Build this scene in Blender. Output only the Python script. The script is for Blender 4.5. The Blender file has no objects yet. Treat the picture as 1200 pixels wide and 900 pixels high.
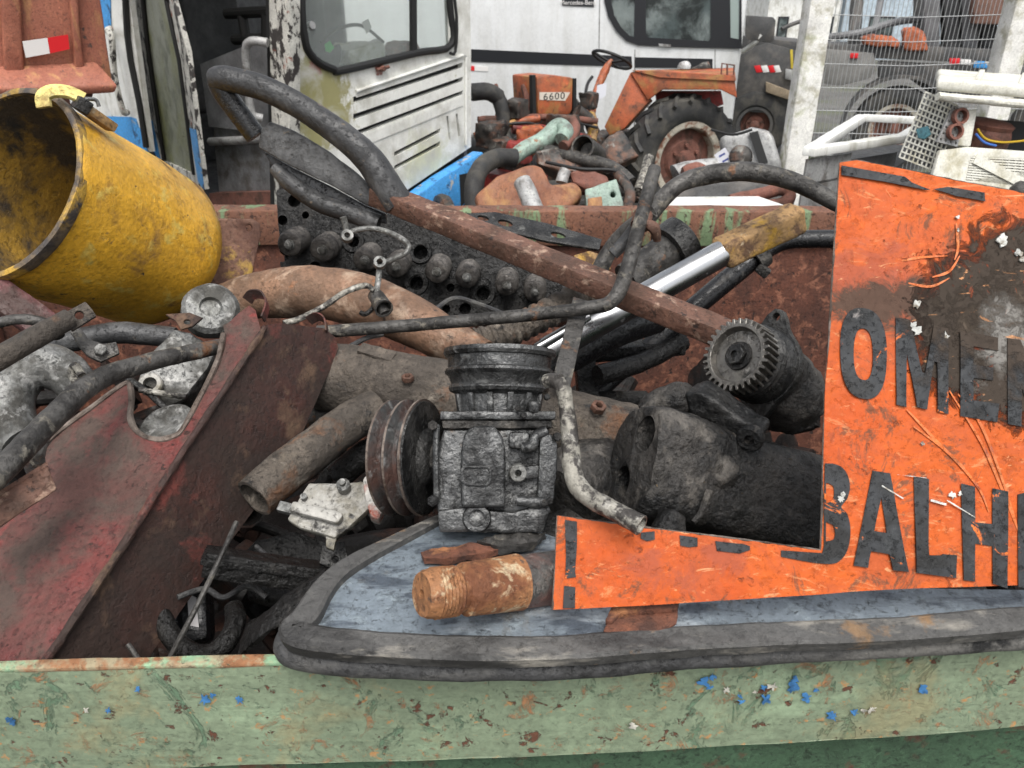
import bpy, bmesh, math, random
from mathutils import Vector as V, Matrix, noise
random.seed(7)
C = bpy.context.scene.collection
F = 880.0
PIT = math.radians(26.0)
CAM = V((0, 0, 1.95))
FW = V((0, math.cos(PIT), -math.sin(PIT)))
UP = V((0, math.sin(PIT), math.cos(PIT)))
RT = V((1, 0, 0))
ZZ = V((0, 0, 1))


def ray(px, py):
    return FW + RT * ((px - 600) / F) + UP * ((450 - py) / F)


def P(px, py, d):
    return CAM + ray(px, py) * d


def Z(px, py, z):
    r = ray(px, py)
    return CAM + r * ((z - CAM.z) / r.z)


class PL:
    """a plane in the place; at() gives the point of it seen along a line of sight, off metres proud of it"""
    def __init__(s, o, n=None, b=None, c=None):
        s.o = V(o)
        if b is not None:
            n = (V(b) - s.o).cross(V(c) - s.o)
        if n is None:
            n = CAM - s.o
        s.n = V(n).normalized()
        if s.n.dot(CAM - s.o) < 0:
            s.n = -s.n
        s.r = s.n.cross(RT.cross(s.n)).normalized() if abs(s.n.x) < .999 else V((0, 1, 0))
        s.u = s.n.cross(s.r).normalized()
        if s.u.dot(UP) < 0:
            s.u = -s.u
        s.k = (s.o - CAM).dot(FW) / F

    def at(s, px, py, off=0.0):
        r = ray(px, py)
        t = s.n.dot(s.o - CAM) / s.n.dot(r)
        return CAM + r * t + s.n * off

    def pts(s, L, off=0.0):
        return [s.at(x, y, off) for x, y in L]


def P3(a, b, c):
    return PL(P(*a), None, P(*b), P(*c))


def cr(pts, n=8, closed=False):
    """smooth path through points"""
    pts = [V(p) for p in pts]
    if len(pts) < 3:
        return pts
    out = []
    m = len(pts)
    for i in range(m - 1):
        p0 = pts[max(i - 1, 0)]; p1 = pts[i]; p2 = pts[i + 1]; p3 = pts[min(i + 2, m - 1)]
        for j in range(n):
            t = j / n
            out.append(.5 * ((2 * p1) + (p2 - p0) * t + (2 * p0 - 5 * p1 + 4 * p2 - p3) * t * t + (3 * p1 - p0 - 3 * p2 + p3) * t ** 3))
    out.append(pts[-1])
    return out


BASE = {}


def sharp(me, ang=35):
    for p in me.polygons:
        p.use_smooth = True
    me.set_sharp_from_angle(angle=math.radians(ang))


class MB:
    def __init__(s):
        s.bm = bmesh.new()

    def ringtube(s, pts, rad, seg, cap=True, ref=None, prof=None):
        bm = s.bm
        n = len(pts)
        if not isinstance(rad, (list, tuple)):
            rad = [rad] * n
        if len(rad) != n:
            m = len(rad)
            rr = []
            for i in range(n):
                t = i / (n - 1) * (m - 1)
                a = min(int(t), m - 2)
                rr.append(rad[a] + (rad[a + 1] - rad[a]) * (t - a))
            rad = rr
        rings = []
        t0 = (pts[1] - pts[0]).normalized()
        u = ref if ref is not None else (ZZ if abs(t0.z) < .9 else V((1, 0, 0)))
        u = (u - t0 * u.dot(t0)).normalized()
        for i, p in enumerate(pts):
            t = (pts[min(i + 1, n - 1)] - pts[max(i - 1, 0)])
            if t.length < 1e-9:
                t = t0
            t.normalize()
            u = (u - t * u.dot(t))
            u.normalize()
            w = t.cross(u)
            if prof:
                rings.append([bm.verts.new(p + u * (a * rad[i]) + w * (b * rad[i])) for a, b in prof])
            else:
                rings.append([bm.verts.new(p + (u * math.cos(2 * math.pi * k / seg) + w * math.sin(2 * math.pi * k / seg)) * rad[i]) for k in range(seg)])
        m = len(rings[0])
        for a, b in zip(rings, rings[1:]):
            for k in range(m):
                bm.faces.new((a[k], a[(k + 1) % m], b[(k + 1) % m], b[k]))
        if cap:
            bm.faces.new(list(reversed(rings[0])))
            bm.faces.new(rings[-1])
        return rings

    def tube(s, pts, r, seg=14, n=6, hollow=0, ref=None, prof=None):
        """round pipe along a path; hollow = wall thickness shows open ends"""
        path = cr(pts, n) if n > 1 else [V(p) for p in pts]
        rings = s.ringtube(path, r, seg, cap=not hollow, ref=ref, prof=prof)
        if hollow:
            for ring, i, j in ((rings[0], 0, 1), (rings[-1], -1, -2)):
                c = path[i]
                d = (path[j] - path[i]).normalized()
                rad = (ring[0].co - c).length
                f = max(.2, (rad - hollow) / rad)
                inner = [s.bm.verts.new(c + (v.co - c) * f) for v in ring]
                deep = [s.bm.verts.new(c + (v.co - c) * f + d * rad * 3) for v in ring]
                m = len(ring)
                for k in range(m):
                    q = (k + 1) % m
                    s.bm.faces.new((ring[k], inner[k], inner[q], ring[q]))
                    s.bm.faces.new((inner[k], deep[k], deep[q], inner[q]))
                s.bm.faces.new(deep)
        return s

    def lathe(s, prof, o, ax, seg=32, a0=0, closed=False, ref=None):
        bm = s.bm
        ax = V(ax).normalized()
        u = ref if ref is not None else (V((0, 0, 1)) if abs(ax.z) < .9 else V((1, 0, 0)))
        u = (u - ax * u.dot(ax)).normalized()
        w = ax.cross(u)
        rings = []
        for t, r in prof:
            c = V(o) + ax * t
            if r < 1e-6:
                rings.append([bm.verts.new(c)])
            else:
                rings.append([bm.verts.new(c + (u * math.cos(a0 + 2 * math.pi * k / seg) + w * math.sin(a0 + 2 * math.pi * k / seg)) * r) for k in range(seg)])
        prs = list(zip(rings, rings[1:]))
        if closed:
            prs.append((rings[-1], rings[0]))
        for a, b in prs:
            for k in range(seg):
                q = (k + 1) % seg
                if len(a) == 1 and len(b) == 1:
                    continue
                if len(a) == 1:
                    bm.faces.new((a[0], b[q], b[k]))
                elif len(b) == 1:
                    bm.faces.new((a[k], a[q], b[0]))
                else:
                    bm.faces.new((a[k], a[q], b[q], b[k]))
        if not closed:
            if len(rings[0]) > 1:
                bm.faces.new(list(reversed(rings[0])))
            if len(rings[-1]) > 1:
                bm.faces.new(rings[-1])
        return s

    def cyl(s, p0, p1, r, seg=20, r1=None):
        d = V(p1) - V(p0)
        return s.lathe([(0, r), (d.length, r if r1 is None else r1)], p0, d, seg)

    def hexa(s, a, b):
        """solid between two facing quads"""
        va = [s.bm.verts.new(V(p)) for p in a]
        vb = [s.bm.verts.new(V(p)) for p in b]
        m = len(va)
        s.bm.faces.new(list(reversed(va)))
        s.bm.faces.new(vb)
        for k in range(m):
            q = (k + 1) % m
            s.bm.faces.new((va[k], va[q], vb[q], vb[k]))
        return s

    def box(s, c, x, y, z):
        c, x, y, z = V(c), V(x), V(y), V(z)
        return s.hexa([c - x - y - z, c + x - y - z, c + x + y - z, c - x + y - z],
                      [c - x - y + z, c + x - y + z, c + x + y + z, c - x + y + z])

    def bx(s, x0, x1, y0, y1, z0, z1):
        return s.box(((x0 + x1) / 2, (y0 + y1) / 2, (z0 + z1) / 2), ((x1 - x0) / 2, 0, 0), (0, (y1 - y0) / 2, 0), (0, 0, (z1 - z0) / 2))

    def bar(s, p0, p1, w, h, up=ZZ):
        p0, p1 = V(p0), V(p1)
        d = (p1 - p0)
        t = d.normalized()
        x = t.cross(up).normalized()
        y = x.cross(t).normalized()
        return s.box((p0 + p1) / 2, d / 2, x * (w / 2), y * (h / 2))

    def prism(s, outer, vec, holes=(), nrm=None):
        """flat outline (with holes) given a thickness"""
        bm = s.bm
        tmp = bmesh.new()
        edges = []
        for loop in [outer] + list(holes):
            vs = [tmp.verts.new(V(p)) for p in loop]
            for i in range(len(vs)):
                edges.append(tmp.edges.new((vs[i], vs[(i + 1) % len(vs)])))
        n = V(nrm) if nrm is not None else V(vec).normalized()
        res = bmesh.ops.triangle_fill(tmp, use_beauty=True, use_dissolve=False, edges=edges, normal=n)
        fs = list(tmp.faces)
        ext = bmesh.ops.extrude_face_region(tmp, geom=fs)
        vv = [g for g in ext['geom'] if isinstance(g, bmesh.types.BMVert)]
        bmesh.ops.translate(tmp, vec=V(vec), verts=vv)
        bmesh.ops.recalc_face_normals(tmp, faces=tmp.faces)
        me = bpy.data.meshes.new('tmp')
        tmp.to_mesh(me)
        tmp.free()
        bm.from_mesh(me)
        bpy.data.meshes.remove(me)
        return s

    def nut(s, p, ax, r, h):
        return s.lathe([(0, r), (h * .85, r), (h, r * .85)], p, ax, 6)

    def bevel(s, off, ang=30, seg=2):
        bm = s.bm
        bmesh.ops.remove_doubles(bm, verts=bm.verts, dist=1e-6)
        bm.normal_update()
        es = [e for e in bm.edges if len(e.link_faces) == 2 and e.calc_face_angle(0) > math.radians(ang)]
        if es:
            bmesh.ops.bevel(bm, geom=es, offset=off, segments=seg, profile=.5, affect='EDGES', clamp_overlap=True)
        return s

    def lumpy(s, amp, scale, maxlen, it=5, oct=4):
        bm = s.bm
        big = [f for f in bm.faces if len(f.verts) > 4]
        if big:
            bmesh.ops.triangulate(bm, faces=big)
        for _ in range(it):
            es = [e for e in bm.edges if e.calc_length() > maxlen]
            if not es or len(bm.verts) > 60000:
                break
            bmesh.ops.subdivide_edges(bm, edges=es, cuts=1, use_grid_fill=True)
            big = [f for f in bm.faces if len(f.verts) > 4]
            if big:
                bmesh.ops.triangulate(bm, faces=big)
        bm.normal_update()
        mv = []
        for v in bm.verts:
            mv.append(v.normal * (amp * noise.fractal(v.co * scale, .9, 2.1, oct)))
        for v, d in zip(bm.verts, mv):
            v.co += d
        return s

    def build(s, name, m, parent=None, ang=35, base=None):
        bm = s.bm
        bmesh.ops.recalc_face_normals(bm, faces=bm.faces)
        b = BASE[parent.name] if parent is not None else (V(base) if base is not None else None)
        if b is None:
            lo = V((min(v.co.x for v in bm.verts), min(v.co.y for v in bm.verts), min(v.co.z for v in bm.verts)))
            hi = V((max(v.co.x for v in bm.verts), max(v.co.y for v in bm.verts), max(v.co.z for v in bm.verts)))
            b = V(((lo.x + hi.x) / 2, (lo.y + hi.y) / 2, lo.z))
        for v in bm.verts:
            v.co -= b
        me = bpy.data.meshes.new(name)
        bm.to_mesh(me)
        bm.free()
        sharp(me, ang)
        me.materials.append(m)
        o = bpy.data.objects.new(name, me)
        C.objects.link(o)
        BASE[o.name] = b
        if parent is not None:
            o.parent = parent
        else:
            o.location = b
        return o


def tag(o, label, cat, group=None, kind=None):
    o['label'] = label
    o['category'] = cat
    if group:
        o['group'] = group
    if kind:
        o['kind'] = kind
    return o


def T(name, label, cat, loc, group=None):
    o = bpy.data.objects.new(name, None)
    C.objects.link(o)
    o.location = V(loc)
    o.empty_display_size = .05
    BASE[o.name] = V(loc)
    return tag(o, label, cat, group)


def cut(o, mb, ang=35):
    """take the cutter's volume out of o"""
    bmesh.ops.recalc_face_normals(mb.bm, faces=mb.bm.faces)
    me = bpy.data.meshes.new('c')
    mb.bm.to_mesh(me)
    mb.bm.free()
    k = bpy.data.objects.new('cutter', me)
    C.objects.link(k)
    md = o.modifiers.new('b', 'BOOLEAN')
    md.operation = 'DIFFERENCE'
    md.solver = 'EXACT'
    md.object = k
    bpy.context.view_layer.update()
    dg = bpy.context.evaluated_depsgraph_get()
    new = bpy.data.meshes.new_from_object(o.evaluated_get(dg))
    o.modifiers.clear()
    old = o.data
    nm = old.name
    o.data = new
    bpy.data.meshes.remove(old)
    new.name = nm
    sharp(new, ang)
    bpy.data.objects.remove(k)
    bpy.data.meshes.remove(me)
    return o


# ---------------------------------------------------------------- materials
def mat(name, base, layers=(), rough=.6, metal=0.0, var=.3, vs=7, fine=.2, fs=140, bump=.5, bs=110, bd=.002, spec=.5, rvar=.25, grain=.8):
    m = bpy.data.materials.new(name)
    m.use_nodes = True
    nt = m.node_tree
    N, Lk = nt.nodes, nt.links
    bs_ = N['Principled BSDF']
    tc = N.new('ShaderNodeTexCoord')
    co = tc.outputs['Object']

    def noise_(scale, det=5, st=None, off=0.0, dist=0.0, rg=.6):
        mp = N.new('ShaderNodeMapping')
        Lk.new(co, mp.inputs[0])
        mp.inputs['Location'].default_value = (off * 1.7, off * .9, off * 2.3)
        if st:
            mp.inputs['Scale'].default_value = st
        n = N.new('ShaderNodeTexNoise')
        n.inputs['Scale'].default_value = scale
        n.inputs['Detail'].default_value = det
        n.inputs['Roughness'].default_value = rg
        n.inputs['Distortion'].default_value = dist
        Lk.new(mp.outputs[0], n.inputs['Vector'])
        return n.outputs[0]

    def mr(src, a, b, c=0.0, d=1.0):
        n = N.new('ShaderNodeMapRange')
        n.inputs[1].default_value = a; n.inputs[2].default_value = b
        n.inputs[3].default_value = c; n.inputs[4].default_value = d
        Lk.new(src, n.inputs[0])
        return n.outputs[0]

    def math_(op, a, b):
        n = N.new('ShaderNodeMath')
        n.operation = op
        for i, x in enumerate((a, b)):
            if isinstance(x, (int, float)):
                n.inputs[i].default_value = x
            else:
                Lk.new(x, n.inputs[i])
        return n.outputs[0]

    def mix(fac, a, b, typ='RGBA', blend='MIX'):
        n = N.new('ShaderNodeMix')
        n.data_type = typ
        if typ == 'RGBA':
            n.blend_type = blend
            ia, ib, oo = n.inputs[6], n.inputs[7], n.outputs[2]
        else:
            ia, ib, oo = n.inputs[2], n.inputs[3], n.outputs[0]
        if isinstance(fac, float):
            n.inputs[0].default_value = fac
        else:
            Lk.new(fac, n.inputs[0])
        for i, x in ((ia, a), (ib, b)):
            if hasattr(x, 'links'):
                Lk.new(x, i)
            else:
                i.default_value = x
        return oo

    v1 = mr(noise_(vs, 6, off=3.1), .25, .75, 1 - var, 1 + var)
    v2 = mr(noise_(fs, 4, off=5.7), .25, .75, 1 - fine, 1 + fine)
    vv = math_('MULTIPLY', v1, v2)
    cv = N.new('ShaderNodeCombineColor')
    for i in range(3):
        Lk.new(vv, cv.inputs[i])
    col = mix(1.0, (*base, 1), cv.outputs[0], blend='MULTIPLY')
    rgh = mr(noise_(vs * 3, 5, off=8.2), .3, .7, max(.05, rough - rvar * rough), min(1, rough + rvar * rough))
    met = None
    if metal or any('m' in l for l in layers):
        vn = N.new('ShaderNodeValue')
        vn.outputs[0].default_value = metal
        met = vn.outputs[0]
    hgt = mr(noise_(bs, 6, off=1.3), .2, .8, 0, bump)
    if grain:
        for sc_, th_, k_, st_ in ((vs * 9, .60, .45, None), (vs * 22, .62, .35, None), (vs * 5, .61, 1.4, (1, 1, .6))):
            g_ = mr(noise_(sc_, 6, st=st_, off=20 + sc_ * .01, rg=.7), th_ - .05, th_ + .05)
            g_ = math_('MULTIPLY', g_, grain)
            gc_ = mix(1.0, col, (k_, k_, k_ * (.96 if k_ > 1 else 1), 1), blend='MULTIPLY')
            col = mix(g_, col, gc_)
            rgh = mix(g_, rgh, min(1.0, rough * (1.25 if k_ > 1 else .8)), 'FLOAT')
            hgt = math_('ADD', hgt, math_('MULTIPLY', g_, .35 if k_ > 1 else -.35))
    for i, l in enumerate(layers):
        n = noise_(l.get('s', 10), l.get('d', 8), l.get('st'), 11.0 + 4.3 * i + l.get('o', 0), l.get('dist', .3), l.get('rg', .65))
        if 'blob' in l:
            tot = None
            for c, r in l['blob']:
                vs_ = N.new('ShaderNodeVectorMath'); vs_.operation = 'DISTANCE'
                Lk.new(co, vs_.inputs[0]); vs_.inputs[1].default_value = c
                g = mr(vs_.outputs['Value'], 0, r, 1, 0)
                tot = g if tot is None else math_('MAXIMUM', tot, g)
            n = math_('ADD', math_('MULTIPLY', tot, l.get('bw', .6)), math_('MULTIPLY', n, 1 - .3))
        msk = mr(n, l['t'] - l.get('w', .04), l['t'] + l.get('w', .04))
        if 'a' in l:
            msk = math_('MULTIPLY', msk, l['a'])
        lc = mix(1.0, (*l['c'], 1), cv.outputs[0], blend='MULTIPLY')
        col = mix(msk, col, lc)
        if 'r' in l:
            rgh = mix(msk, rgh, l['r'], 'FLOAT')
        if met is not None:
            met = mix(msk, met, float(l.get('m', metal)), 'FLOAT')
        if 'h' in l:
            hgt = math_('ADD', hgt, math_('MULTIPLY', msk, l['h']))
    Lk.new(col, bs_.inputs['Base Color'])
    Lk.new(rgh, bs_.inputs['Roughness'])
    if met is not None:
        Lk.new(met, bs_.inputs['Metallic'])
    bs_.inputs['Specular IOR Level'].default_value = spec
    bp = N.new('ShaderNodeBump')
    bp.inputs['Strength'].default_value = 1.0
    bp.inputs['Distance'].default_value = bd
    Lk.new(hgt, bp.inputs['Height'])
    Lk.new(bp.outputs[0], bs_.inputs['Normal'])
    return m


def plain(name, col, rough=.5, metal=0.0, trans=0.0, alpha=1.0, ior=1.45):
    m = bpy.data.materials.new(name)
    m.use_nodes = True
    b = m.node_tree.nodes['Principled BSDF']
    b.inputs['Base Color'].default_value = (*col, 1)
    b.inputs['Roughness'].default_value = rough
    b.inputs['Metallic'].default_value = metal
    b.inputs['Transmission Weight'].default_value = trans
    b.inputs['Alpha'].default_value = alpha
    b.inputs['IOR'].default_value = ior
    return m


BLK = (.010, .010, .010)
RUS = (.16, .055, .022)
RUSD = (.06, .024, .014)
RUSL = (.30, .13, .05)
GRY = (.12, .12, .12)
M = {}
M['green'] = mat('green_paint', (.20, .25, .165), [
    dict(c=(.125, .20, .125), s=17, t=.60, w=.02, st=(1.2, 1, .75), r=.6, h=-.4, dist=.9, rg=.75),
    dict(c=(.28, .37, .24), s=9, t=.60, w=.06, a=.6),
    dict(c=(.34, .17, .08), s=30, t=.615, w=.04, r=.85, h=.3, rg=.75, dist=.6),
    dict(c=(.40, .22, .09), s=75, t=.635, w=.03, r=.9),
    dict(c=(.30, .26, .14), s=8, t=.60, w=.06, a=.6),
    dict(c=(.12, .05, .028), s=46, t=.635, w=.02, r=.9, h=-.6)], rough=.45, var=.15, bump=.25, grain=.35)
M['green_edge'] = mat('worn_green_edge', (.27, .225, .14), [
    dict(c=(.24, .11, .05), s=22, t=.52, w=.05, r=.9),
    dict(c=(.21, .33, .2), s=15, t=.56, w=.03)], rough=.75, bump=.5)
M['green_dark'] = mat('dark_green_wall', (.05, .10, .055), [dict(c=(.10, .05, .03), s=20, t=.62, w=.04)], rough=.6)
M['rustwall'] = mat('rusted_wall', (.12, .044, .027), [
    dict(c=(.075, .03, .02), s=8, t=.52, w=.08, st=(1, 1, .5)),
    dict(c=(.24, .10, .06), s=30, t=.58, w=.05),
    dict(c=(.025, .015, .012), s=55, t=.62, w=.03, st=(1, 1, .6), h=-.5)], rough=.85, bump=.8)
M['rustgreen'] = mat('rusted_green_rim', (.17, .075, .045), [
    dict(c=(.15, .21, .11), s=7, t=.555, w=.03, st=(2.2, 1, .35), r=.6),
    dict(c=(.05, .022, .015), s=60, t=.60, w=.03, h=-.5)], rough=.8, bump=.8)
M['oil'] = mat('oily_shade_black_steel', (.011, .0105, .010), [  # oily black, its base darkened further to carry the pit's shade
    dict(c=(.040, .037, .034), s=16, t=.62, w=.06, r=.7),
    dict(c=(.004, .004, .004), s=9, t=.6, w=.05, r=.25)], rough=.3, bump=1.0, bd=.003, var=.5, spec=.3)
M['oilgrey'] = mat('oily_cast_grey', (.050, .049, .047), [
    dict(c=(.016, .016, .016), s=22, t=.51, w=.06, r=.3, st=(1, 1, .6)),
    dict(c=(.17, .17, .16), s=60, t=.66, w=.05, r=.5),
    dict(c=(.06, .035, .02), s=14, t=.66, w=.04)], rough=.28, metal=.5, bump=.9, bd=.0022, var=.45)
M['compgrey'] = mat('oily_aluminium_grey', (.085, .086, .086), [
    dict(c=(.02, .02, .02), s=20, t=.53, w=.07, r=.28, st=(1, 1, .5)),
    dict(c=(.19, .19, .185), s=45, t=.635, w=.06, r=.4),
    dict(c=(.07, .05, .035), s=16, t=.65, w=.04)], rough=.25, metal=.65, bump=.8, bd=.002, var=.35, grain=.5)
M['castdark'] = mat('greasy_cast_block', (.040, .037, .034), [
    dict(c=(.012, .012, .012), s=10, t=.5, w=.08, r=.35),
    dict(c=(.11, .10, .088), s=22, t=.60, w=.07, r=.75),
    dict(c=(.18, .13, .07), s=120, t=.69, w=.02, r=.9, h=.4)], rough=.45, bump=1.2, bd=.003, var=.5, spec=.32)
M['dirtytube'] = mat('mud_caked_steel', (.10, .082, .065), [
    dict(c=(.055, .045, .036), s=12, t=.5, w=.06, r=.8),
    dict(c=(.25, .215, .175), s=26, t=.64, w=.04, r=.95, h=.7),
    dict(c=(.02, .018, .016), s=30, t=.62, w=.04, r=.5),
    dict(c=(.16, .07, .03), s=9, t=.64, w=.05)], rough=.75, bump=1.2, bd=.003, var=.4)
M['rustbar'] = mat('rusty_bar_steel', (.135, .066, .045), [
    dict(c=(.07, .035, .022), s=14, t=.52, w=.08),
    dict(c=(.33, .22, .16), s=40, t=.62, w=.05),
    dict(c=(.03, .018, .014), s=60, t=.64, w=.03)], rough=.7, bump=.8, metal=.1)
M['rust'] = mat('deep_rust', (.15, .055, .03), [
    dict(c=(.06, .025, .016), s=14, t=.52, w=.08), dict(c=(.28, .12, .05), s=30, t=.6, w=.06)], rough=.85, bump=1.0)
M['exhaust'] = mat('tan_rust_exhaust', (.235, .135, .085), [
    dict(c=(.14, .085, .055), s=9, t=.52, w=.09), dict(c=(.40, .29, .21), s=16, t=.60, w=.06),
    dict(c=(.05, .035, .028), s=35, t=.65, w=.03), dict(c=(.32, .13, .05), s=12, t=.63, w=.05)], rough=.6, bump=.7, metal=.15)
M['greytube'] = mat('grey_dirty_tube', (.075, .071, .066), [
    dict(c=(.026, .024, .022), s=22, t=.52, w=.07), dict(c=(.22, .20, .165), s=45, t=.615, w=.05, r=.9, h=.5),
    dict(c=(.18, .085, .04), s=20, t=.65, w=.04)], rough=.5, metal=.35, bump=.7)
M['paletube'] = mat('pale_mottled_pipe', (.26, .245, .21), [
    dict(c=(.045, .04, .036), s=55, t=.50, w=.035, r=.5), dict(c=(.46, .44, .39), s=40, t=.6, w=.05)], rough=.6, metal=.3, bump=.8)
M['blacktube'] = mat('worn_black_tube', (.028, .028, .029), [
    dict(c=(.10, .10, .10), s=14, t=.56, w=.09, r=.55), dict(c=(.15, .12, .09), s=60, t=.66, w=.03, r=.9)], rough=.45, bump=.5, var=.4)
M['blackgloss'] = mat('gloss_black_paint', (.008, .008, .009), [dict(c=(.06, .055, .05), s=25, t=.64, w=.05, r=.8)], rough=.28, bump=.3)
M['rubber'] = mat('weathered_rubber', (.04, .04, .041), [
    dict(c=(.13, .125, .115), s=10, t=.53, w=.07, r=.85, st=(.5, 1, 1)), dict(c=(.26, .24, .21), s=34, t=.675, w=.035, r=.95, h=.3),
    dict(c=(.012, .012, .012), s=20, t=.6, w=.05)], rough=.6, bump=.8, var=.4)
M['rubberlight'] = mat('dusty_rubber_channel', (.068, .066, .063), [
    dict(c=(.022, .021, .02), s=14, t=.54, w=.05, st=(.35, 1, 1)), dict(c=(.27, .25, .215), s=20, t=.625, w=.06, r=.9, h=.2, st=(.35, 1.3, 1.3)),
    dict(c=(.20, .12, .06), s=16, t=.64, w=.04)], rough=.6, bump=.6, bd=.002, grain=.5)
M['panel'] = mat('blue_grey_sheet', (.19, .225, .255), [
    dict(c=(.075, .09, .11), s=34, t=.55, w=.05, st=(.35, 1.2, 1), r=.4),
    dict(c=(.36, .40, .43), s=20, t=.60, w=.06, st=(.3, 1.0, 1), r=.6),
    dict(c=(.17, .155, .13), s=9, t=.62, w=.05, r=.8)], rough=.42, metal=.25, bump=.4, var=.25)
M['red'] = mat('dull_red_sheet', (.115, .022, .018), [
    dict(c=(.08, .033, .026), s=8, t=.50, w=.07, r=.8),
    dict(c=(.068, .045, .036), s=11, t=.535, w=.06, r=.9, o=2),
    dict(c=(.19, .028, .023), s=16, t=.64, w=.04, r=.5),
    dict(c=(.03, .018, .014), s=70, t=.66, w=.03, h=-.5),
    dict(c=(.30, .24, .18), s=130, t=.71, w=.02, r=.9, h=.5)], rough=.55, bump=.8, var=.3)
M['redside'] = mat('dark_red_sheet', (.046, .0155, .011), [  # a darker, browner red than the top sheet
    dict(c=(.026, .014, .010), s=6, t=.48, w=.1, r=.8), dict(c=(.16, .035, .026), s=10, t=.62, w=.06),
    dict(c=(.11, .065, .04), s=13, t=.60, w=.06, r=.85)], rough=.6, bump=.5)
M['yellow'] = mat('chipped_yellow_paint', (.72, .385, .035), [
    dict(c=(.13, .09, .045), s=22, t=.63, w=.03, st=(.35, 1.4, 1.4), dist=1.2, rg=.75, r=.8),
    dict(c=(.50, .27, .025), s=5, t=.56, w=.10), dict(c=(.16, .085, .03), s=10, t=.62, w=.06, r=.8),
    dict(c=(.60, .42, .09), s=24, t=.60, w=.05), dict(c=(.035, .028, .025), s=34, t=.665, w=.02, h=-.5)], rough=.4, bump=.5, var=.2, grain=.5)
M['yellowin'] = mat('dark_yellow_inside', (.32, .185, .025), [  # darker yellow with near-black blotches for the drum's inside
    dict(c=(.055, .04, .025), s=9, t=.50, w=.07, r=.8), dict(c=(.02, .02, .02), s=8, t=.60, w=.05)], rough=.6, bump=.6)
M['edgeworn'] = mat('worn_bare_edge', (.11, .085, .07), [dict(c=(.20, .165, .14), s=30, t=.56, w=.08), dict(c=(.05, .03, .02), s=25, t=.58, w=.05)], rough=.6, metal=.4)
M['yellowrust'] = mat('yellow_brown_end', (.30, .18, .075), [
    dict(c=(.42, .24, .03), s=16, t=.56, w=.04), dict(c=(.10, .055, .03), s=30, t=.56, w=.06, r=.9), dict(c=(.45, .36, .24), s=40, t=.64, w=.04)], rough=.7, bump=.8)
M['chrome'] = mat('scratched_chrome', (.46, .465, .47), [dict(c=(.10, .09, .08), s=30, t=.66, w=.03, m=.1, r=.8)], rough=.3, metal=1.0, var=.08, fine=.05, bump=.0, grain=0)
M['alu'] = mat('dirty_aluminium', (.19, .19, .182), [
    dict(c=(.06, .057, .05), s=18, t=.50, w=.07, r=.7, m=.2), dict(c=(.34, .335, .32), s=34, t=.60, w=.05, m=.3)], rough=.45, metal=.6, bump=.8, var=.3)
M['whitecast'] = mat('white_coated_cast', (.31, .30, .275), [
    dict(c=(.15, .135, .10), s=18, t=.51, w=.07), dict(c=(.03, .028, .025), s=34, t=.59, w=.03)], rough=.5, metal=.1, bump=.6)
M['sleeve'] = mat('rust_orange_sleeve', (.27, .12, .048), [
    dict(c=(.14, .05, .02), s=24, t=.52, w=.06), dict(c=(.48, .38, .24), s=40, t=.6, w=.05), dict(c=(.06, .04, .03), s=50, t=.66, w=.03)], rough=.75, bump=.9)
M['sleevedark'] = mat('rubbed_shaft_steel', (.085, .08, .075), [
    dict(c=(.26, .085, .055), s=7, t=.54, w=.08), dict(c=(.30, .28, .25), s=60, t=.62, w=.06)], rough=.5, metal=.3, bump=.5)
# ---------------------------------------------------------------- scrap container
RIMZ = 1.40
A = Z(0, 788, RIMZ); B = Z(1200, 758, RIMZ)
fd = (B - A).normalized()                      # along the front rim
A = A - fd * 1.35; B = A + fd * 3.75
fn = V((fd.y, -fd.x, 0)).normalized()          # outward, towards the camera
R0 = Z(300, 246, RIMZ); R1 = Z(975, 247, RIMZ)
rd = (R1 - R0).normalized()
RA = R0 - rd * 1.0; RB = R1 + rd * 1.0
RA = R0 + rd * ((A.x + .02 - R0.x) / rd.x); RB = R0 + rd * ((B.x - R0.x) / rd.x)
bin_ = T('scrap_container', 'worn green steel scrap container filled to the rim with rusty machine parts', 'container', ((A + B + RA + RB) / 4 * 1.0).to_3d() * V((1, 1, 0)) if False else V((0, 1.4, 0)))
fpl = PL(A, fn)
mb = MB()
top = [A + V((0, 0, -.0005)), B + V((0, 0, -.0005))]
bot = fpl.pts([(1200, 851), (1000, 866), (760, 880), (560, 889), (330, 896), (0, 907)])
low = [V((B.x, B.y, bot[0].z - .004))] + bot + [V((A.x, A.y, bot[-1].z + .002))]
mb.prism([top[0], top[1]] + low, -fn * .010, nrm=fn)
mb.lumpy(.0016, 14, .05, it=7)
mb.build('front_rim', M['green'], bin_)
mb = MB()
mb.box((A + B) / 2 - fn * .0050 + V((0, 0, .002)), (B - A) / 2, fn * .0062, V((0, 0, .0028)))
mb.bevel(.002).lumpy(.0014, 30, .03, it=7)
mb.build('rim_edge', M['green_edge'], bin_)
mb = MB()
q = (A + B) / 2
mb.box(q - fn * .030 + V((0, 0, -.64)), (B - A) / 2, fn * .008, V((0, 0, .60)))
mb.box(q - fn * .016 + V((0, 0, -.128)), (B - A) / 2, fn * .0055, V((0, 0, .004)))
mb.build('front_wall', M['green_dark'], bin_)
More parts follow.
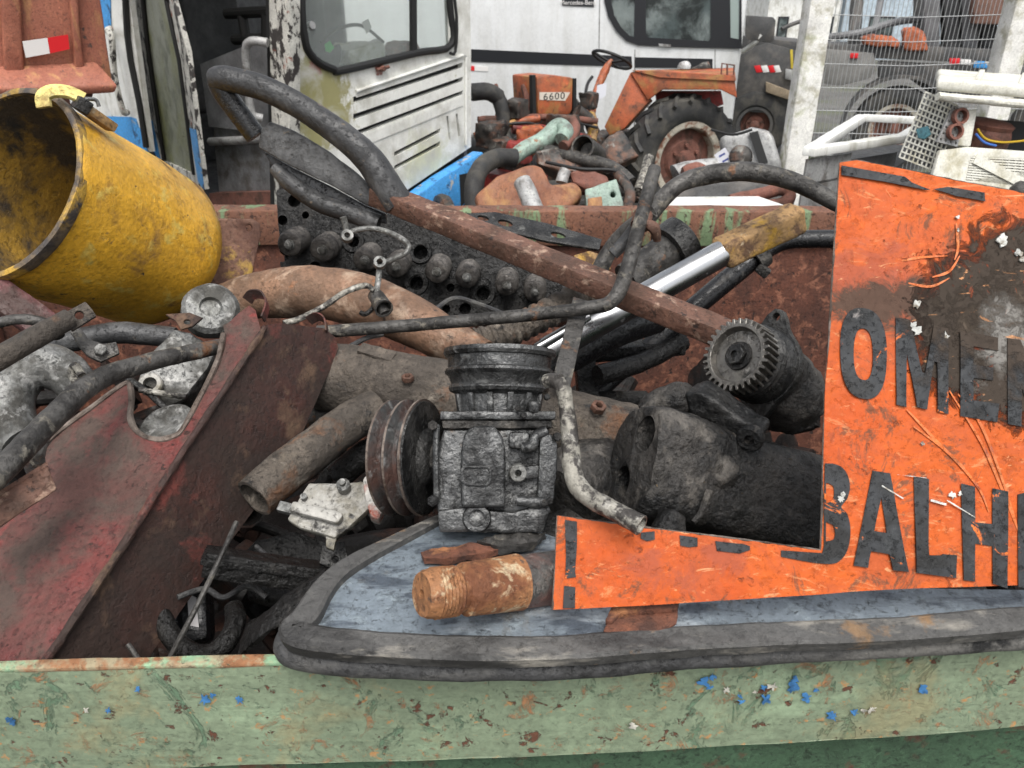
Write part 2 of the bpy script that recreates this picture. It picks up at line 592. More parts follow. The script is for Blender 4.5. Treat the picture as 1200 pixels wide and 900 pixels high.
# blue and pale paint splashes on the front rim
for nm, colr, L in (('blue_paint_splash', (.055, .19, .42), [(128, 830, 5), (240, 817, 7), (250, 813, 4), (281, 818, 5), (15, 842, 6), (163, 806, 4), (822, 797, 8), (835, 790, 5), (831, 804, 4), (868, 820, 4), (928, 804, 7), (932, 795, 5), (944, 815, 6), (896, 817, 6), (895, 803, 4), (975, 836, 7), (1000, 832, 5), (1080, 806, 6), (866, 814, 3), (955, 806, 3)]),
                    ('pale_paint_splash', (.50, .48, .42), [(905, 802, 6), (850, 806, 4), (884, 808, 3), (102, 830, 4), (742, 848, 5), (1020, 829, 5), (1010, 830, 4)])):
    mm = mat(nm, colr, [dict(c=tuple(c * .5 for c in colr), s=40, t=.58, w=.05)], rough=.4, var=.2, bd=.0008)
    for x, y, r in L:
        mb = MB()
        ol = []
        for k in range(16):
            a = 2 * math.pi * k / 16
            rr = r * random.uniform(.2, 1.2)
            ol.append((x + rr * math.cos(a) * 1.1, y + rr * math.sin(a) * 1.0))
        mb.prism(fpl.pts(ol, .0023), fn * .0006, nrm=fn)
        mb.build(nm, mm, bin_)
# rear wall and rim
rn = V((rd.y, -rd.x, 0)).normalized()
mb = MB()
c = (RA + RB) / 2
mb.box(c + rn * -.02 + V((0, 0, -.66)), (RB - RA) / 2, rn * .02, V((0, 0, .55)))
mb.lumpy(.006, 5, .09, it=6).build('rear_wall', M['rustwall'], bin_)
mb = MB()
mb.box(c - rn * .025 + V((0, 0, -.055)), (RB - RA) / 2, rn * .045, V((0, 0, .056)))
mb.bevel(.006).lumpy(.003, 9, .06, it=6).build('rear_rim', M['rustgreen'], bin_)
for a, b, sx in ((A, RA, -1), (B, RB, 1)):
    mb = MB()
    d = (b - a); t = d.normalized(); x = t.cross(ZZ)
    mb.box((a + b) / 2 + V((0, 0, -.65)) - x * (.05 * sx if sx < 0 else -.05), d * .49, x * .02, V((0, 0, .60)))
    mb.box((a + b) / 2 + V((0, 0, -.055)) - x * (.03 * sx if sx < 0 else -.03), d * .475, x * .04, V((0, 0, .054)))
    mb.lumpy(.003, 6, .12, it=5).build('side_wall', M['rustwall'], bin_)
mb = MB()
mb.prism([V((A.x, A.y + .09, .30)), V((B.x, B.y + .09, .30)), V((RB.x, RB.y - .03, .30)), V((RA.x, RA.y - .03, .30))], V((0, 0, -.03)))
mb.build('floor_plate', M['rustwall'], bin_)
for xx in (A.x + .5, B.x - .5):
    mb = MB(); mb.bx(xx - .06, xx + .06, A.y + .25, RA.y - .2, 0, .268)
    mb.build('skid', M['green_dark'], bin_)

# jumble at the bottom of the container, shade put into its near-black colour
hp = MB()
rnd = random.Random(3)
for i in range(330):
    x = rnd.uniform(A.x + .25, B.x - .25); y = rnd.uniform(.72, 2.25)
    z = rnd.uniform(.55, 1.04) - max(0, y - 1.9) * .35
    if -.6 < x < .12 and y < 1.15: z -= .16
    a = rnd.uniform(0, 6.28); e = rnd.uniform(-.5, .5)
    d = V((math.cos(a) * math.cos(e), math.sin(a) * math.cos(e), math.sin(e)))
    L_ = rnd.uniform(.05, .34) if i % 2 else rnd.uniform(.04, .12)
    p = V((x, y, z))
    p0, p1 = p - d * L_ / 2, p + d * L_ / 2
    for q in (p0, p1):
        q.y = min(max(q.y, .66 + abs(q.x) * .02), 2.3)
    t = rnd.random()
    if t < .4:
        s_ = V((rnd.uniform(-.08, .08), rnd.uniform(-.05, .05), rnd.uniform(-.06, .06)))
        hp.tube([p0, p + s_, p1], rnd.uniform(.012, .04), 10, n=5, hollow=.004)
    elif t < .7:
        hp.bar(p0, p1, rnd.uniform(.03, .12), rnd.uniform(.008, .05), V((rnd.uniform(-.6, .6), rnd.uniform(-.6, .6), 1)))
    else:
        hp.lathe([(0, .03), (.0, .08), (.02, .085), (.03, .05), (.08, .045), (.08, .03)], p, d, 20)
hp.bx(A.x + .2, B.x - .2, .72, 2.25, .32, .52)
o = hp.build('scrap_metal', mat('shaded_scrap', (.012, .011, .0105), [
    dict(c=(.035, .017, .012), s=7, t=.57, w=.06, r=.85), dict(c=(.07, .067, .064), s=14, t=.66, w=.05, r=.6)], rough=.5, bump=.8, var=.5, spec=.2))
tag(o, 'shade-darkened jumble of scrap metal deep in the container', 'scrap', kind='stuff')

# ---------------------------------------------------------------- hatch panel with rubber gasket
zp = 1.445
t_ = T('hatch_panel', 'blue grey sheet metal hatch with black rubber edging lying over the front rim', 'hatch', Z(700, 740, zp))
mb = MB()
ol = [(507, 609), (404, 667), (372, 726), (365, 748), (420, 757), (520, 762), (640, 760), (830, 746), (1040, 738), (1200, 724), (1330, 712)]
ow = [Z(x, y, zp) for x, y in ol] + [Z(x, y, zp) for x, y in [(1340, 694), (1000, 688), (760, 678), (690, 650), (655, 630), (600, 612)]]
mb.prism(ow, V((0, 0, -.012)), nrm=ZZ)
mb.lumpy(.0022, 9, .03, it=7)
mb.build('sheet', M['panel'], t_)
mb = MB()
sq = [(-.75, 1), (.75, 1), (1, .7), (1, -.7), (.75, -1), (-.75, -1), (-1, -.7), (-1, .7)]
up_ = [Z(x, y, z) for x, y, z in [(520, 606, 1.448), (404, 668, 1.448), (360, 724, 1.448), (346, 742, 1.446), (375, 752, 1.445), (480, 761, 1.444), (640, 763, 1.444), (830, 750, 1.444), (1040, 741, 1.445), (1200, 728, 1.445), (1340, 718, 1.445)]]
mb.tube(up_, [.004, .008, .0105, .0105, .0100, .0095, .0095, .0095, .0095, .0095, .0095], 8, n=10, prof=[(y * .9, x * 1.25) for x, y in sq])
mb.lumpy(.0012, 18, .010, it=3)
mb.build('rubber_channel', M['rubberlight'], t_)
mb = MB()
lo_ = [Z(x, y, z) for x, y, z in [(372, 706, 1.432), (343, 742, 1.428), (341, 763, 1.424), (378, 774, 1.422), (480, 781, 1.420), (560, 783, 1.420), (690, 780, 1.420), (800, 770, 1.421), (900, 764, 1.421), (1040, 756, 1.422), (1200, 746, 1.422), (1340, 736, 1.422)]]
mb.tube(lo_, [.009, .0125, .0135, .0125, .012, .0115, .011, .0105, .0115, .012, .0115, .012], 14, n=10)
mb.lumpy(.0012, 18, .010, it=3)
mb.build('rubber_bulb', M['rubber'], t_)
mb = MB()
fl = [P(384, 680, .80), P(350, 705, .80), P(315, 728, .80), P(285, 752, .82)]
mb.tube(fl, [.016, .02, .016, .02], 8, n=8, prof=[(.18 * y, x) for x, y in sq])
mb.lumpy(.003, 40, .012, it=3).build('rubber_flap', M['oil'], t_)

# rusty clip on the panel
mb = MB()
for L, th in (([(709, 733), (717, 714), (796, 708), (793, 719), (727, 724), (716, 735)], .007), ([(712, 732), (728, 722), (794, 716), (793, 733), (778, 741), (716, 746), (707, 742)], .003)):
    mb.prism([Z(x, y, zp + .006 + .001 * th * 100) for x, y in L], V((0, 0, th)), nrm=ZZ)
mb.bevel(.0012).lumpy(.001, 80, .01, it=3)
tag(mb.build('metal_clip', M['rust']), 'small bent rusty clip lying on the blue grey hatch edge', 'clip')
# flaked rust bits by the shaft
mb = MB()
mb.prism([Z(x, y, zp + .004) for x, y in [(494, 655), (520, 648), (560, 645), (590, 650), (556, 657), (520, 662), (497, 661)]], V((0, 0, .008)), nrm=ZZ)
mb.lumpy(.003, 60, .008, it=4)
tag(mb.build('rust_flake', M['rust']), 'torn flat rusty shard lying behind the threaded shaft end', 'metal shard')
mb = MB()
mb.prism([Z(x, y, zp + .006) for x, y in [(560, 642), (600, 628), (640, 632), (628, 644), (585, 650)]], V((0, 0, .01)), nrm=ZZ)
mb.lumpy(.006, 60, .008, it=4)
tag(mb.build('crumpled_tin', M['greytube']), 'crumpled dirty tin scrap lying at the foot of the compressor', 'tin scrap')

# threaded shaft end
p0 = P(494, 697, .655); p1 = P(655, 676, .735)
ax = (p1 - p0).normalized()
k = .668 / F
sh = T('drive_shaft', 'rusty orange drive shaft with a threaded end lying on the blue grey hatch', 'shaft', p0)
R = 30 * k
prof = [(0, 0), (0, R * .84), (.004, R * .92), (.010, R * .95)]
z = .010
for i in range(7):
    prof += [(z + .0014, R * 1.0), (z + .0030, R * .93)]
    z += .0034
prof += [(z + .001, R * .86), (z + .006, R * .86), (z + .009, R * 1.06), (z + .062, R * 1.13), (z + .066, R * 1.16)]
mb = MB(); mb.lathe(prof + [(z + .066, 0)], p0, ax, 48)
mb.lumpy(.0006, 60, .05, it=1)
o = mb.build('threaded_end', M['sleeve'], sh)
c = MB(); c.cyl(p0 - ax * .01, p0 + ax * .012, R * .2, 16); cut(o, c)
mb = MB(); mb.lathe([(z + .0661, 0), (z + .0661, R * 1.13), (z + .07, R * 1.10), (.145, R * 1.13), (.145, 0)], p0, ax, 48)
mb.lumpy(.0007, 40, .05, it=1)
mb.build('shaft_body', M['sleevedark'], sh)

# ---------------------------------------------------------------- orange sign
BL = (650, 712, .684); TL = (985, 188, .715)
sp = P3(BL, (1200, 690, .676), TL)
sg = T('metal_sign', 'orange metal sign plate with worn dark grey capital letters and a cut out corner', 'sign', sp.at(900, 700))
outl = [(648, 714), (653, 604), (700, 611), (770, 620), (850, 630), (962, 645), (964, 600), (966, 465), (967, 445), (972, 400), (984, 190), (1004, 187), (1060, 197), (1120, 211), (1200, 226), (1330, 248), (1330, 700), (1200, 686), (1040, 692), (900, 700), (780, 708)]
sb = BASE[sg.name]
def sl(px, py):
    return tuple(sp.at(px, py) - sb)
M['orange'] = mat('orange_sign_paint', (.49, .092, .014), [
    dict(c=(.42, .062, .012), s=7, t=.55, w=.10, a=.7),
    dict(c=(.40, .085, .03), s=9, t=.525, w=.05, dist=1.6, rg=.80, st=(.8, 1, 1.3), a=.65, r=.7),
    dict(c=(.13, .06, .035), s=15, t=.575, w=.03, dist=1.4, rg=.82, r=.8, a=.85),
    dict(c=(.60, .24, .10), s=24, t=.585, w=.02, dist=2.2, rg=.8, st=(.6, 1.6, 1.6), a=.6),
    dict(c=(.34, .075, .032), s=20, t=.57, w=.05, blob=[(sl(1035, 340), .11), (sl(1000, 340), .09), (sl(1080, 345), .10), (sl(760, 665), .045), (sl(850, 650), .045), (sl(800, 680), .04), (sl(1120, 330), .08)], bw=.33, st=(1, 1, 1.2), dist=1.2, rg=.75),
    dict(c=(.085, .05, .036), s=26, t=.645, w=.05, blob=[(sl(1030, 350), .065), (sl(990, 350), .05), (sl(1090, 385), .075), (sl(1060, 350), .06)], bw=.46, r=.85, rg=.78, dist=.8),
    dict(c=(.048, .037, .029), s=34, t=.62, w=.05, blob=[(sl(1160, 370), .115), (sl(1195, 330), .10), (sl(1125, 420), .07), (sl(1205, 430), .11)], bw=.60, dist=1.2, r=.95, h=1.8, rg=.75),
    dict(c=(.19, .18, .165), s=26, t=.62, w=.06, blob=[(sl(1180, 400), .08)], bw=.42, r=.95, h=.5),
    dict(c=(.105, .08, .06), s=70, t=.56, w=.06, blob=[(sl(1150, 375), .13), (sl(1190, 340), .11)], bw=.2, r=.95, h=.8, rg=.8),
    dict(c=(.62, .30, .14), s=16, t=.655, w=.02, st=(1, 3.5, 3.5), dist=2.5, a=.8),
    dict(c=(.22, .06, .03), s=55, t=.665, w=.03, r=.8, h=-.4),
    dict(c=(.30, .06, .02), s=12, t=.64, w=.02, st=(4, 4, .8), dist=2.0, a=.7)], rough=.5, bump=.35, var=.12, fine=.12, bs=60, grain=.4, spec=.22)
mb = MB()
mb.prism(sp.pts(outl), -sp.n * .0022, nrm=sp.n)
mb.lumpy(.0016, 9, .02, it=7, oct=2)
mb.build('plate', M['orange'], sg)
mb = MB()
mb.tube([sp.at(x, y, -.001) for x, y in outl[:6]], .0011, 6, n=1); mb.tube([sp.at(x, y, -.001) for x, y in outl[5:11]], .0011, 6, n=1); mb.tube([sp.at(x, y, -.001) for x, y in outl[10:16]], .0011, 6, n=1)
mb.lumpy(.0016, 9, .012, it=6, oct=2); mb.lumpy(.0005, 120, .006, it=2)
mb.build('cut_edge', M['edgeworn'], sg)
M['sgrey'] = mat('sign_letter_grey', (.036, .038, .041), [
    dict(c=(.022, .022, .022), s=20, t=.54, w=.06),
    dict(c=(.60, .14, .025), s=22, t=.63, w=.012, dist=.8, rg=.75), dict(c=(.22, .2, .19), s=60, t=.68, w=.03),
    dict(c=(.055, .042, .033), s=30, t=.64, w=.06, blob=[(sl(1150, 375), .12), (sl(1200, 390), .12), (sl(1090, 375), .06)], bw=.52, r=.95, h=1.2)], rough=.55, bump=.25, var=.2, spec=.25)
def letters(name, polys, off=.0012):
    b = MB()
    for pl_ in polys:
        b.prism(sp.pts(pl_[0], off), sp.n * .00025, holes=[sp.pts(h, off) for h in pl_[1:]], nrm=sp.n)
    b.lumpy(.0016, 9, .012, it=6, oct=2)
    return b.build(name, M['sgrey'], sg)
def ell(cx, cy, a, b, rot=0, n=32):
    r = math.radians(rot)
    return [(cx + a * math.cos(t) * math.cos(r) - b * math.sin(t) * math.sin(r), cy + a * math.cos(t) * math.sin(r) + b * math.sin(t) * math.cos(r)) for t in [2 * math.pi * i / n for i in range(n)]]
for q_ in ([(985, 194), (1060, 207), (1068, 214), (1090, 223), (1084, 224), (1034, 214), (985, 206)], [(1092, 222), (1110, 219), (1153, 226), (1154, 237), (1120, 231)]):
    letters('stripe', [[q_]])
def sel(cx, cy, a, b, e=2.5, n=40, rot=0):
    o = []
    for t in [2 * math.pi * i / n for i in range(n)]:
        c, s_ = math.cos(t), math.sin(t)
        x = a * math.copysign(abs(c) ** (2 / e), c); y = b * math.copysign(abs(s_) ** (2 / e), s_)
        o.append((cx + x - y * rot, cy + y + x * .14))
    return o
O_ = [sel(1011, 415, 27.5, 53), sel(1011, 415, 11, 30)]
M_ = [[(1049, 373), (1062, 374), (1066, 376), (1080, 436), (1083, 437), (1093, 381), (1111, 385), (1111, 486), (1097, 483), (1097, 425), (1094, 424), (1086, 481), (1073, 478), (1062, 415), (1062, 478), (1049, 475)]]
E_ = [[(1124, 388), (1168, 396), (1168, 411), (1140, 406), (1140, 427), (1163, 431), (1163, 446), (1140, 443), (1140, 469), (1170, 473), (1168, 495), (1124, 488)]]
N_ = [[(1180, 397), (1194, 399), (1215, 450), (1215, 402), (1230, 405), (1230, 507), (1216, 504), (1196, 455), (1196, 500), (1180, 497)]]
letters('lettering', [O_, M_, E_, N_])
def rnd_(L, n=4):
    return [(p.x, p.y) for p in cr([V((x, y, 0)) for x, y in L], n)]
B_ = [[(966, 543), (972, 543)] + rnd_([(975, 543), (985, 547), (992, 556), (995, 570), (992, 584), (985, 594), (992, 602), (996, 618), (995, 636), (990, 650), (981, 659), (972, 661)]) + [(958, 660), (940, 657), (915, 652), (915, 645), (963, 648), (965, 640)],
      [(967, 566)] + rnd_([(970, 566), (976, 570), (977, 579), (975, 586), (969, 590)]) + [(967, 590)], [(967, 611)] + rnd_([(969, 612), (976, 616), (978, 625), (976, 632), (969, 634)]) + [(967, 634)]]
A_ = [[(1022, 552), (1042, 555), (1065, 671), (1045, 669), (1041, 650), (1020, 646), (1017, 666), (999, 663)], [(1032, 582), (1038, 624), (1024, 622)]]
L_ = [[(1070, 558), (1088, 561), (1088, 650), (1102, 650), (1103, 648), (1121, 650), (1120, 678), (1072, 672)]]
H_ = [[(1125, 566), (1142, 570), (1142, 612), (1162, 614), (1162, 572), (1180, 576), (1180, 690), (1162, 684), (1162, 640), (1142, 637), (1142, 682), (1128, 680)]]
X_ = [[(1192, 580), (1200, 578), (1220, 582), (1220, 604), (1204, 600), (1204, 690), (1192, 688)]]
letters('lettering', [B_, A_, L_, H_, X_])
for q_ in ([(662, 609), (676, 611), (676, 640), (674, 670), (675, 676), (662, 678), (663, 650)], [(661, 686), (674, 688), (673, 712), (660, 712)],
           [(751, 624), (767, 622.5), (767, 632), (758, 634), (751, 631)], [(796, 627), (817, 630), (817, 640), (806, 641), (797, 639)], [(838, 634), (872, 638), (878, 640), (878, 644), (866, 648), (840, 645)]):
    letters('stripe', [[q_]])
# pale chips, mortar crumbs and scratches stuck to the plate
M['chip'] = mat('chip_white', (.50, .50, .47), [dict(c=(.22, .19, .15), s=80, t=.54, w=.05)], rough=.9)
for x, y, r in ((1174, 282, 7), (1192, 297, 5), (1196, 304, 3), (1073, 356, 5), (1074, 388, 6.5), (1070, 381, 4), (1108, 394, 4), (1121, 255, 2.4), (1122, 270, 2), (985, 585, 4.5), (987, 579, 3), (1115, 580, 4), (1124, 578, 3), (1080, 520, 2)):
    ol = [(x + r * random.uniform(.4, 1.3) * math.cos(a), y + r * random.uniform(.4, 1.4) * math.sin(a)) for a in [2 * math.pi * i / 13 for i in range(13)]]
    mb = MB(); mb.prism(sp.pts(ol, .0006), sp.n * .0016, nrm=sp.n)
    mb.lumpy(.0009, 160, .003, it=3); mb.build('pale_chip', M['chip'], sg)
for a, b, w in (((1032, 569), (1057, 584), 1.7), ((1089, 586), (1107, 591), 2.4), ((1108, 586), (1141, 606), 1.2), ((1084, 560), (1050, 556), .6)):
    mb = MB(); mb.bar(sp.at(*a, .0022), sp.at(*b, .0022), w * .0008, w * .0005, sp.n)
    mb.lumpy(.0005, 160, .003, it=3); mb.build('splinter', M['chip'], sg)
M['scratch'] = mat('scratch_orange', (.56, .15, .035), [dict(c=(.60, .13, .02), s=40, t=.50, w=.06), dict(c=(.3, .07, .03), s=30, t=.58, w=.04)], rough=.5)
for L in ([(1112, 458), (1150, 520), (1172, 570), (1190, 615), (1197, 632)], [(1122, 462), (1150, 500), (1180, 580), (1194, 628)], [(1070, 500), (1110, 530), (1145, 570), (1158, 600)], [(1062, 480), (1100, 520), (1130, 548)], [(1056, 306), (1078, 302), (1110, 300)], [(1120, 262), (1122, 290), (1118, 305)], [(1092, 325), (1112, 318), (1124, 300)], [(1064, 332), (1090, 336), (1112, 326)]):
    path = [sp.at(x, y, .0010) for x, y in L]
    mb = MB(); mb.tube(path, [.0004, .0010, .0008, .0003], 6, n=6, ref=sp.n, prof=[(.05, -1.3), (.05, 1.3), (-.5, 1.3), (-.5, -1.3)])
    mb.build('scratch', M['scratch'], sg)
# ---------------------------------------------------------------- air compressor
cp = PL(P(570, 520, .80))
k = cp.k
r_, u_, n_ = cp.r, cp.u, cp.n
u_ = (cp.at(580, 440) - cp.at(577, 600)).normalized()
ac = T('air_compressor', 'oily grey air compressor with a flanged cylinder and grooved belt pulley', 'compressor', cp.at(575, 622, -.05))
ctop = cp.at(587, 402, -.062)
mb = MB()
prof = [(0, 0), (0, 67), (1, 71), (6, 72), (10, 70), (11, 66.5), (25, 65.5), (27, 68.5), (30, 69.5), (33, 68), (35, 65), (46, 60.5), (48, 63), (51, 64), (55, 62), (57, 57), (60, 54), (84, 53), (84, 0)]
mb.lathe([(t * k * .985, r * k) for t, r in prof], ctop, -u_, 56)
mb.lumpy(.0006, 40, .02, it=1)
cyl_ = mb.build('cylinder', M['compgrey'], ac)
c = MB(); c.cyl(ctop + u_ * .01, ctop - u_ * .05, 56 * k, 40); cut(cyl_, c)
for a in (205, 232, 258, 283, 308, 335):
    t = math.radians(a)
    d = (r_ * math.cos(t) - n_ * math.sin(t) * 1.0)
    d.normalize()
    mb = MB()
    s = d.cross(u_).normalized()
    c0 = ctop - u_ * (57 * k)
    q = [c0 + d * 53 * k, c0 + d * 60 * k, c0 - u_ * 16 * k + d * 57 * k, c0 - u_ * 29 * k + d * 54 * k, c0 - u_ * 29 * k + d * 50 * k]
    mb.prism([p - s * .0035 for p in q], s * .007, nrm=s); mb.bevel(.0012)
    mb.build('rib', M['compgrey'], ac)
def bxp(mb, x0, x1, y0, y1, z0, z1, shear=0):
    """box given by its outline seen on the machine's front plane, z0 back to z1 front"""
    mb.hexa(cp.pts([(x0, y1), (x1, y1), (x1, y0), (x0, y0)], z0), cp.pts([(x0, y1), (x1, y1), (x1, y0), (x0, y0)], z1))
    return mb
mb = MB(); bxp(mb, 516, 651, 482, 492, -.125, .004); mb.bevel(.002); mb.lumpy(.0010, 60, .008, it=4); mb.build('deck_plate', M['compgrey'], ac)
mb = MB(); bxp(mb, 518, 647, 492.5, 502, -.122, .001); mb.bevel(.0015); mb.lumpy(.0010, 60, .008, it=4); mb.build('gasket_plate', M['castdark'], ac)
mb = MB()
mb.prism(cp.pts([(518, 502), (644, 502), (646, 560), (640, 602), (512, 602), (508, 560)], -.118), n_ * .114, nrm=n_)
mb.bevel(.004, seg=3); mb.lumpy(.0016, 45, .008, it=4)
case = mb.build('crankcase', M['compgrey'], ac)
# front bulge
mb = MB()
mb.prism(cp.pts([(541, 594), (540, 530), (544, 510), (552, 500), (566, 498), (580, 500), (588, 509), (592, 530), (592, 594)], -.01), n_ * .026, nrm=n_)
mb.bevel(.006, seg=3); mb.lumpy(.0012, 50, .006, it=4)
mb.build('front_cover', M['compgrey'], ac)
# label plate
mb = MB()
rr = [(543, 545), (573, 545), (577, 550), (576, 564), (571, 569), (547, 568), (541, 563), (540, 551)]
ri = [(546, 548), (571, 548), (573, 551), (573, 562), (569, 566), (548, 565), (545, 562), (544, 551)]
mb.prism(cp.pts(rr, .0155), n_ * .003, holes=[cp.pts(ri, .0155)], nrm=n_); mb.bevel(.0006)
mb.build('name_plate', M['compgrey'], ac)
# front boss with hole
mb = MB(); o0 = cp.at(559, 606, -.004)
mb.lathe([(0, 0), (0, 17 * k), (.014, 16.5 * k), (.017, 15 * k), (.017, 10 * k), (.004, 9.5 * k), (.004, 0)], o0, n_, 28)
mb.lumpy(.0005, 60, .02, it=1); mb.build('drain_boss', M['compgrey'], ac)
# base flange
mb = MB(); mb.prism(cp.pts([(513, 598), (545, 594), (600, 600), (642, 590), (646, 598), (636, 624), (515, 624)], -.12), n_ * .126, nrm=n_)
mb.bevel(.003); mb.lumpy(.0014, 45, .008, it=4); mb.build('base_flange', M['compgrey'], ac)
# right side bracket, bolts, ports
mb = MB(); mb.prism(cp.pts([(632, 512), (645, 508), (653, 520), (652, 548), (648, 586), (636, 594), (628, 588), (630, 560)], -.03), n_ * .040, nrm=n_)
mb.bevel(.003); mb.lumpy(.0012, 50, .007, it=4); mb.build('side_bracket', M['compgrey'], ac)
for x, y, rr in ((637, 588, 5), (652, 512, 5.5), (643, 586, 4.5), (508, 586, 7), (508, 499, 6), (613, 487, 4), (606, 479, 3.5), (640, 466, 4)):
    mb = MB(); mb.nut(cp.at(x, y, .004), n_, rr * k, .012); mb.bevel(.0006)
    mb.build('bolt', M['castdark'], ac)
mb = MB(); o0 = cp.at(607, 554, -.01)
mb.lathe([(0, 0), (0, 11 * k), (.016, 11 * k), (.018, 9.5 * k), (.018, 4 * k), (.006, 3.4 * k), (.006, 0)], o0, n_, 24); mb.build('port', M['alu'], ac)
mb = MB(); mb.bar(cp.at(614, 554, .002), cp.at(632, 552, .0), .012, .014, u_); mb.bevel(.003); mb.build('port_arm', M['compgrey'], ac)
mb = MB(); mb.tube([cp.at(606, 586, .008), cp.at(620, 587, .010), cp.at(640, 588, .010)], 6.5 * k, 14); mb.build('cross_tube', M['compgrey'], ac)
mb = MB(); mb.tube([cp.at(612, 524, .006), cp.at(622, 523, .008), cp.at(627, 512, .006), cp.at(640, 506, .004)], 7 * k, 14); mb.lumpy(.001, 50, .008, it=2); mb.build('elbow', M['compgrey'], ac)
mb = MB(); bxp(mb, 596, 620, 506, 526, -.02, .010); mb.bevel(.004); mb.lumpy(.001, 60, .006, it=4); mb.build('valve_block', M['compgrey'], ac)
mb = MB(); bxp(mb, 619, 632, 470, 484, -.03, .006); mb.bevel(.003); mb.lumpy(.001, 60, .006, it=4); mb.build('lug', M['compgrey'], ac)
mb = MB(); mb.tube([cp.at(512, 498, .0), cp.at(511, 530, .004), cp.at(512, 586, .0)], 4 * k, 10); mb.build('side_rib', M['compgrey'], ac)
# pulley
pa = (r_ * .945 + n_ * .327).normalized()
pc = cp.at(494, 537, -.050)
Rp = 72 * k
pu = T('x', 'x', 'x', (0, 0, 0)); bpy.data.objects.remove(pu)
mb = MB()
pr = [(-.001, 0), (-.001, Rp * .99), (0, Rp), (-.0035, Rp), (-.009, Rp * .86), (-.0135, Rp * .86), (-.0185, Rp), (-.022, Rp), (-.0275, Rp * .86), (-.032, Rp * .86), (-.037, Rp), (-.041, Rp * .99), (-.041, 0)]
mb.lathe([(t, r) for t, r in pr], pc, pa, 72)
M['pulley'] = mat('pulley_steel', (.05, .05, .049), [dict(c=(.065, .032, .024), s=12, t=.53, w=.08, r=.7), dict(c=(.16, .16, .155), s=40, t=.6, w=.06)], rough=.5, metal=.4, bump=.5)
mb.build('pulley', M['pulley'], ac)
mb = MB(); mb.lathe([(-.0005, 0), (-.0005, Rp * .975), (.001, Rp * .96), (.003, Rp * .5), (.010, Rp * .40), (.012, Rp * .34), (.012, 0)], pc, pa, 64); mb.lumpy(.0005, 40, .03, it=1); mb.build('pulley_face', M['oilgrey'], ac)
mb = MB()
for t in (-.0018, -.0203, -.039):
    mb.lathe([(-.0012, Rp * .97), (-.0012, Rp * 1.006), (.0012, Rp * 1.006), (.0012, Rp * .97)], pc + pa * t, pa, 72, closed=True)
for nm_ in ('groove_edge',):
    mb.build(nm_, M['edgeworn'], ac)
mb = MB(); mb.cyl(pc + pa * .005, pc + pa * .05, Rp * .26, 24); mb.build('shaft', M['castdark'], ac)

# crooked mottled pipe
mb = MB()
L = [(640, 447, .735), (650, 446, .728), (660, 456, .722), (663, 475, .72), (668, 510, .715), (670, 545, .70), (676, 568, .69), (694, 585, .68), (722, 600, .668), (752, 616, .655)]
mb.tube([P(*q) for q in L], [.0065, .007, .0075, .0072, .0085, .009, .0092, .0088, .0088, .0092], 18, n=8, hollow=.0018)
mb.lumpy(.0008, 70, .006, it=2)
tag(mb.build('metal_pipe', M['paletube']), 'crooked pale mottled pipe with an open end hanging beside the compressor', 'pipe')

# ---------------------------------------------------------------- cast iron block
cb = T('cast_block', 'greasy black cast iron block with two threaded bores on its narrow end', 'casting', P(820, 640, .93))
mb = MB()
c0, c1 = P(741, 538, .925), P(990, 612, 1.01)
cax = (c1 - c0).normalized()
cref = (P(757, 480, .96) - P(722, 590, .93)); cref = (cref - cax * cref.dot(cax)).normalized()
cprof = []
for i in range(28):
    t = 2 * math.pi * i / 28; cc, ss = math.cos(t), math.sin(t)
    cprof.append((math.copysign(abs(cc) ** .52, cc) * .95, math.copysign(abs(ss) ** .52, ss) * .85))
path = [c0 + (c1 - c0) * f for f in (0, .02, .05, .12, .22, .30, .36, .5, .65, .8, .92, 1.0)]
mb.tube(path, [.068, .073, .075, .075, .074, .069, .070, .072, .074, .073, .068, .058], n=1, ref=cref, prof=cprof)
mb.lumpy(.0042, 24, .007, it=6)
blk = mb.build('block_body', M['castdark'], cb, ang=60)
fpn = -cax
bp_ = PL(c0, fpn)
c = MB()
for x, y, r in ((755, 509, .026), (728, 566, .024)):
    p = bp_.at(x, y)
    c.lathe([(t, rr) for t, rr in [(.02, r * 1.12), (.003, r * 1.12)] + [(-.003 * i, r * (.98 if i % 2 else .92)) for i in range(14)] + [(-.045, 0)]], p, fpn, 28)
    c.bm.verts.ensure_lookup_table()
cut(blk, c, 60)
# the lumps, arm and boss on the block
mb = MB(); mb.tube([P(752, 486, .97), P(772, 475, .965), P(795, 470, .96), P(816, 472, .96)], [.014, .020, .022, .016], 12, n=6); mb.lumpy(.006, 45, .006, it=3)
mb.build('ridge_lump', M['castdark'], cb, ang=70)
mb = MB(); apl = P3((805, 465, .935), (886, 512, .905), (850, 520, .93)); mb.prism(apl.pts([(802, 462), (816, 458), (830, 464), (852, 480), (874, 496), (892, 505), (893, 514), (882, 522), (868, 516), (848, 507), (826, 495), (808, 488)]), -apl.n * .040, nrm=apl.n); mb.bevel(.004, seg=3); mb.lumpy(.0022, 45, .006, it=4)
arm = mb.build('arm', M['oilgrey'], cb, ang=60)
mb = MB(); mb.lathe([(0, 0), (0, .016), (.010, .016), (.012, .014), (.012, .006), (.002, .006), (.002, 0)], P(881, 511, .909), apl.n, 24); mb.lumpy(.0006, 60, .01, it=1); mb.build('arm_eye', M['castdark'], cb)
mb = MB(); mb.lathe([(-.02, 0), (-.02, .030), (.0, .022), (.003, .017), (.004, .008), (-.002, .0065), (-.006, .005), (-.006, 0)], P(839, 547, .895), CAM - P(839, 560, 1.0) + UP * .3, 24); mb.lumpy(.0045, 60, .006, it=2)
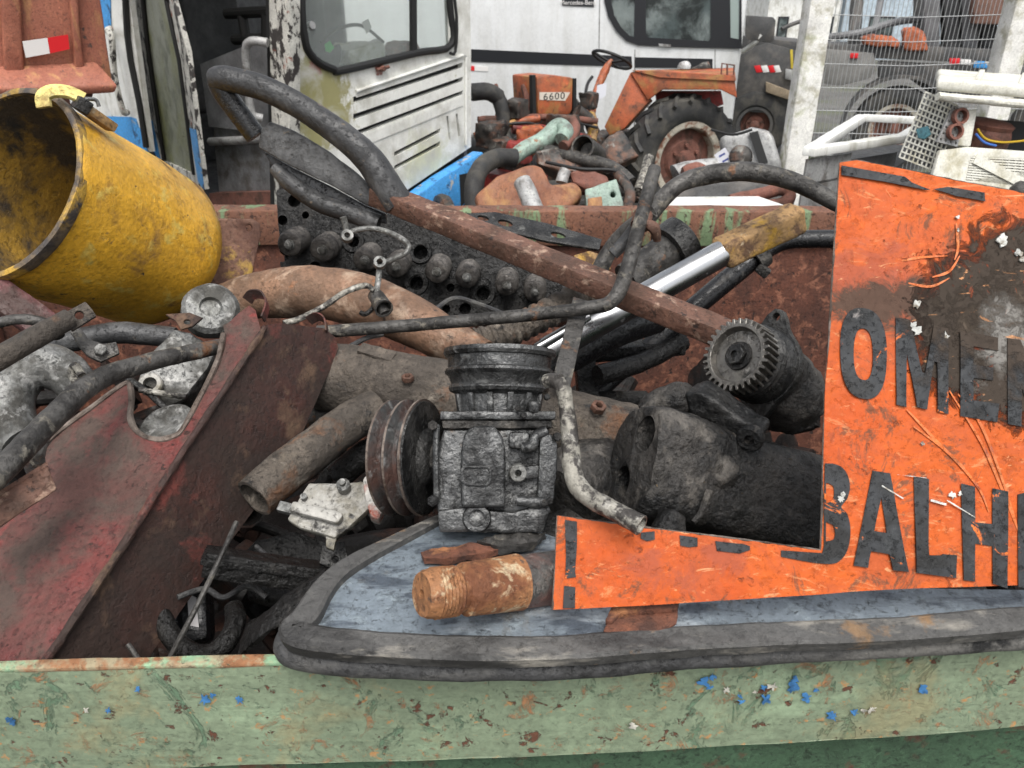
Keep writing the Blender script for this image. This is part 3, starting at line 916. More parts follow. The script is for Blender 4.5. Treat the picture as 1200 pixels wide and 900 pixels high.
mb.build('boss', M['castdark'], cb, ang=60)
mb = MB(); mb.tube([P(832, 575, .868), P(822, 600, .862), P(812, 612, .858)], [.006, .004, .003], 8); mb.build('casting_rib', M['castdark'], cb)
mb = MB(); mb.tube([P(780, 640, .86), P(784, 618, .86), P(790, 602, .865)], [.02, .02, .012], 10); mb.lumpy(.003, 50, .008, it=2); mb.build('foot_lump', M['castdark'], cb, ang=60)

# ---------------------------------------------------------------- gear drive
gd = T('gear_drive', 'grimy gear pump with a large toothed gear facing up beside the orange sign', 'gear pump', P(900, 470, 1.0))
gc = P(861, 415, .965)
ga = (RT * .74 - UP * .22 + FW * .63).normalized()     # into the housing
GR = 44 * .965 / F
gu = (UP - ga * UP.dot(ga)).normalized(); gw = ga.cross(gu)
NT = 32
mb = MB()
outer0, outer1 = [], []
th = .026
tw = .10
for i in range(NT):
    for f, rr in ((-.30, .86), (-.17, 1.0), (.17, 1.0), (.30, .86)):
        a = 2 * math.pi * (i + f) / NT
        for lst, z, da in ((outer0, 0, 0), (outer1, th, tw)):
            lst.append(mb.bm.verts.new(gc + ga * z + (gu * math.cos(a + da) + gw * math.sin(a + da)) * GR * rr))
n = len(outer0)
in0, in1 = [], []
for i in range(n):
    a = math.atan2((outer0[i].co - gc).dot(gw), (outer0[i].co - gc).dot(gu))
    in0.append(mb.bm.verts.new(gc + (gu * math.cos(a) + gw * math.sin(a)) * GR * .76))
    in1.append(mb.bm.verts.new(gc + ga * .010 + (gu * math.cos(a) + gw * math.sin(a)) * GR * .70))
for i in range(n):
    j = (i + 1) % n
    mb.bm.faces.new((outer0[i], outer0[j], outer1[j], outer1[i]))
    mb.bm.faces.new((in0[i], in0[j], outer0[j], outer0[i]))
    mb.bm.faces.new((in1[i], in1[j], in0[j], in0[i]))
mb.bm.faces.new(in1); mb.bm.faces.new(outer1)
mb.bevel(.0006, ang=40, seg=1)
M['gear'] = mat('gear_steel', (.17, .16, .145), [dict(c=(.03, .028, .025), s=30, t=.56, w=.06, r=.4, m=.2), dict(c=(.42, .40, .37), s=40, t=.62, w=.05)], rough=.38, metal=.8, bump=.4)
mb.build('gear', M['gear'], gd, ang=25)
mb = MB(); mb.lathe([(.010, 0), (.010, GR * .40), (.006, GR * .38), (.006, 0)], gc, ga, 40); mb.build('washer', M['castdark'], gd)
mb = MB(); mb.nut(gc + ga * .007, -ga, GR * .30, .009); mb.bevel(.0008); nut_ = mb.build('hub_nut', M['oilgrey'], gd)
c = MB(); c.cyl(gc + ga * .002, gc - ga * .01, GR * .10, 14); cut(nut_, c)
mb = MB(); mb.lathe([(th, 0), (th, GR * .95), (th + .004, GR * 1.03), (th + .008, GR * .99), (th + .012, GR * 1.05), (th + .018, GR * 1.0), (th + .022, GR * 1.06), (th + .04, GR * 1.08), (th + .04, 0)], gc, ga, 56)
mb.lumpy(.0012, 40, .02, it=1); mb.build('neck', M['oilgrey'], gd)
# flange plate with an ear, and the rough body behind
mb = MB()
fo = gc + ga * (th + .038)
ol = []
for i in range(48):
    a = 2 * math.pi * i / 48
    e1 = math.atan2((P(913, 372, 1.01) - fo).dot(gw), (P(913, 372, 1.01) - fo).dot(gu))
    e2 = math.atan2((P(880, 500, .98) - fo).dot(gw), (P(880, 500, .98) - fo).dot(gu))
    rr = 1.12
    for e, amp in ((e1, .55), (e2, .42)):
        dd = math.atan2(math.sin(a - e), math.cos(a - e))
        rr += amp * math.exp(-(dd / .28) ** 2)
    ol.append(fo + (gu * math.cos(a) + gw * math.sin(a)) * GR * rr)
he = fo + (gu * math.cos(e1) + gw * math.sin(e1)) * GR * 1.42
mb.prism(ol, ga * .012, holes=[[he + (gu * math.cos(t) + gw * math.sin(t)) * .006 for t in [2 * math.pi * i / 14 for i in range(14)]]], nrm=ga)
mb.bevel(.0015); mb.lumpy(.001, 40, .012, it=3); mb.build('flange', M['oilgrey'], gd)
mb = MB(); mb.lathe([(0, 0), (0, GR * 1.0), (.03, GR * 1.05), (.06, GR * 1.12), (.09, GR * .95), (.10, 0)], fo + ga * .0125, (ga - UP * .55).normalized(), 32); mb.lumpy(.006, 30, .008, it=4)
mb.build('pump_body', M['castdark'], gd, ang=60)

# ---------------------------------------------------------------- lever with tube loop
lv = T('lever_arm', 'long rusty square bar ending in a bent black tube loop', 'lever', P(640, 320, 1.3))
b0, b1 = P(440, 226, 1.335), P(850, 392, 1.16)
mb = MB(); bu = (UP * .8 - FW * .75 + RT * .35).normalized()
mb.bar(b0, b1, .046, .034, bu); mb.bevel(.004); mb.lumpy(.0016, 22, .018, it=6); mb.build('square_bar', M['rustbar'], lv)
mb = MB()
lp = [P(468, 240, 1.325), P(452, 216, 1.318), P(430, 184, 1.31), P(392, 152, 1.305), P(350, 124, 1.295), P(310, 104, 1.29), P(282, 96, 1.29), P(262, 92, 1.292), P(252, 93, 1.30)]
mb.tube(lp, [.0265, .0275, .0255, .023, .0215, .0215, .021, .021, .019], 20, n=8); mb.lumpy(.0008, 40, .02, it=1)
mb.build('loop_tube', M['blacktube'], lv)
mb = MB(); mb.tube([P(254, 94, 1.30), P(262, 108, 1.31), P(280, 133, 1.325), P(300, 160, 1.34)], [.018, .0195, .019, .0185], 18, n=6); mb.build('return_tube', M['blackgloss'], lv)
lpp = P3((300, 160, 1.33), (340, 142, 1.325), (440, 240, 1.345))
mb = MB(); mb.prism(lpp.pts([(305, 151), (316, 142), (345, 153), (385, 177), (420, 204), (448, 232), (452, 248), (425, 238), (385, 216), (340, 194), (302, 173)]), -lpp.n * .018, nrm=lpp.n)
mb.bevel(.004); mb.lumpy(.0012, 30, .015, it=4); mb.build('gusset_plate', M['blacktube'], lv)
mb = MB(); mb.prism(lpp.pts([(303, 174), (340, 195), (385, 217), (425, 239), (450, 249), (450, 262), (420, 252), (385, 240), (350, 222), (318, 200)], -.019), -lpp.n * .012, nrm=lpp.n); mb.bevel(.003); mb.build('lower_plate', M['blackgloss'], lv)
mb = MB(); mb.tube([P(322, 196, 1.36), P(342, 216, 1.36), P(375, 238, 1.36), (P(410, 250, 1.36)), P(444, 262, 1.36)], [.012, .016, .017, .0165, .0165], 16, n=6, hollow=.003); mb.build('lower_tube', M['blacktube'], lv)

# ---------------------------------------------------------------- cylinder head
hn = (CAM - P(510, 310, 1.65)).normalized() + V((-.15, 0, .25))
hpn = PL(P(510, 310, 1.62), hn)
hk = hpn.k; hnn = hpn.n
hd = T('cylinder_head', 'oily black engine cylinder head with a row of valve springs', 'cylinder head', hpn.at(520, 370))
holes = []
mb = MB()
mb.prism(hpn.pts([(323, 222), (345, 219), (420, 236), (520, 262), (640, 296), (712, 316), (708, 352), (660, 376), (560, 378), (430, 352), (328, 318)]), -hnn * .10, nrm=hnn)
mb.bevel(.005); mb.lumpy(.0018, 22, .016, it=5)
hb = mb.build('head_block', M['oil'], hd)
c = MB()
for x, y, r in ((331, 258, 6), (358, 252, 4.5), (345, 235, 8), (331, 300, 7), (369, 312, 6), (414, 283, 7), (493, 296, 9), (488, 332, 8), (566, 344, 8), (528, 337, 5), (545, 362, 7), (523, 362, 5), (405, 250, 5)):
    p = hpn.at(x, y); c.cyl(p + hnn * .02, p - hnn * .035, r * hk, 18)
cut(hb, c)
for x, y, r in ((488, 332, 14), (566, 344, 14), (414, 283, 13), (493, 296, 13)):
    mb = MB(); p = hpn.at(x, y)
    mb.lathe([(-.004, r * hk * .62), (.004, r * hk * .66), (.005, r * hk * .78), (.005, r * hk), (-.004, r * hk * 1.08)], p, hnn, 28, closed=True); mb.lumpy(.0008, 50, .02, it=1)
    mb.build('bore_rim', M['oil'], hd)
M['spring'] = mat('valve_spring_steel', (.075, .068, .062), [dict(c=(.14, .125, .11), s=30, t=.62, w=.06), dict(c=(.02, .018, .017), s=24, t=.55, w=.06)], rough=.5, metal=.4, bump=.6)
sa = (hnn + V((.02, 0, -.42))).normalized()
for x, y, s_ in ((347, 290, 1.05), (384, 296, 1.05), (432, 308, 1.0), (467, 315, .95), (513, 321, .97), (547, 327, .95), (592, 336, .92), (624, 343, .90)):
    p = hpn.at(x + 3, y - 11, -.004)
    r = 13.6 * hk * s_
    mb = MB()
    pr = [(0, 0), (0, r * 1.02)]
    for i in range(10):
        z = .001 + i * .0062
        pr += [(z + .0010, r * 1.0), (z + .0025, r * 1.06), (z + .0042, r * 1.0), (z + .0052, r * .86)]
    pr += [(.0645, r * .98), (.0675, r * .98), (.0695, r * .9), (.0695, 0)]
    mb.lathe(pr, p, sa, 24); mb.lumpy(.0005, 60, .02, it=1)
    sp_ = mb.build('valve_spring', M['spring'], hd, ang=50)
    mb = MB(); mb.lathe([(.069, 0), (.069, r * .42), (.0715, r * .40), (.0715, r * .30), (.0785, r * .27), (.0795, r * .20), (.0795, 0)], p, sa, 18)
    mb.build('valve_stem', M['alu'], sp_)
# top flange strip of the head
mb = MB()
tf = PL(hpn.at(600, 270), V((.1, -.35, .9)))
mb.prism(tf.pts([(540, 252), (580, 250), (640, 263), (705, 282), (702, 294), (640, 284), (575, 268)], .004), -tf.n * .006, holes=[tf.pts(ell(x, y, a, b, 14, 18), .004) for x, y, a, b in ((566, 257, 7, 2.8), (592, 263, 9, 3.6), (654, 277, 9, 3.2))], nrm=tf.n)
mb.bevel(.001); mb.build('top_flange', M['oilgrey'], hd)
mb = MB(); mb.prism(hpn.pts([(672, 302), (690, 297), (712, 304), (715, 318), (700, 322), (678, 318)], .012), hnn * .012, nrm=hnn); mb.bevel(.002)
mb.build('corner_tab', M['yellowrust'], hd)

# thin brake pipe
bpz = T('brake_pipe', 'thin bent metal fuel line with banjo ends hanging over the cylinder head', 'pipe', P(440, 350, 1.25))
mb = MB(); mb.tube([P(407, 274, 1.27), P(420, 269, 1.265), P(440, 268, 1.26), P(462, 275, 1.25), P(478, 286, 1.25), P(476, 296, 1.25), P(464, 302, 1.245), P(450, 308, 1.24)], .0046, 10, n=8); mb.build('line', M['alu'], bpz)
mb = MB(); mb.tube([P(402, 254, 1.26), P(405, 264, 1.265), P(407, 277, 1.27)], [.006, .005, .005], 10); mb.build('line', M['alu'], bpz)
mb = MB(); mb.tube([P(445, 312, 1.24), P(443, 330, 1.23), P(440, 348, 1.22)], .0050, 10); mb.build('line', M['alu'], bpz)
for x, y, d in ((407, 277, 1.26), (445, 308, 1.23)):
    mb = MB(); a = (CAM - P(x, y, d)).normalized() + UP * .4
    mb.lathe([(-.006, .005), (-.006, .010), (.006, .010), (.006, .005)], P(x, y, d), a, 20, closed=True); mb.build('banjo_end', M['alu'], bpz)
mb = MB(); mb.tube([P(441, 346, 1.22), P(445, 354, 1.215), P(450, 362, 1.20)], [.012, .014, .0155], 14, n=4, hollow=.003); mb.build('nut', M['greytube'], bpz)
mb = MB(); mb.tube([P(438, 340, 1.22), P(428, 335, 1.215), P(405, 342, 1.20), P(378, 360, 1.18), P(350, 374, 1.16), P(332, 379, 1.15)], .0048, 10, n=8); mb.lumpy(.0006, 60, .01, it=1); mb.build('line', M['paletube'], bpz)
mb = MB(); mb.tube([P(440, 350, 1.22), P(436, 362, 1.215), P(428, 368, 1.21), P(422, 366, 1.21)], .004, 8); mb.build('line', M['oil'], bpz)

# exhaust pipe
mb = MB(); mb.tube([P(268, 356, 1.40), P(300, 347, 1.385), P(345, 342, 1.365), P(395, 346, 1.34), P(440, 357, 1.31), P(480, 375, 1.28), P(520, 396, 1.25), P(566, 420, 1.22)], [.040, .043, .046, .048, .048, .044, .038, .030], 24, n=8); mb.lumpy(.0028, 14, .02, it=2)
tag(mb.build('exhaust_pipe', M['exhaust']), 'fat curved tan rusty exhaust pipe lying below the cylinder head', 'exhaust pipe')
# corrugated hose
mb = MB(); path = cr([P(560, 402, 1.24), P(600, 387, 1.25), P(640, 368, 1.27), P(690, 340, 1.32)], 24)
rr = [(.026 if i % 6 < 3 else .0225) for i in range(len(path))]
mb.tube(path, rr, 18, n=1); mb.lumpy(.0022, 40, .012, it=2)
tag(mb.build('corrugated_pipe', M['dirtytube']), 'rusty corrugated flexible pipe passing under the square bar', 'flexible pipe')
# long thin bent pipe
mb = MB(); mb.tube([P(372, 389, 1.15), P(420, 386, 1.15), P(520, 378, 1.14), P(620, 369, 1.13), P(695, 360, 1.12), P(715, 354, 1.12), P(726, 340, 1.125), P(735, 316, 1.14), P(745, 280, 1.165), P(757, 235, 1.20), P(767, 198, 1.23)], [.0098] * 4 + [.0102, .011, .012, .0115, .0112, .0108, .0108], 16, n=8); mb.lumpy(.0006, 40, .01, it=1)
tag(mb.build('bent_pipe', M['greytube']), 'long thin grey pipe bent upright across the rusty square bar', 'pipe')
mb = MB(); mb.tube([P(700, 322, 1.30), P(712, 298, 1.30), P(730, 274, 1.28), P(750, 258, 1.25), P(764, 246, 1.235)], [.015, .014, .013, .013, .014], 14, n=6, hollow=.003); mb.lumpy(.001, 40, .01, it=1)
tag(mb.build('short_hose', M['greytube']), 'short grey hose stub climbing beside the upright bent pipe', 'hose')
mb = MB(); mb.tube([P(718, 298, 1.24), P(735, 280, 1.235), P(748, 262, 1.22)], [.010, .011, .011], 14, n=6, hollow=.002)
tag(mb.build('sleeve_pipe', M['blacktube']), 'small dark open pipe end beside the upright bent pipe', 'pipe')
cl = MB(); q = P(752, 258, 1.195); cl.lathe([(-.012, .012), (-.012, .016), (.012, .016), (.012, .012)], q, P(757, 235, 1.20) - P(745, 280, 1.165), 18, closed=True)
cl.tube([P(757, 262, 1.185), P(767, 268, 1.18), P(770, 282, 1.19)], [.008, .009, .006], 10); cl.lumpy(.0012, 50, .01, it=2)
tag(cl.build('pipe_clamp', M['rustbar']), 'rusty clamp gripping the upright bent pipe', 'clamp')
mb = MB(); mb.tube([P(758, 256, 1.30), P(774, 236, 1.30), P(796, 216, 1.30), P(825, 206, 1.30), P(862, 201, 1.29), P(898, 204, 1.28), P(935, 215, 1.27), P(985, 240, 1.25)], [.0155, .0155, .015, .0165, .0165, .016, .015, .014], 16, n=8); mb.lumpy(.0012, 30, .012, it=1)
tag(mb.build('rubber_hose', M['greytube']), 'thick grey rubber hose arching over the rear rim to the orange sign', 'hose')
cpl = T('pipe_coupling', 'stubby grey pipe coupling with a dark end beside the chrome rod', 'coupling', P(780, 320, 1.45))
mb = MB(); mb.tube([P(735, 330, 1.45), P(760, 313, 1.46), P(785, 293, 1.47)], [.036, .037, .038], 24, n=4); mb.lumpy(.002, 30, .02, it=2); mb.build('pipe_body', M['greytube'], cpl)
mb = MB(); a = (P(800, 283, 1.475) - P(770, 304, 1.46)).normalized(); p = P(783, 295, 1.465)
mb.lathe([(0, .030), (0, .050), (.030, .054), (.038, .054), (.040, .050), (.040, .040), (.010, .036)], p, a, 28, closed=True); mb.lumpy(.0012, 40, .02, it=1); mb.build('collar', M['oilgrey'], cpl)

# chrome hydraulic rod
hr = T('hydraulic_cylinder', 'hydraulic cylinder with a bright chrome rod and yellow brown square end', 'hydraulic cylinder', P(760, 350, 1.35))
h0, h1, h2 = P(640, 412, 1.30), P(846, 297, 1.37), P(936, 254, 1.40)
mb = MB(); mb.tube([h0, h1], .0245, 28, n=1); mb.build('rod', M['chrome'], hr)
mb = MB(); mb.bar(h1 - (h2 - h1) * .03, h2, .052, .052, (UP + FW * -.5)); mb.bevel(.010, seg=3); mb.lumpy(.0015, 30, .014, it=5); mb.build('rod_end', M['yellowrust'], hr)
mb = MB(); q0 = P(600, 444, 1.32); q1 = P(725, 372, 1.36)
mb.tube([q0, P(660, 417, 1.36), P(722, 385, 1.40), P(770, 372, 1.44)], [.034, .035, .035, .030], 22, n=5); mb.build('barrel', M['blackgloss'], hr)
mb = MB(); mb.tube([P(628, 408, 1.27), P(690, 372, 1.30)], .008, 12, n=1); tag(mb.build('thin_rod', M['chrome']), 'thin bright rod lying beside the chrome hydraulic rod', 'rod')
# black pipe behind
bk = T('black_pipe', 'gloss black pipe with a clip rising behind the chrome rod', 'pipe', P(800, 360, 1.5))
mb = MB(); mb.tube([P(690, 470, 1.52), P(740, 424, 1.53), P(800, 372, 1.54), P(850, 330, 1.56), P(885, 302, 1.57), P(905, 288, 1.58), P(930, 281, 1.58), P(990, 280, 1.58)], [.016, .018, .021, .022, .021, .020, .019, .019], 18, n=8); mb.build('tube', M['blackgloss'], bk)
mb = MB(); q = P(888, 302, 1.565); mb.lathe([(-.014, .022), (-.014, .028), (.014, .028), (.014, .022)], q, P(905, 288, 1.58) - P(850, 330, 1.56), 18, closed=True)
mb.build('clip', M['castdark'], bk)
mb = MB(); mb.bar(P(888, 312, 1.55), P(900, 322, 1.55), .02, .02); mb.bevel(.003); mb.build('clip_bolt', M['castdark'], bk)
# flat strip
mb = MB(); mb.bar(P(681, 352, 1.17), P(657, 452, 1.02), .026, .006, (CAM - P(670, 400, 1.1))); mb.bevel(.0015); mb.lumpy(.0008, 30, .012, it=3)
tag(mb.build('flat_strip', M['greytube']), 'flat dark steel strip standing behind the compressor flange', 'steel strip')
# axle tube
at_ = T('axle_tube', 'thick mud caked steel axle tube lying behind the compressor', 'axle', P(560, 500, 1.12))
mb = MB(); mb.tube([P(372, 440, 1.14), P(384, 442, 1.14), P(450, 451, 1.12), P(560, 470, 1.10), P(680, 500, 1.08), P(762, 522, 1.07)], [.046, .052, .052, .051, .050, .050], 28, n=8); mb.lumpy(.003, 18, .014, it=3)
mb.build('tube', M['dirtytube'], at_)
mb = MB(); mb.bar(P(422, 409, 1.10), P(462, 421, 1.09), .02, .012, UP - FW); mb.bevel(.002); mb.lumpy(.002, 50, .006, it=4); mb.build('tab', M['dirtytube'], at_)
mb = MB(); mb.lathe([(0, 0), (0, .012), (.006, .011), (.009, .006), (.009, 0)], P(412, 436, 1.085), (CAM - P(412, 436, 1.08)) + UP * .3, 14); mb.lumpy(.001, 80, .01, it=1); mb.build('plug', M['dirtytube'], at_)
# second tube
mb = MB(); mb.tube([P(298, 584, .93), P(330, 556, .96), P(370, 525, 1.0), P(410, 495, 1.05), P(440, 478, 1.08)], [.027, .028, .028, .028, .028], 22, n=6, hollow=.004); mb.lumpy(.0016, 26, .012, it=2)
tag(mb.build('steel_tube', M['dirtytube']), 'grubby steel tube poking out from behind the red sheet', 'tube')
mb = MB(); mb.tube([P(330, 520, 1.10), P(365, 492, 1.14), P(420, 472, 1.18)], .016, 14); mb.lumpy(.0016, 26, .012, it=2)
tag(mb.build('thin_tube', M['greytube']), 'thin grey tube wedged between red sheet and axle tube', 'tube')
mb = MB(); mb.tube([P(325, 545, 1.0), P(355, 520, 1.02), P(390, 505, 1.06)], [.006, .008, .006], 10)
tag(mb.build('cable', M['rubber']), 'short black cable above the grubby steel tube', 'cable')

# white bracket
wb = T('white_bracket', 'dirty white cast bracket with a stud lying left of the pulley', 'bracket', P(390, 640, .90))
wp = PL(P(390, 600, .88), (CAM - P(390, 600, .88)).normalized() + V((-.2, 0, .7)))
mb = MB(); mb.prism(wp.pts([(362, 566), (405, 567), (424, 563), (437, 572), (432, 596), (404, 622), (392, 630), (352, 618), (337, 608), (347, 590)]), -wp.n * .012, nrm=wp.n); mb.bevel(.002); mb.lumpy(.0015, 40, .007, it=4); mb.build('plate', M['whitecast'], wb)
mb = MB(); mb.prism(wp.pts([(345, 590), (396, 602), (405, 607), (398, 618), (340, 603)], .0003), wp.n * .012, nrm=wp.n); mb.bevel(.004); mb.lumpy(.001, 40, .007, it=3); mb.build('ridge', M['whitecast'], wb)
mb = MB(); mb.prism(wp.pts([(381, 624), (394, 627), (390, 643), (381, 640)], -.004), -wp.n * .006, nrm=wp.n); mb.bevel(.001); mb.build('tab', M['whitecast'], wb)
mb = MB(); mb.prism(wp.pts([(425, 563), (440, 540), (449, 545), (450, 596), (444, 610), (434, 606), (428, 585)], .003), -wp.n * .02, nrm=wp.n); mb.bevel(.003); mb.lumpy(.002, 40, .007, it=4); mb.build('ear', mat('white_red_paint', (.48, .46, .42), [dict(c=(.30, .06, .03), s=16, t=.52, w=.04), dict(c=(.05, .045, .04), s=24, t=.6, w=.04)], rough=.6), wb)
mb = MB(); mb.lathe([(0, 0), (0, .008), (.012, .008), (.014, .004), (.02, .004), (.02, 0)], wp.at(404, 573, .001), wp.n, 20); mb.build('stud', M['alu'], wb)
mb = MB(); mb.lathe([(0, 0), (0, .004), (.006, .004), (.006, 0)], wp.at(357, 584, .001), wp.n, 14); mb.build('rivet', M['alu'], wb)
mb = MB(); mb.bar(wp.at(326, 592, -.004), wp.at(346, 597, -.004), .012, .010, wp.n); mb.bevel(.001); mb.build('stub', M['alu'], wb)

# dark flat channel, rods, curved pipes in the pit
dc = T('channel_bar', 'shade-darkened steel channel lying level in the pit by the panel', 'steel channel', P(310, 670, .90))
mb = MB(); mb.bar(P(238, 650, .86), P(398, 672, .90), .045, .008, V((0, .3, 1))); mb.bar(P(238, 662, .845), P(396, 684, .885), .006, .03, V((0, .3, 1))); mb.bevel(.0015); mb.lumpy(.0012, 30, .012, it=5); mb.build('web', M['oil'], dc)  # near-black colour stands in for the pit's shade
mb = MB(); q = PL(P(390, 650, .905), CAM - P(390, 650, .9) + V((0, 0, .4))); mb.prism(q.pts([(378, 636), (404, 634), (408, 662), (392, 668), (374, 660)]), -q.n * .006, holes=[q.pts(ell(393, 655, 4, 4, 0, 12))], nrm=q.n); mb.bevel(.001); mb.build('lug', M['oilgrey'], dc)
for L, r, lab in (([(277, 612, .86), (262, 645, .83), (232, 708, .80), (190, 788, .79)], .0030, 'long thin grey rod slanting through the dark pit'), ([(150, 755, .80), (176, 792, .79)], .0028, 'short thin rod low in the dark pit by the red sheet')):
    mb = MB(); mb.tube([P(*q) for q in L], r, 8, n=4)
    tag(mb.build('thin_rod', M['greytube']), lab, 'rod')
mb = MB(); mb.tube([P(186, 715, .86), P(200, 745, .85), P(222, 764, .84), (P(246, 767, .84)), P(266, 752, .85), P(276, 728, .87), P(274, 712, .89)], .0115, 14, n=6); mb.lumpy(.0008, 40, .012, it=1)
tag(mb.build('curved_pipe', M['oil']), 'dark curved pipe at the bottom of the pit beside the red sheet', 'pipe')  # blackened to imitate the shadow down in the pit
cn = T('canister', 'black canister with a white paper label deep in the pit', 'canister', P(226, 755, .93))
mb = MB(); mb.bar(P(224, 755, .93), P(222, 672, .96), .05, .05); mb.bevel(.008); mb.build('body', M['blackgloss'], cn)
q = PL(P(226, 715, .918), CAM - P(226, 715, .9)); mb = MB(); mb.prism(q.pts([(219, 696), (230, 700), (233, 735), (222, 733)]), q.n * .001, nrm=q.n); mb.build('paper_label', plain('paper', (.62, .60, .60), .8), cn)
mb = MB(); q = PL(P(310, 650, 1.02), CAM - P(310, 650, 1.02) + V((0, 0, .5))); mb.prism(q.pts([(270, 665), (300, 632), (345, 622), (400, 640), (410, 665), (340, 690)]), -q.n * .01, nrm=q.n); mb.bevel(.002); mb.lumpy(.003, 15, .02, it=4)
tag(mb.build('dark_plate', M['oil']), 'dark curved plate behind the level channel in the pit', 'steel plate')
mb = MB(); mb.tube([P(560, 645, .92), P(620, 655, .93), P(690, 600, 1.0)], .03, 14); mb.lumpy(.006, 20, .02, it=2)
tag(mb.build('dark_casting', M['castdark'], ang=60), 'dark rough casting in the gap right of the compressor foot', 'casting')
mb = MB(); mb.tube([P(655, 590, .97), P(690, 560, 1.02), P(715, 540, 1.05)], [.05, .055, .04], 14); mb.lumpy(.006, 20, .015, it=2)
tag(mb.build('round_casting', M['castdark'], ang=60), 'dark rounded casting between crooked pipe and cast block', 'casting')
for i, (L, r, lab) in enumerate((([(395, 560, 1.1), (430, 530, 1.1), (470, 520, 1.15)], .02, 'dark bent hose left of the belt pulley'), ([(300, 690, .95), (360, 700, .93), (420, 680, .95)], .016, 'black hose lying under the level channel'), ([(370, 590, 1.12), (400, 520, 1.16), (430, 500, 1.18)], .012, 'dark upright pipe behind the white bracket'), ([(700, 440, 1.45), (750, 425, 1.50), (800, 400, 1.55)], .02, 'dark pipe crossing beneath the black barrel'))):
    mb = MB(); mb.tube([P(*q) for q in L], r, 12); mb.lumpy(.002, 20, .012, it=2)
    tag(mb.build('dark_hose', M['oil']), lab, 'hose')
db = T('steel_rack', 'dark painted steel frame in the shade behind the axle tube', 'steel frame', P(760, 450, 1.5))
for a, b in (((672, 415, 1.50), (800, 405, 1.55)), ((690, 470, 1.5), (760, 470, 1.5)), ((684, 410, 1.5), (690, 480, 1.48))):
    mb = MB(); mb.bar(P(*a), P(*b), .04, .03); mb.bevel(.004); mb.build('rail', M['oil'], db)

for L, r, lab in (([(300, 640, .93), (330, 668, .90), (352, 700, .87), (340, 730, .86)], .0028, 'thin black wire curling down into the pit beside the rubber flap'),
                  ([(396, 412, 1.13), (412, 405, 1.14), (430, 396, 1.16), (448, 392, 1.18)], .0042, 'short thin pipe stub above the axle tube tab'),
                  ([(208, 700, .86), (240, 690, .88), (262, 700, .88), (290, 686, .90), (312, 700, .90)], .0035, 'wavy black wire lying across the pit under the level channel'),
                  ([(690, 330, 1.40), (722, 352, 1.36), (748, 340, 1.36), (770, 352, 1.38)], .004, 'thin dark cable crossing under the chrome hydraulic rod'),
                  ([(500, 372, 1.30), (530, 350, 1.36), (560, 356, 1.36), (600, 372, 1.30)], .0045, 'thin black hose lying along the foot of the cylinder head')):
    mb = MB(); mb.tube([P(*q) for q in L], r, 8, n=7)
    tag(mb.build('wire', M['rubber']), lab, 'wire')
for x, y, d, ax_, r, lab in ((700, 480, 1.03, UP - FW + RT * .3, .011, 'rusty nut lying on the axle tube right of the crooked pipe'), (478, 446, 1.06, UP - FW * .6, .009, 'small rusty nut lying on the axle tube above the pulley')):
    mb = MB(); a_ = ax_.normalized(); q = P(x, y, d)
    mb.lathe([(0, r * .5), (0, r), (r * .8, r), (r * .9, r * .88), (r * .9, r * .5)], q, a_, 6, closed=True); mb.bevel(.0006)
    tag(mb.build('steel_nut', M['rustbar']), lab, 'nut')
# ---------------------------------------------------------------- red sheet channel
rl = P3((40, 792, .735), (303, 396, .98), (0, 600, .86))
rr_ = P3((40, 792, .735), (303, 396, .98), (397, 405, 1.10))
rf = T('red_cover', 'big dented red sheet metal cover folded along a ridge with a rounded cut out', 'sheet cover', P(150, 790, .80))
left = [(-60, 800), (-25, 800), (44, 790), (303, 396), (307, 386), (300, 362), (292, 356), (278, 366), (268, 376), (260, 380), (262, 392), (258, 415), (249, 438), (232, 472), (215, 503), (205, 512), (188, 516), (170, 512), (158, 502), (153, 488), (155, 470), (153, 452), (146, 450), (110, 476), (62, 512), (48, 530), (42, 548), (40, 570), (0, 612), (-60, 660)]
mb = MB(); mb.prism(rl.pts(left), -rl.n * .003, nrm=rl.n); mb.lumpy(.004, 7, .025, it=7, oct=3); mb.build('top_sheet', M['red'], rf)
right = [(303, 396), (307, 386), (313, 379), (330, 377), (378, 385), (392, 396), (396, 408), (388, 430), (352, 512), (300, 596), (232, 690), (160, 790), (120, 815), (60, 815), (44, 790)]
mb = MB(); mb.prism(rr_.pts(right), -rr_.n * .003, nrm=rr_.n); mb.lumpy(.004, 7, .025, it=7, oct=3); mb.build('side_sheet', M['redside'], rf)
mb = MB(); mb.tube([P(44, 790, .734), P(130, 661, .798), P(215, 529, .878), P(303, 396, .979), P(308, 386, .988)], .0045, 10, n=6); mb.lumpy(.0014, 40, .010, it=3); mb.build('fold_bead', M['redside'], rf)
mb = MB(); mb.tube([rl.at(x, y, .001) for x, y in left[10:22]], .0038, 8, n=4); mb.lumpy(.0008, 40, .012, it=2); mb.build('cut_edge', M['edgeworn'], rf)
mb = MB(); mb.tube([rl.at(x, y, .001) for x, y in left[21:27]], .0032, 8, n=4); mb.lumpy(.0008, 40, .012, it=2); mb.build('upper_edge', M['edgeworn'], rf)
for L in ([(308, 374, .99), (313, 358, 1.0), (308, 346, 1.01), (296, 345, 1.02), (290, 352, 1.03)], [(383, 390, 1.08), (381, 376, 1.09), (372, 371, 1.10), (362, 376, 1.11)]):
    mb = MB(); mb.tube([P(*q) for q in L], .0075, 8, n=6, ref=RT, prof=[(.15, -1), (.15, 1), (-.15, 1), (-.15, -1)]); mb.build('curled_edge', M['redside'], rf)
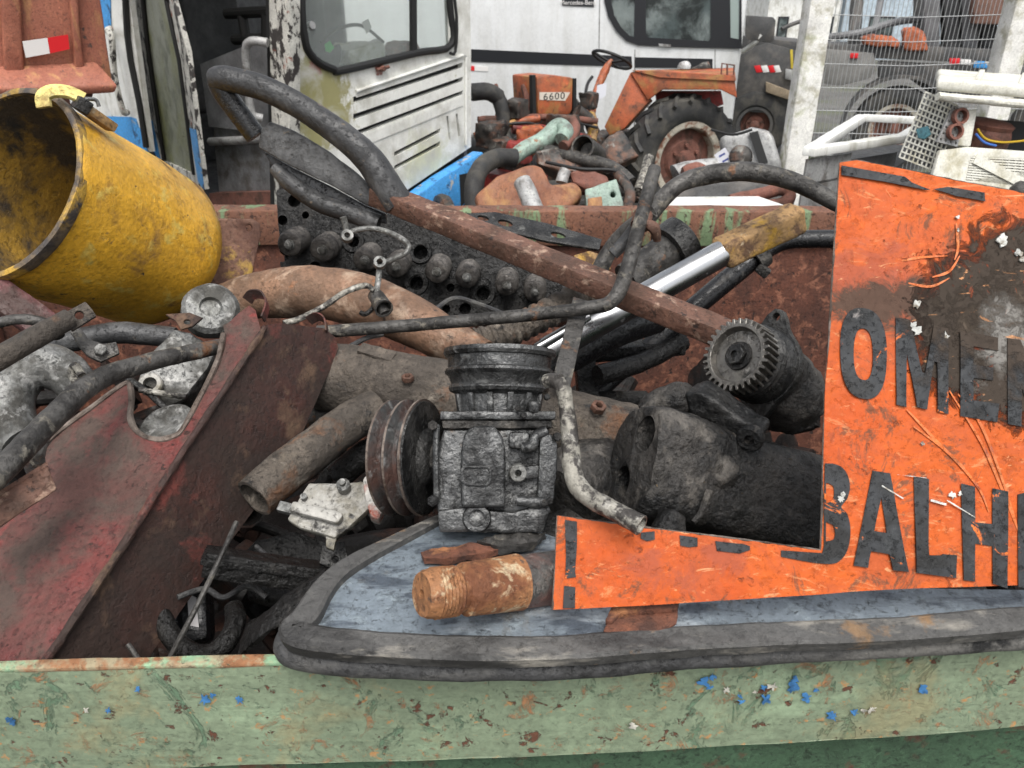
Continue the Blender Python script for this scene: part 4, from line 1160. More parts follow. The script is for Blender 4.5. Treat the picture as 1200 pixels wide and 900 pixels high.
# dull disc under the cut out
mb = MB(); q = rl.at(182, 488, -.035); mb.lathe([(0, 0), (0, .034), (.004, .038), (.008, .038), (.010, .034), (.006, .025), (.006, 0)], q, rl.n, 32); mb.lumpy(.001, 40, .01, it=2)
tag(mb.build('metal_disc', M['alu']), 'dull metal disc showing through the cut out of the red cover', 'disc')

# bent pipe across the red cover
mb = MB(); mb.tube([P(-40, 585, .70), P(0, 553, .73), (P(40, 512, .77)), P(78, 474, .82), P(104, 452, .85), P(128, 439, .88), P(165, 427, .91), P(210, 416, .95), P(258, 406, 1.0)], [.013, .013, .0125, .0125, .0125, .012, .0115, .0105, .010], 18, n=8); mb.lumpy(.0009, 40, .012, it=1)
tag(mb.build('bent_pipe', M['greytube']), 'grey bent pipe running over the edge of the red cover', 'pipe')
fb = T('flattened_bar', 'round bar with a flattened drilled end above the bent pipe', 'bar', P(50, 400, .95))
mb = MB(); mb.tube([P(-30, 437, .86), P(40, 396, .90), P(82, 373, .93)], [.0135, .0135, .0125], 16, n=4); mb.lumpy(.001, 40, .012, it=2); mb.build('rod', M['dirtytube'], fb)
q = PL(P(93, 370, .935), CAM - P(93, 370, .93) + UP * .3); mb = MB(); mb.prism(q.pts([(76, 366), (100, 353), (108, 362), (113, 370), (102, 377), (84, 388)]), -q.n * .008, holes=[q.pts(ell(93, 369, 5.5, 5, 0, 14))], nrm=q.n); mb.bevel(.0015); mb.build('flat_end', M['dirtytube'], fb)
ai = T('angle_iron', 'short rusty angle iron resting against the red cover', 'angle iron', P(30, 590, .76))
mb = MB(); q0, q1 = P(-40, 622, .70), P(62, 560, .79)
aip = PL(P(30, 585, .75), CAM - P(30, 585, .75) + V((.1, 0, .25))); mb.prism(aip.pts([(-50, 612), (0, 580), (55, 545), (67, 573), (0, 617), (-50, 652)]), -aip.n * .005, nrm=aip.n); mb.bevel(.0012); mb.lumpy(.001, 40, .01, it=4); mb.build('face', M['rustbar'], ai)
mb = MB(); mb.hexa(aip.pts([(-50, 607), (0, 575), (55, 541), (56, 546), (0, 580), (-50, 612)], .001), aip.pts([(-50, 607), (0, 575), (55, 541), (56, 546), (0, 580), (-50, 612)], -.035)); mb.build('flange', M['rustbar'], ai)

# aluminium elbow, casting, hose, hoop, purple bar, clamp
mb = MB(); mb.tube([P(100, 462, 1.02), P(78, 438, 1.02), P(48, 428, 1.01), P(22, 442, 1.0), P(10, 470, .98), P(16, 500, .97), P(30, 520, .96)], [.026, .029, .031, .031, .031, .029, .028], 22, n=7); mb.lumpy(.0016, 26, .012, it=2)
tag(mb.build('metal_elbow', M['alu']), 'dull aluminium pipe elbow under the bent pipe', 'pipe elbow')
al = T('aluminium_housing', 'dirty aluminium housing with a round boss beneath the yellow drum', 'housing', P(220, 470, 1.08))
q = PL(P(220, 420, 1.06), CAM - P(220, 420, 1.06) + V((-.2, 0, .5)))
mb = MB(); mb.prism(q.pts([(172, 418), (203, 384), (222, 388), (252, 412), (244, 432), (215, 468), (196, 478), (178, 455), (160, 448)]), -q.n * .05, nrm=q.n); mb.bevel(.006); mb.lumpy(.0022, 35, .008, it=4); mb.build('body', M['alu'], al)
mb = MB(); mb.lathe([(0, 0), (0, .040), (.02, .040), (.026, .034), (.026, .016), (.020, .014), (.020, 0)], P(246, 368, 1.12), CAM - P(246, 368, 1.1) + V((.2, 0, .7)), 28); mb.lumpy(.0018, 40, .012, it=2); mb.build('round_boss', M['alu'], al)
mb = MB(); q2 = q.at(178, 452, .001); mb.lathe([(0, .009), (0, .016), (.008, .016), (.010, .014), (.010, .009)], q2, q.n, 20, closed=True); mb.build('ring', M['whitecast'], al)
mb = MB(); mb.tube([q.at(150, 445, .01), q.at(175, 462, .014), q.at(195, 480, .012), q.at(210, 488, .01)], .0045, 10); mb.build('lever_rod', M['oilgrey'], al)
mb = MB(); mb.tube([q.at(168, 462, .02), q.at(195, 466, .02), q.at(222, 470, .02)], .004, 10); mb.build('lever_rod', M['paletube'], al)
mb = MB(); q3 = PL(P(215, 375, 1.05), CAM - P(215, 375, 1.05) + V((0, 0, .8))); mb.prism(q3.pts([(194, 368), (222, 366), (238, 372), (226, 382), (212, 386), (206, 376)]), -q3.n * .005, holes=[q3.pts(ell(219, 377, 4, 3, 0, 12))], nrm=q3.n); mb.bevel(.001); mb.build('bracket', M['redside'], al)
mb = MB(); mb.tube([P(40, 418, 1.10), P(70, 404, 1.11), P(110, 394, 1.12), P(150, 390, 1.13), P(205, 396, 1.14)], [.014, .016, .016, .0165, .016], 16, n=6); mb.lumpy(.001, 30, .012, it=1)
tag(mb.build('black_hose', M['blacktube']), 'black hose lying under the yellow drum', 'hose')
mb = MB(); mb.tube([P(-30, 392, 1.02), P(0, 378, 1.03), P(30, 374, 1.04), P(58, 381, 1.05), P(70, 395, 1.05)], .0075, 12, n=7); mb.lumpy(.0008, 40, .012, it=1)
tag(mb.build('metal_hoop', M['greytube']), 'thin curved metal hoop behind the flattened bar', 'hoop')
mb = MB(); mb.bar(P(-40, 318, 1.12), P(55, 385, 1.14), .05, .02, UP - FW); mb.bevel(.004); mb.lumpy(.001, 30, .015, it=4)
tag(mb.build('purple_bar', mat('purple_red_paint', (.13, .05, .05), [dict(c=(.22, .16, .15), s=20, t=.6, w=.05), dict(c=(.05, .025, .02), s=14, t=.55, w=.06)], rough=.6)), 'purple red steel bar leaning under the yellow drum mouth', 'steel bar')
kc = T('hose_clamp', 'bent metal clamp with a bolt above the bent pipe', 'clamp', P(110, 420, .98))
q = PL(P(112, 405, .97), CAM - P(112, 405, .97) + V((.1, 0, .7))); mb = MB(); mb.prism(q.pts([(82, 388), (94, 384), (104, 398), (120, 402), (136, 400), (140, 414), (118, 424), (102, 416), (92, 404)]), -q.n * .006, nrm=q.n); mb.bevel(.0012); mb.lumpy(.001, 60, .01, it=3); mb.build('strap', M['greytube'], kc)
mb = MB(); mb.tube([P(96, 440, .95), P(90, 430, .955), P(86, 430, .96), P(84, 440, .96), P(92, 452, .95)], .005, 10); mb.build('hook', M['paletube'], kc)
mb = MB(); mb.nut(q.at(118, 412, .001), q.n, .008, .008); mb.build('bolt', M['alu'], kc)
mb = MB(); mb.tube([P(60, 505, .86), P(50, 525, .84), P(44, 540, .82)], [.003, .004, .008], 8); mb.lumpy(.001, 60, .008, it=2)
tag(mb.build('wire_stub', M['greytube']), 'stub of wire ending in a lump by the angle iron', 'wire')
mb = MB(); mb.tube([P(-20, 500, .98), P(0, 512, .97), P(14, 535, .96)], [.014, .022, .018], 12); mb.lumpy(.003, 30, .012, it=2)
tag(mb.build('teal_casting', mat('teal_paint', (.05, .14, .13), [dict(c=(.03, .03, .03), s=20, t=.54, w=.06)], rough=.6)), 'small teal painted casting at the left below the elbow', 'casting')

# ---------------------------------------------------------------- yellow drum
yd = T('yellow_drum', 'dented yellow steel drum on its side with an open dark mouth', 'drum', P(120, 380, 1.35))
dm = P(4, 214, 1.16); db_ = P(190, 298, 1.47)
da = (db_ - dm).normalized(); DL = (db_ - dm).length
mb = MB()
R0_, R1_ = .154, .150
outer = [(0, R0_), (.004, R0_ + .001), (.012, R0_ + .001), (.02, R0_), (DL * .5, (R0_ + R1_) / 2 + .004), (DL * .9, R1_ + .004), (DL * .97, R1_ * .97), (DL, R1_ * .90), (DL + .012, R1_ * .75), (DL + .015, 0)]
mb.lathe(outer, dm, da, 72)
for f in [f for f in mb.bm.faces if len(f.verts) > 10]: mb.bm.faces.remove(f)
mb.lumpy(.0065, 6, .03, it=3, oct=3)
mb.build('shell', M['yellow'], yd, ang=60)
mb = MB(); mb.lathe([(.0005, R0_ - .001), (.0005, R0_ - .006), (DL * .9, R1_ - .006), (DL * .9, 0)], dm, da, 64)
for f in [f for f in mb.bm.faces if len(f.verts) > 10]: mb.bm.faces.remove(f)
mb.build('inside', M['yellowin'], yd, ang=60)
mb = MB(); mb.lathe([(-.003, R0_ - .0065), (-.0045, R0_ - .002), (-.003, R0_ + .003), (.010, R0_ + .004), (.015, R0_ + .002), (.004, R0_ - .0065)], dm, da, 72, closed=True); mb.lumpy(.0012, 40, .02, it=1); mb.build('rim', mat('worn_yellow_rim', (.13, .095, .06), [dict(c=(.45, .27, .04), s=14, t=.53, w=.05), dict(c=(.06, .05, .045), s=20, t=.56, w=.05)], rough=.55), yd)
mb = MB(); mb.lathe([(.19, 0), (.19, .045), (.195, .06), (.215, .085), (.225, .095), (DL * .85, .095)], dm, da, 40); mb.build('inner_hub', M['blackgloss'], yd)
mb = MB(); mb.lathe([(.232, .05), (.232, R0_ - .010), (.24, R0_ - .010), (.24, .05)], dm, da, 56, closed=True); mb.build('baffle', M['yellowin'], yd)
lg = P3((50, 120, 1.13), (85, 125, 1.15), (60, 150, 1.16))
mb = MB(); mb.tube([P(52, 126, 1.12), P(51, 113, 1.12), P(62, 107, 1.125), P(80, 108, 1.135), P(98, 116, 1.145)], .0105, 10, n=7, ref=FW, prof=[(.3, -1), (.3, 1), (-.3, 1), (-.3, -1)]); mb.bevel(.0015); mb.build('hoop_strap', mat('pale_yellow_strap', (.58, .47, .16), [dict(c=(.30, .20, .06), s=30, t=.56, w=.06)], rough=.5), yd)
mb = MB(); mb.bar(P(92, 122, 1.14), P(132, 150, 1.19), .026, .014, UP - FW * .5); mb.bevel(.002)
bk_ = mb.build('buckle', M['yellowrust'], yd)
mb = MB(); mb.bar(P(88, 118, 1.135), P(104, 128, 1.15), .03, .02, UP - FW * .5); mb.bevel(.002); mb.build('buckle_block', M['castdark'], yd)
mb = MB(); mb.tube([P(98, 116, 1.145), P(112, 117, 1.16), P(116, 125, 1.165)], .003, 8); mb.build('buckle_pin', M['alu'], yd)
mp_ = PL(P(280, 300, 1.50), CAM - P(280, 300, 1.5) + V((.3, 0, 0))); mb = MB()
mb.prism(mp_.pts([(235, 255), (296, 257), (305, 262), (306, 274), (290, 346), (284, 372), (240, 380)]), -mp_.n * .010, holes=[mp_.pts(ell(292, 267, 3.6, 4.2, 0, 14))], nrm=mp_.n); mb.bevel(.003); mb.lumpy(.001, 30, .02, it=4)
tag(mb.build('mounting_plate', mat('brown_plate', (.20, .105, .07), [dict(c=(.10, .045, .03), s=10, t=.54, w=.07), dict(c=(.42, .26, .06), s=7, t=.62, w=.03)], rough=.65)), 'brown steel plate with a drilled corner behind the yellow drum', 'steel plate')
# ================================================================ the yard behind
M['white'] = mat('weathered_white_paint', (.72, .72, .69), [
    dict(c=(.46, .45, .40), s=3, t=.56, w=.08), dict(c=(.30, .20, .12), s=9, t=.66, w=.03, r=.8), dict(c=(.36, .35, .28), s=5, t=.6, w=.05, st=(3, 3, .5), a=.6)], rough=.4, var=.08, fine=.05, bump=.1, grain=.2)
M['buswhite'] = mat('bus_white_paint', (.68, .69, .69), [dict(c=(.52, .52, .50), s=1.6, t=.56, w=.1, st=(3, 3, .4), a=.6)], rough=.28, var=.05, fine=.02, bump=.02, grain=.08)
M['busblack'] = plain('bus_black_trim', (.018, .019, .022), .35)
M['blue'] = mat('blue_paint', (.06, .30, .66), [dict(c=(.45, .42, .36), s=7, t=.62, w=.02), dict(c=(.02, .07, .16), s=9, t=.6, w=.04)], rough=.4, var=.12)
M['dark'] = mat('dark_interior', (.030, .031, .033), [dict(c=(.07, .07, .07), s=4, t=.55, w=.1)], rough=.6)
M['greypanel'] = mat('grey_interior_panel', (.17, .172, .178), [dict(c=(.07, .07, .072), s=3, t=.56, w=.1)], rough=.6, var=.12)
M['blackrub'] = plain('black_rubber_trim', (.012, .012, .012), .55)
M['steelstep'] = mat('grey_step_plate', (.20, .205, .21), [dict(c=(.10, .09, .08), s=8, t=.56, w=.08)], rough=.5, metal=.3)
M['flake'] = mat('flaking_white_frame', (.56, .55, .50), [dict(c=(.035, .03, .028), s=16, t=.535, w=.02, st=(1, 1, .6)), dict(c=(.25, .07, .04), s=7, t=.64, w=.03)], rough=.6)
M['glass'] = bpy.data.materials.new('cab_glass'); M['glass'].use_nodes = True
_n = M['glass'].node_tree; _b = _n.nodes['Principled BSDF']
_b.inputs['Base Color'].default_value = (.75, .80, .78, 1); _b.inputs['Roughness'].default_value = .06
_b.inputs['Transmission Weight'].default_value = .85; _b.inputs['IOR'].default_value = 1.35
_b.inputs['Specular IOR Level'].default_value = .8
M['dirtyglass'] = mat('algae_glass', (.22, .23, .19), [dict(c=(.17, .18, .07), s=2.2, t=.52, w=.12), dict(c=(.10, .11, .08), s=6, t=.58, w=.08)], rough=.35, var=.15)
M['busglass'] = mat('painted_reflection_glass', (.075, .095, .095), [dict(c=(.20, .23, .225), s=1.1, t=.53, w=.10, st=(1, 1, 1.6), rg=.5), dict(c=(.025, .03, .03), s=1.7, t=.53, w=.06, o=3)], rough=.09, var=.1, bump=.0, grain=0, rvar=0)  # pale and dark blotches paint reflections and interior shapes into the panes
M['trorange'] = mat('faded_tractor_orange', (.43, .105, .04), [
    dict(c=(.22, .075, .035), s=6, t=.52, w=.08), dict(c=(.34, .19, .06), s=4, t=.58, w=.06), dict(c=(.10, .04, .025), s=12, t=.62, w=.04)], rough=.55, var=.2)
M['trred'] = mat('tractor_red', (.30, .035, .03), [dict(c=(.10, .03, .025), s=6, t=.54, w=.08)], rough=.55)
M['tyre'] = mat('tyre_rubber', (.022, .022, .022), [dict(c=(.07, .065, .055), s=5, t=.55, w=.08, r=.9)], rough=.7, bump=.4)
M['rimw'] = mat('rusty_pale_wheel_rim', (.38, .35, .29), [dict(c=(.16, .07, .04), s=9, t=.54, w=.05)], rough=.7)
M['rimr'] = mat('rusty_wheel_disc', (.17, .07, .05), [dict(c=(.07, .035, .025), s=8, t=.54, w=.07)], rough=.8)
M['engine'] = mat('dirty_engine_metal', (.06, .054, .048), [dict(c=(.14, .07, .045), s=7, t=.54, w=.07), dict(c=(.02, .02, .02), s=9, t=.55, w=.05), dict(c=(.20, .19, .17), s=12, t=.62, w=.05)], rough=.55, metal=.2, bump=.6)
M['tank'] = mat('rust_brown_tank', (.27, .115, .06), [dict(c=(.16, .06, .035), s=5, t=.54, w=.08), dict(c=(.36, .19, .08), s=6, t=.6, w=.06)], rough=.7, var=.2)
M['palegreen'] = mat('pale_green_paint', (.24, .32, .27), [dict(c=(.13, .14, .12), s=9, t=.56, w=.05), dict(c=(.2, .1, .05), s=14, t=.64, w=.03)], rough=.5)
M['ltgrey'] = mat('light_grey_metal', (.34, .34, .335), [dict(c=(.14, .13, .12), s=9, t=.56, w=.06)], rough=.5, metal=.3)
M['cream'] = mat('aged_cream_plastic', (.64, .63, .56), [dict(c=(.40, .37, .27), s=7, t=.57, w=.07)], rough=.5, var=.1, bump=.2, grain=.3)
M['concrete'] = mat('lichened_white_post', (.72, .71, .67), [dict(c=(.42, .40, .32), s=10, t=.56, w=.06), dict(c=(.30, .32, .16), s=4, t=.60, w=.06)], rough=.8, bump=.5, grain=.3)
M['wire'] = plain('galvanised_wire', (.40, .41, .41), .5, .5)
M['lorry'] = mat('dark_lorry_frame', (.055, .055, .055), [dict(c=(.11, .10, .09), s=3, t=.55, w=.08)], rough=.6)
M['skiporange'] = mat('faded_skip_red', (.32, .115, .07), [
    dict(c=(.24, .075, .045), s=3, t=.54, w=.08), dict(c=(.38, .18, .08), s=5, t=.60, w=.05, st=(3, 3, .6)), dict(c=(.08, .05, .04), s=14, t=.66, w=.02)], rough=.65, var=.15)
M['refl_red'] = plain('reflector_red', (.60, .02, .025), .35)
M['refl_white'] = plain('reflector_white', (.70, .68, .66), .35)

# ground
mb = MB()
mb.bm.faces.new([mb.bm.verts.new(p) for p in ((-400, -60, 0), (400, -60, 0), (400, 900, 0), (-400, 900, 0))])
g = mb.build('ground', mat('wet_gravel_yard', (.12, .115, .105), [dict(c=(.06, .055, .05), s=1.2, t=.52, w=.1), dict(c=(.24, .23, .21), s=30, t=.6, w=.06), dict(c=(.09, .10, .05), s=.5, t=.6, w=.06)], rough=.7, bump=1, bs=25, bd=.01), base=(0, 0, 0))
g['kind'] = 'structure'

# ---------------------------------------------------------------- old truck with an open folding door
O = V((-1.50, 5.0, 0))
e1 = V((1.14, 1.60, 0)).normalized(); e2 = V((-1.60, 1.14, 0)).normalized()
fnm = V((e1.y, -e1.x, 0)); snm = V((-e2.y, e2.x, 0))
pf = PL(O, fnm); ps = PL(O, snm)
tk = T('old_truck', 'derelict white truck with louvred front, mossy corner and open folding door', 'truck', O + e1 * 1 + e2 * 1.5)
fo_ = [(336, -160), (548, -160), (552, 57), (552, 172), (478, 222), (340, 262)]
ws = [(352, -110), (352, 0), (356, 45), (362, 62), (374, 74), (390, 81), (402, 82), (487, 62), (528, 52), (526, 0), (524, -110)]
tz = BASE[tk.name]
def tl(p):
    return tuple(p - tz)
M['truckfront'] = mat('truck_front_white', (.74, .74, .70), [
    dict(c=(.30, .28, .13), s=14, t=.50, w=.05, blob=[(tl(pf.at(372, 122)), .42)], bw=.55, r=.9, h=.6),
    dict(c=(.52, .52, .32), s=6, t=.60, w=.07, st=(1, 1, 1), blob=[(tl(pf.at(500, 190)), .5)], bw=.45, a=.7),
    dict(c=(.26, .06, .04), s=13, t=.63, w=.02, blob=[(tl(pf.at(445, 80)), .16), (tl(pf.at(368, 78)), .2)], bw=.35),
    dict(c=(.48, .47, .42), s=4, t=.55, w=.1)], rough=.4, var=.08, fine=.05, bump=.12, grain=.25)
mb = MB(); mb.prism(pf.pts(fo_), -pf.n * .05, holes=[pf.pts(ws)], nrm=pf.n)
fr_ = mb.build('front_panel', M['truckfront'], tk)
c = MB()
for (x0, y0), (x1, y1), h in (((414, 117), (542, 76), 7), ((414, 137), (542, 92), 7), ((416, 156), (542, 107), 7), ((462, 181), (516, 153), 5.5), ((462, 197), (516, 168), 5.5), ((523, 136), (526, 164), 0), ((534, 133), (537, 160), 0)):
    if h:
        L = [(x0, y0 - h / 2), (x1, y1 - h / 2), (x1, y1 + h / 2), (x0, y0 + h / 2)]
    else:
        L = [(x0, y0), (x0 + 2.6, y0), (x1 + 2.6, y1), (x1, y1)]
    c.hexa(pf.pts(L, .03), pf.pts(L, -.10))
cut(fr_, c)
mb = MB(); mb.prism(pf.pts([(414, 108), (540, 66), (547, 70), (547, 166), (480, 215), (416, 182)], -.052), -pf.n * .03, nrm=pf.n); mb.build('grille_back', M['blackrub'], tk)
for (x0, y0), (x1, y1) in (((414, 127), (542, 84)), ((415, 147), (542, 100)), ((416, 108), (542, 67)), ((417, 168), (542, 118))):
    mb = MB(); mb.tube([pf.at(x0, y0, .006), pf.at((x0 + x1) / 2, (y0 + y1) / 2, .008), pf.at(x1, y1, .006)], .036, 12, n=1, ref=ZZ, prof=[(a, -b * .42) for a, b in ((1, 0), (.7, .7), (0, 1), (-.7, .7), (-1, 0))]); mb.build('louvre', M['truckfront'], tk)
mb = MB()
mb.tube([pf.at(x, y, .012) for x, y in [(416, 107), (541, 65), (545, 66), (545, 170)]], .012, 8, n=1); mb.build('grille_edge', M['truckfront'], tk)
mb = MB(); mb.tube([pf.at(x, y, .008) for x, y in ws], .026, 10, n=4); mb.build('window_seal', M['blackrub'], tk)
mb = MB(); mb.prism(pf.pts(ws, -.02), -pf.n * .006, nrm=pf.n); mb.build('windscreen', M['glass'], tk)
mb = MB(); mb.bar(pf.at(483, -110, .004), pf.at(484, 62, .004), .05, .03, pf.n); mb.build('window_divider', M['blackrub'], tk)
mb = MB(); mb.tube([pf.at(522, -30, .05), pf.at(528, 20, .06), pf.at(529, 60, .04), pf.at(524, 62, .03)], .012, 8, n=3); mb.build('wiper', M['blackrub'], tk)
mb = MB(); mb.tube([pf.at(405, 50, -.25), pf.at(424, 35, -.25), pf.at(452, 30, -.25), pf.at(478, 50, -.25)], .012, 8); mb.build('steering_wheel', M['blackrub'], tk)
mb = MB(); mb.prism(pf.pts([(428, 26), (436, 22), (440, 32), (434, 40)], -.04), pf.n * .002, nrm=pf.n); mb.build('paper_sticker', M['refl_white'], tk)
mb = MB(); mb.prism(pf.pts([(385, 52), (391, 48), (396, 56), (391, 62), (386, 60)], -.04), pf.n * .002, nrm=pf.n); mb.build('green_sticker', plain('green_sticker', (.05, .5, .10), .5), tk)
mb = MB(); mb.nut(pf.at(445, 80, .0), pf.n, .02, .05); mb.tube([pf.at(438, 82, .03), pf.at(452, 78, .03)], .012, 8, n=1); mb.build('catch', M['rimr'], tk)
# blue bumper
mb = MB(); mb.prism(pf.pts([(476, 226), (503, 207), (554, 176), (556, 205), (526, 246), (500, 262), (476, 262)], .0), pf.n * .12, nrm=pf.n); mb.bevel(.02); bu_ = mb.build('bumper', M['blue'], tk)
mb = MB(); mb.prism(pf.pts([(525, 203), (534, 201), (535, 232), (527, 240)], .121), pf.n * .002, nrm=pf.n); mb.build('bumper_slot', M['blackrub'], tk)
# dashboard and cab interior seen through the windscreen
mb = MB(); mb.box(O + e1 * 1.0 + e2 * .38 + V((0, 0, 1.48)), e1 * .90, e2 * .28, V((0, 0, .16))); mb.bevel(.04); mb.build('dashboard', M['greypanel'], tk)
for s_ in (.5, 1.35):
    mb = MB(); mb.box(O + e1 * s_ + e2 * 1.25 + V((0, 0, 1.75)), e1 * .24, e2 * .07, V((0, 0, .45))); mb.bevel(.05, seg=3); mb.build('seat', M['dark'], tk)
mb = MB(); mb.box(O + e1 * 1.0 + e2 * 3.0 + V((0, 0, 1.1)), e1 * .95, e2 * .02, V((0, 0, .5))); mb.build('rear_bulkhead', M['greypanel'], tk)
mb = MB(); mb.box(O + e1 * 1.97 + e2 * .7 + V((0, 0, 1.0)), e1 * .02, e2 * .65, V((0, 0, .5))); mb.box(O + e1 * 1.97 + e2 * 2.2 + V((0, 0, 1.5)), e1 * .02, e2 * .8, V((0, 0, 1.1))); mb.build('far_side', M['greypanel'], tk)
mb = MB(); mb.box(O + e1 * 1.0 + e2 * 1.5 + V((0, 0, .62)), e1 * .94, e2 * 1.45, V((0, 0, .03))); mb.build('cab_floor', M['dark'], tk)
mb = MB(); mb.box(O + e1 * .98 + e2 * 1.5 + V((0, 0, 2.75)), e1 * 1.0, e2 * 1.5, V((0, 0, .05))); mb.bevel(.03); mb.build('roof', M['white'], tk)
# near side: corner post, opening, folding door, body
mb = MB(); mb.prism(ps.pts([(312, -160), (337, -160), (340, 262), (322, 262), (316, 90)]), -ps.n * .09, nrm=ps.n); mb.bevel(.01); mb.build('corner_post', M['flake'], tk)
mb = MB(); mb.prism(ps.pts([(306, -160), (312, -160), (323, 262), (316, 262)], -.01), -ps.n * .05, nrm=ps.n); mb.build('door_seal', M['blackrub'], tk)
mb = MB(); mb.prism(ps.pts([(219, 76), (306, 40), (316, 160), (230, 150)], -.10), -ps.n * .03, nrm=ps.n); mb.build('inner_panel', M['greypanel'], tk)
mb = MB(); mb.prism(ps.pts([(231, 152), (318, 158), (322, 236), (240, 240)], -.13), -ps.n * .03, nrm=ps.n); mb.build('step_riser', M['steelstep'], tk)
mb = MB(); mb.hexa(ps.pts([(238, 228), (322, 226), (322, 262), (240, 262)], -.05), ps.pts([(238, 228), (322, 226), (322, 262), (240, 262)], -.125)); mb.build('door_step', M['rimr'], tk)
mb = MB(); mb.tube([ps.at(232, 168, -.10), ps.at(275, 166, -.10), ps.at(320, 162, -.10)], .028, 12, n=2); mb.build('step_tube', M['ltgrey'], tk)
for L in ([(212, 16), (262, 13)], [(222, 48), (256, 46)], [(230, 18), (238, 62)], [(258, 14), (259, 52)]):
    mb = MB(); mb.tube([ps.at(x, y, -.35) for x, y in L], .035, 10, n=1); mb.build('seat_rail', M['blackrub'], tk)
mb = MB(); mb.tube([ps.at(270, -40, -.4), ps.at(273, 30, -.4), ps.at(276, 44, -.4)], .022, 10); mb.tube([ps.at(272, 42, -.40), ps.at(306, 30, -.40)], .026, 10, n=1); mb.build('grab_rail', M['ltgrey'], tk)
mb = MB(); mb.tube([ps.at(317, 50, .02), ps.at(306, 48, .07), ps.at(301, 58, .08), ps.at(303, 90, .08), ps.at(307, 130, .08), ps.at(312, 138, .03)], .026, 12, n=5); mb.build('hand_rail', M['ltgrey'], tk)
# door leaf standing open
do = PL(ps.at(222, 100, .10), snm + e2 * .35)
dr = MB(); dr.prism(do.pts([(150, -160), (199, -160), (203, 0), (219, 60), (240, 222), (188, 222), (172, 110), (156, 0)]), -do.n * .03, holes=[do.pts([(163, -120), (194, -120), (197, 0), (212, 70), (229, 205), (192, 188), (177, 100), (166, 0)])], nrm=do.n)
d0 = dr.build('door', M['flake'], tk)
mb = MB(); mb.prism(do.pts([(162, -125), (195, -125), (198, 0), (213, 70), (230, 208), (191, 190), (176, 100), (165, 0)], -.012), -do.n * .006, nrm=do.n); mb.build('door_glass', M['dirtyglass'], d0)
for L in ([(172, 139), (179, 141), (189, 190), (181, 178)], [(223, 150), (230, 152), (240, 222), (233, 213)]):
    mb = MB(); mb.prism(do.pts(L, .002), do.n * .004, nrm=do.n); mb.build('blue_band', M['blue'], d0)
for L in ([(166, -120), (168, 0), (180, 100), (193, 188)], [(193, -120), (196, 0), (211, 70), (228, 204)]):
    mb = MB(); mb.tube([do.at(x, y, .004) for x, y in L], .016, 8, n=2); mb.build('glass_seal', M['blackrub'], d0)
mb = MB(); mb.prism(ps.pts([(112, -160), (150, -160), (152, 0), (176, 178), (140, 150), (118, 110), (112, 0)], .0), -ps.n * .04, nrm=ps.n); mb.build('side_panel', M['white'], tk)
mb = MB(); mb.prism(ps.pts([(112, -60), (129, -60), (131, 34), (112, 32)], .003), ps.n * .003, nrm=ps.n); mb.build('blue_band', M['blue'], tk)
mb = MB(); mb.prism(ps.pts([(118, 136), (154, 137), (160, 139), (176, 182), (140, 160)], .003), ps.n * .003, nrm=ps.n); mb.build('blue_band', M['blue'], tk)
mb = MB(); mb.tube([ps.at(134, 34, .03), ps.at(141, 36, .09), ps.at(147, 46, .10), ps.at(150, 90, .10), ps.at(156, 128, .08), ps.at(154, 131, .03)], .022, 10, n=5); mb.build('hand_rail', M['flake'], tk)
mb = MB(); mb.tube([ps.at(148, -100, .02), ps.at(152, 40, .02), ps.at(166, 120, .02), ps.at(174, 172, .02)], .022, 8, n=3); mb.build('door_seal', M['blackrub'], tk)
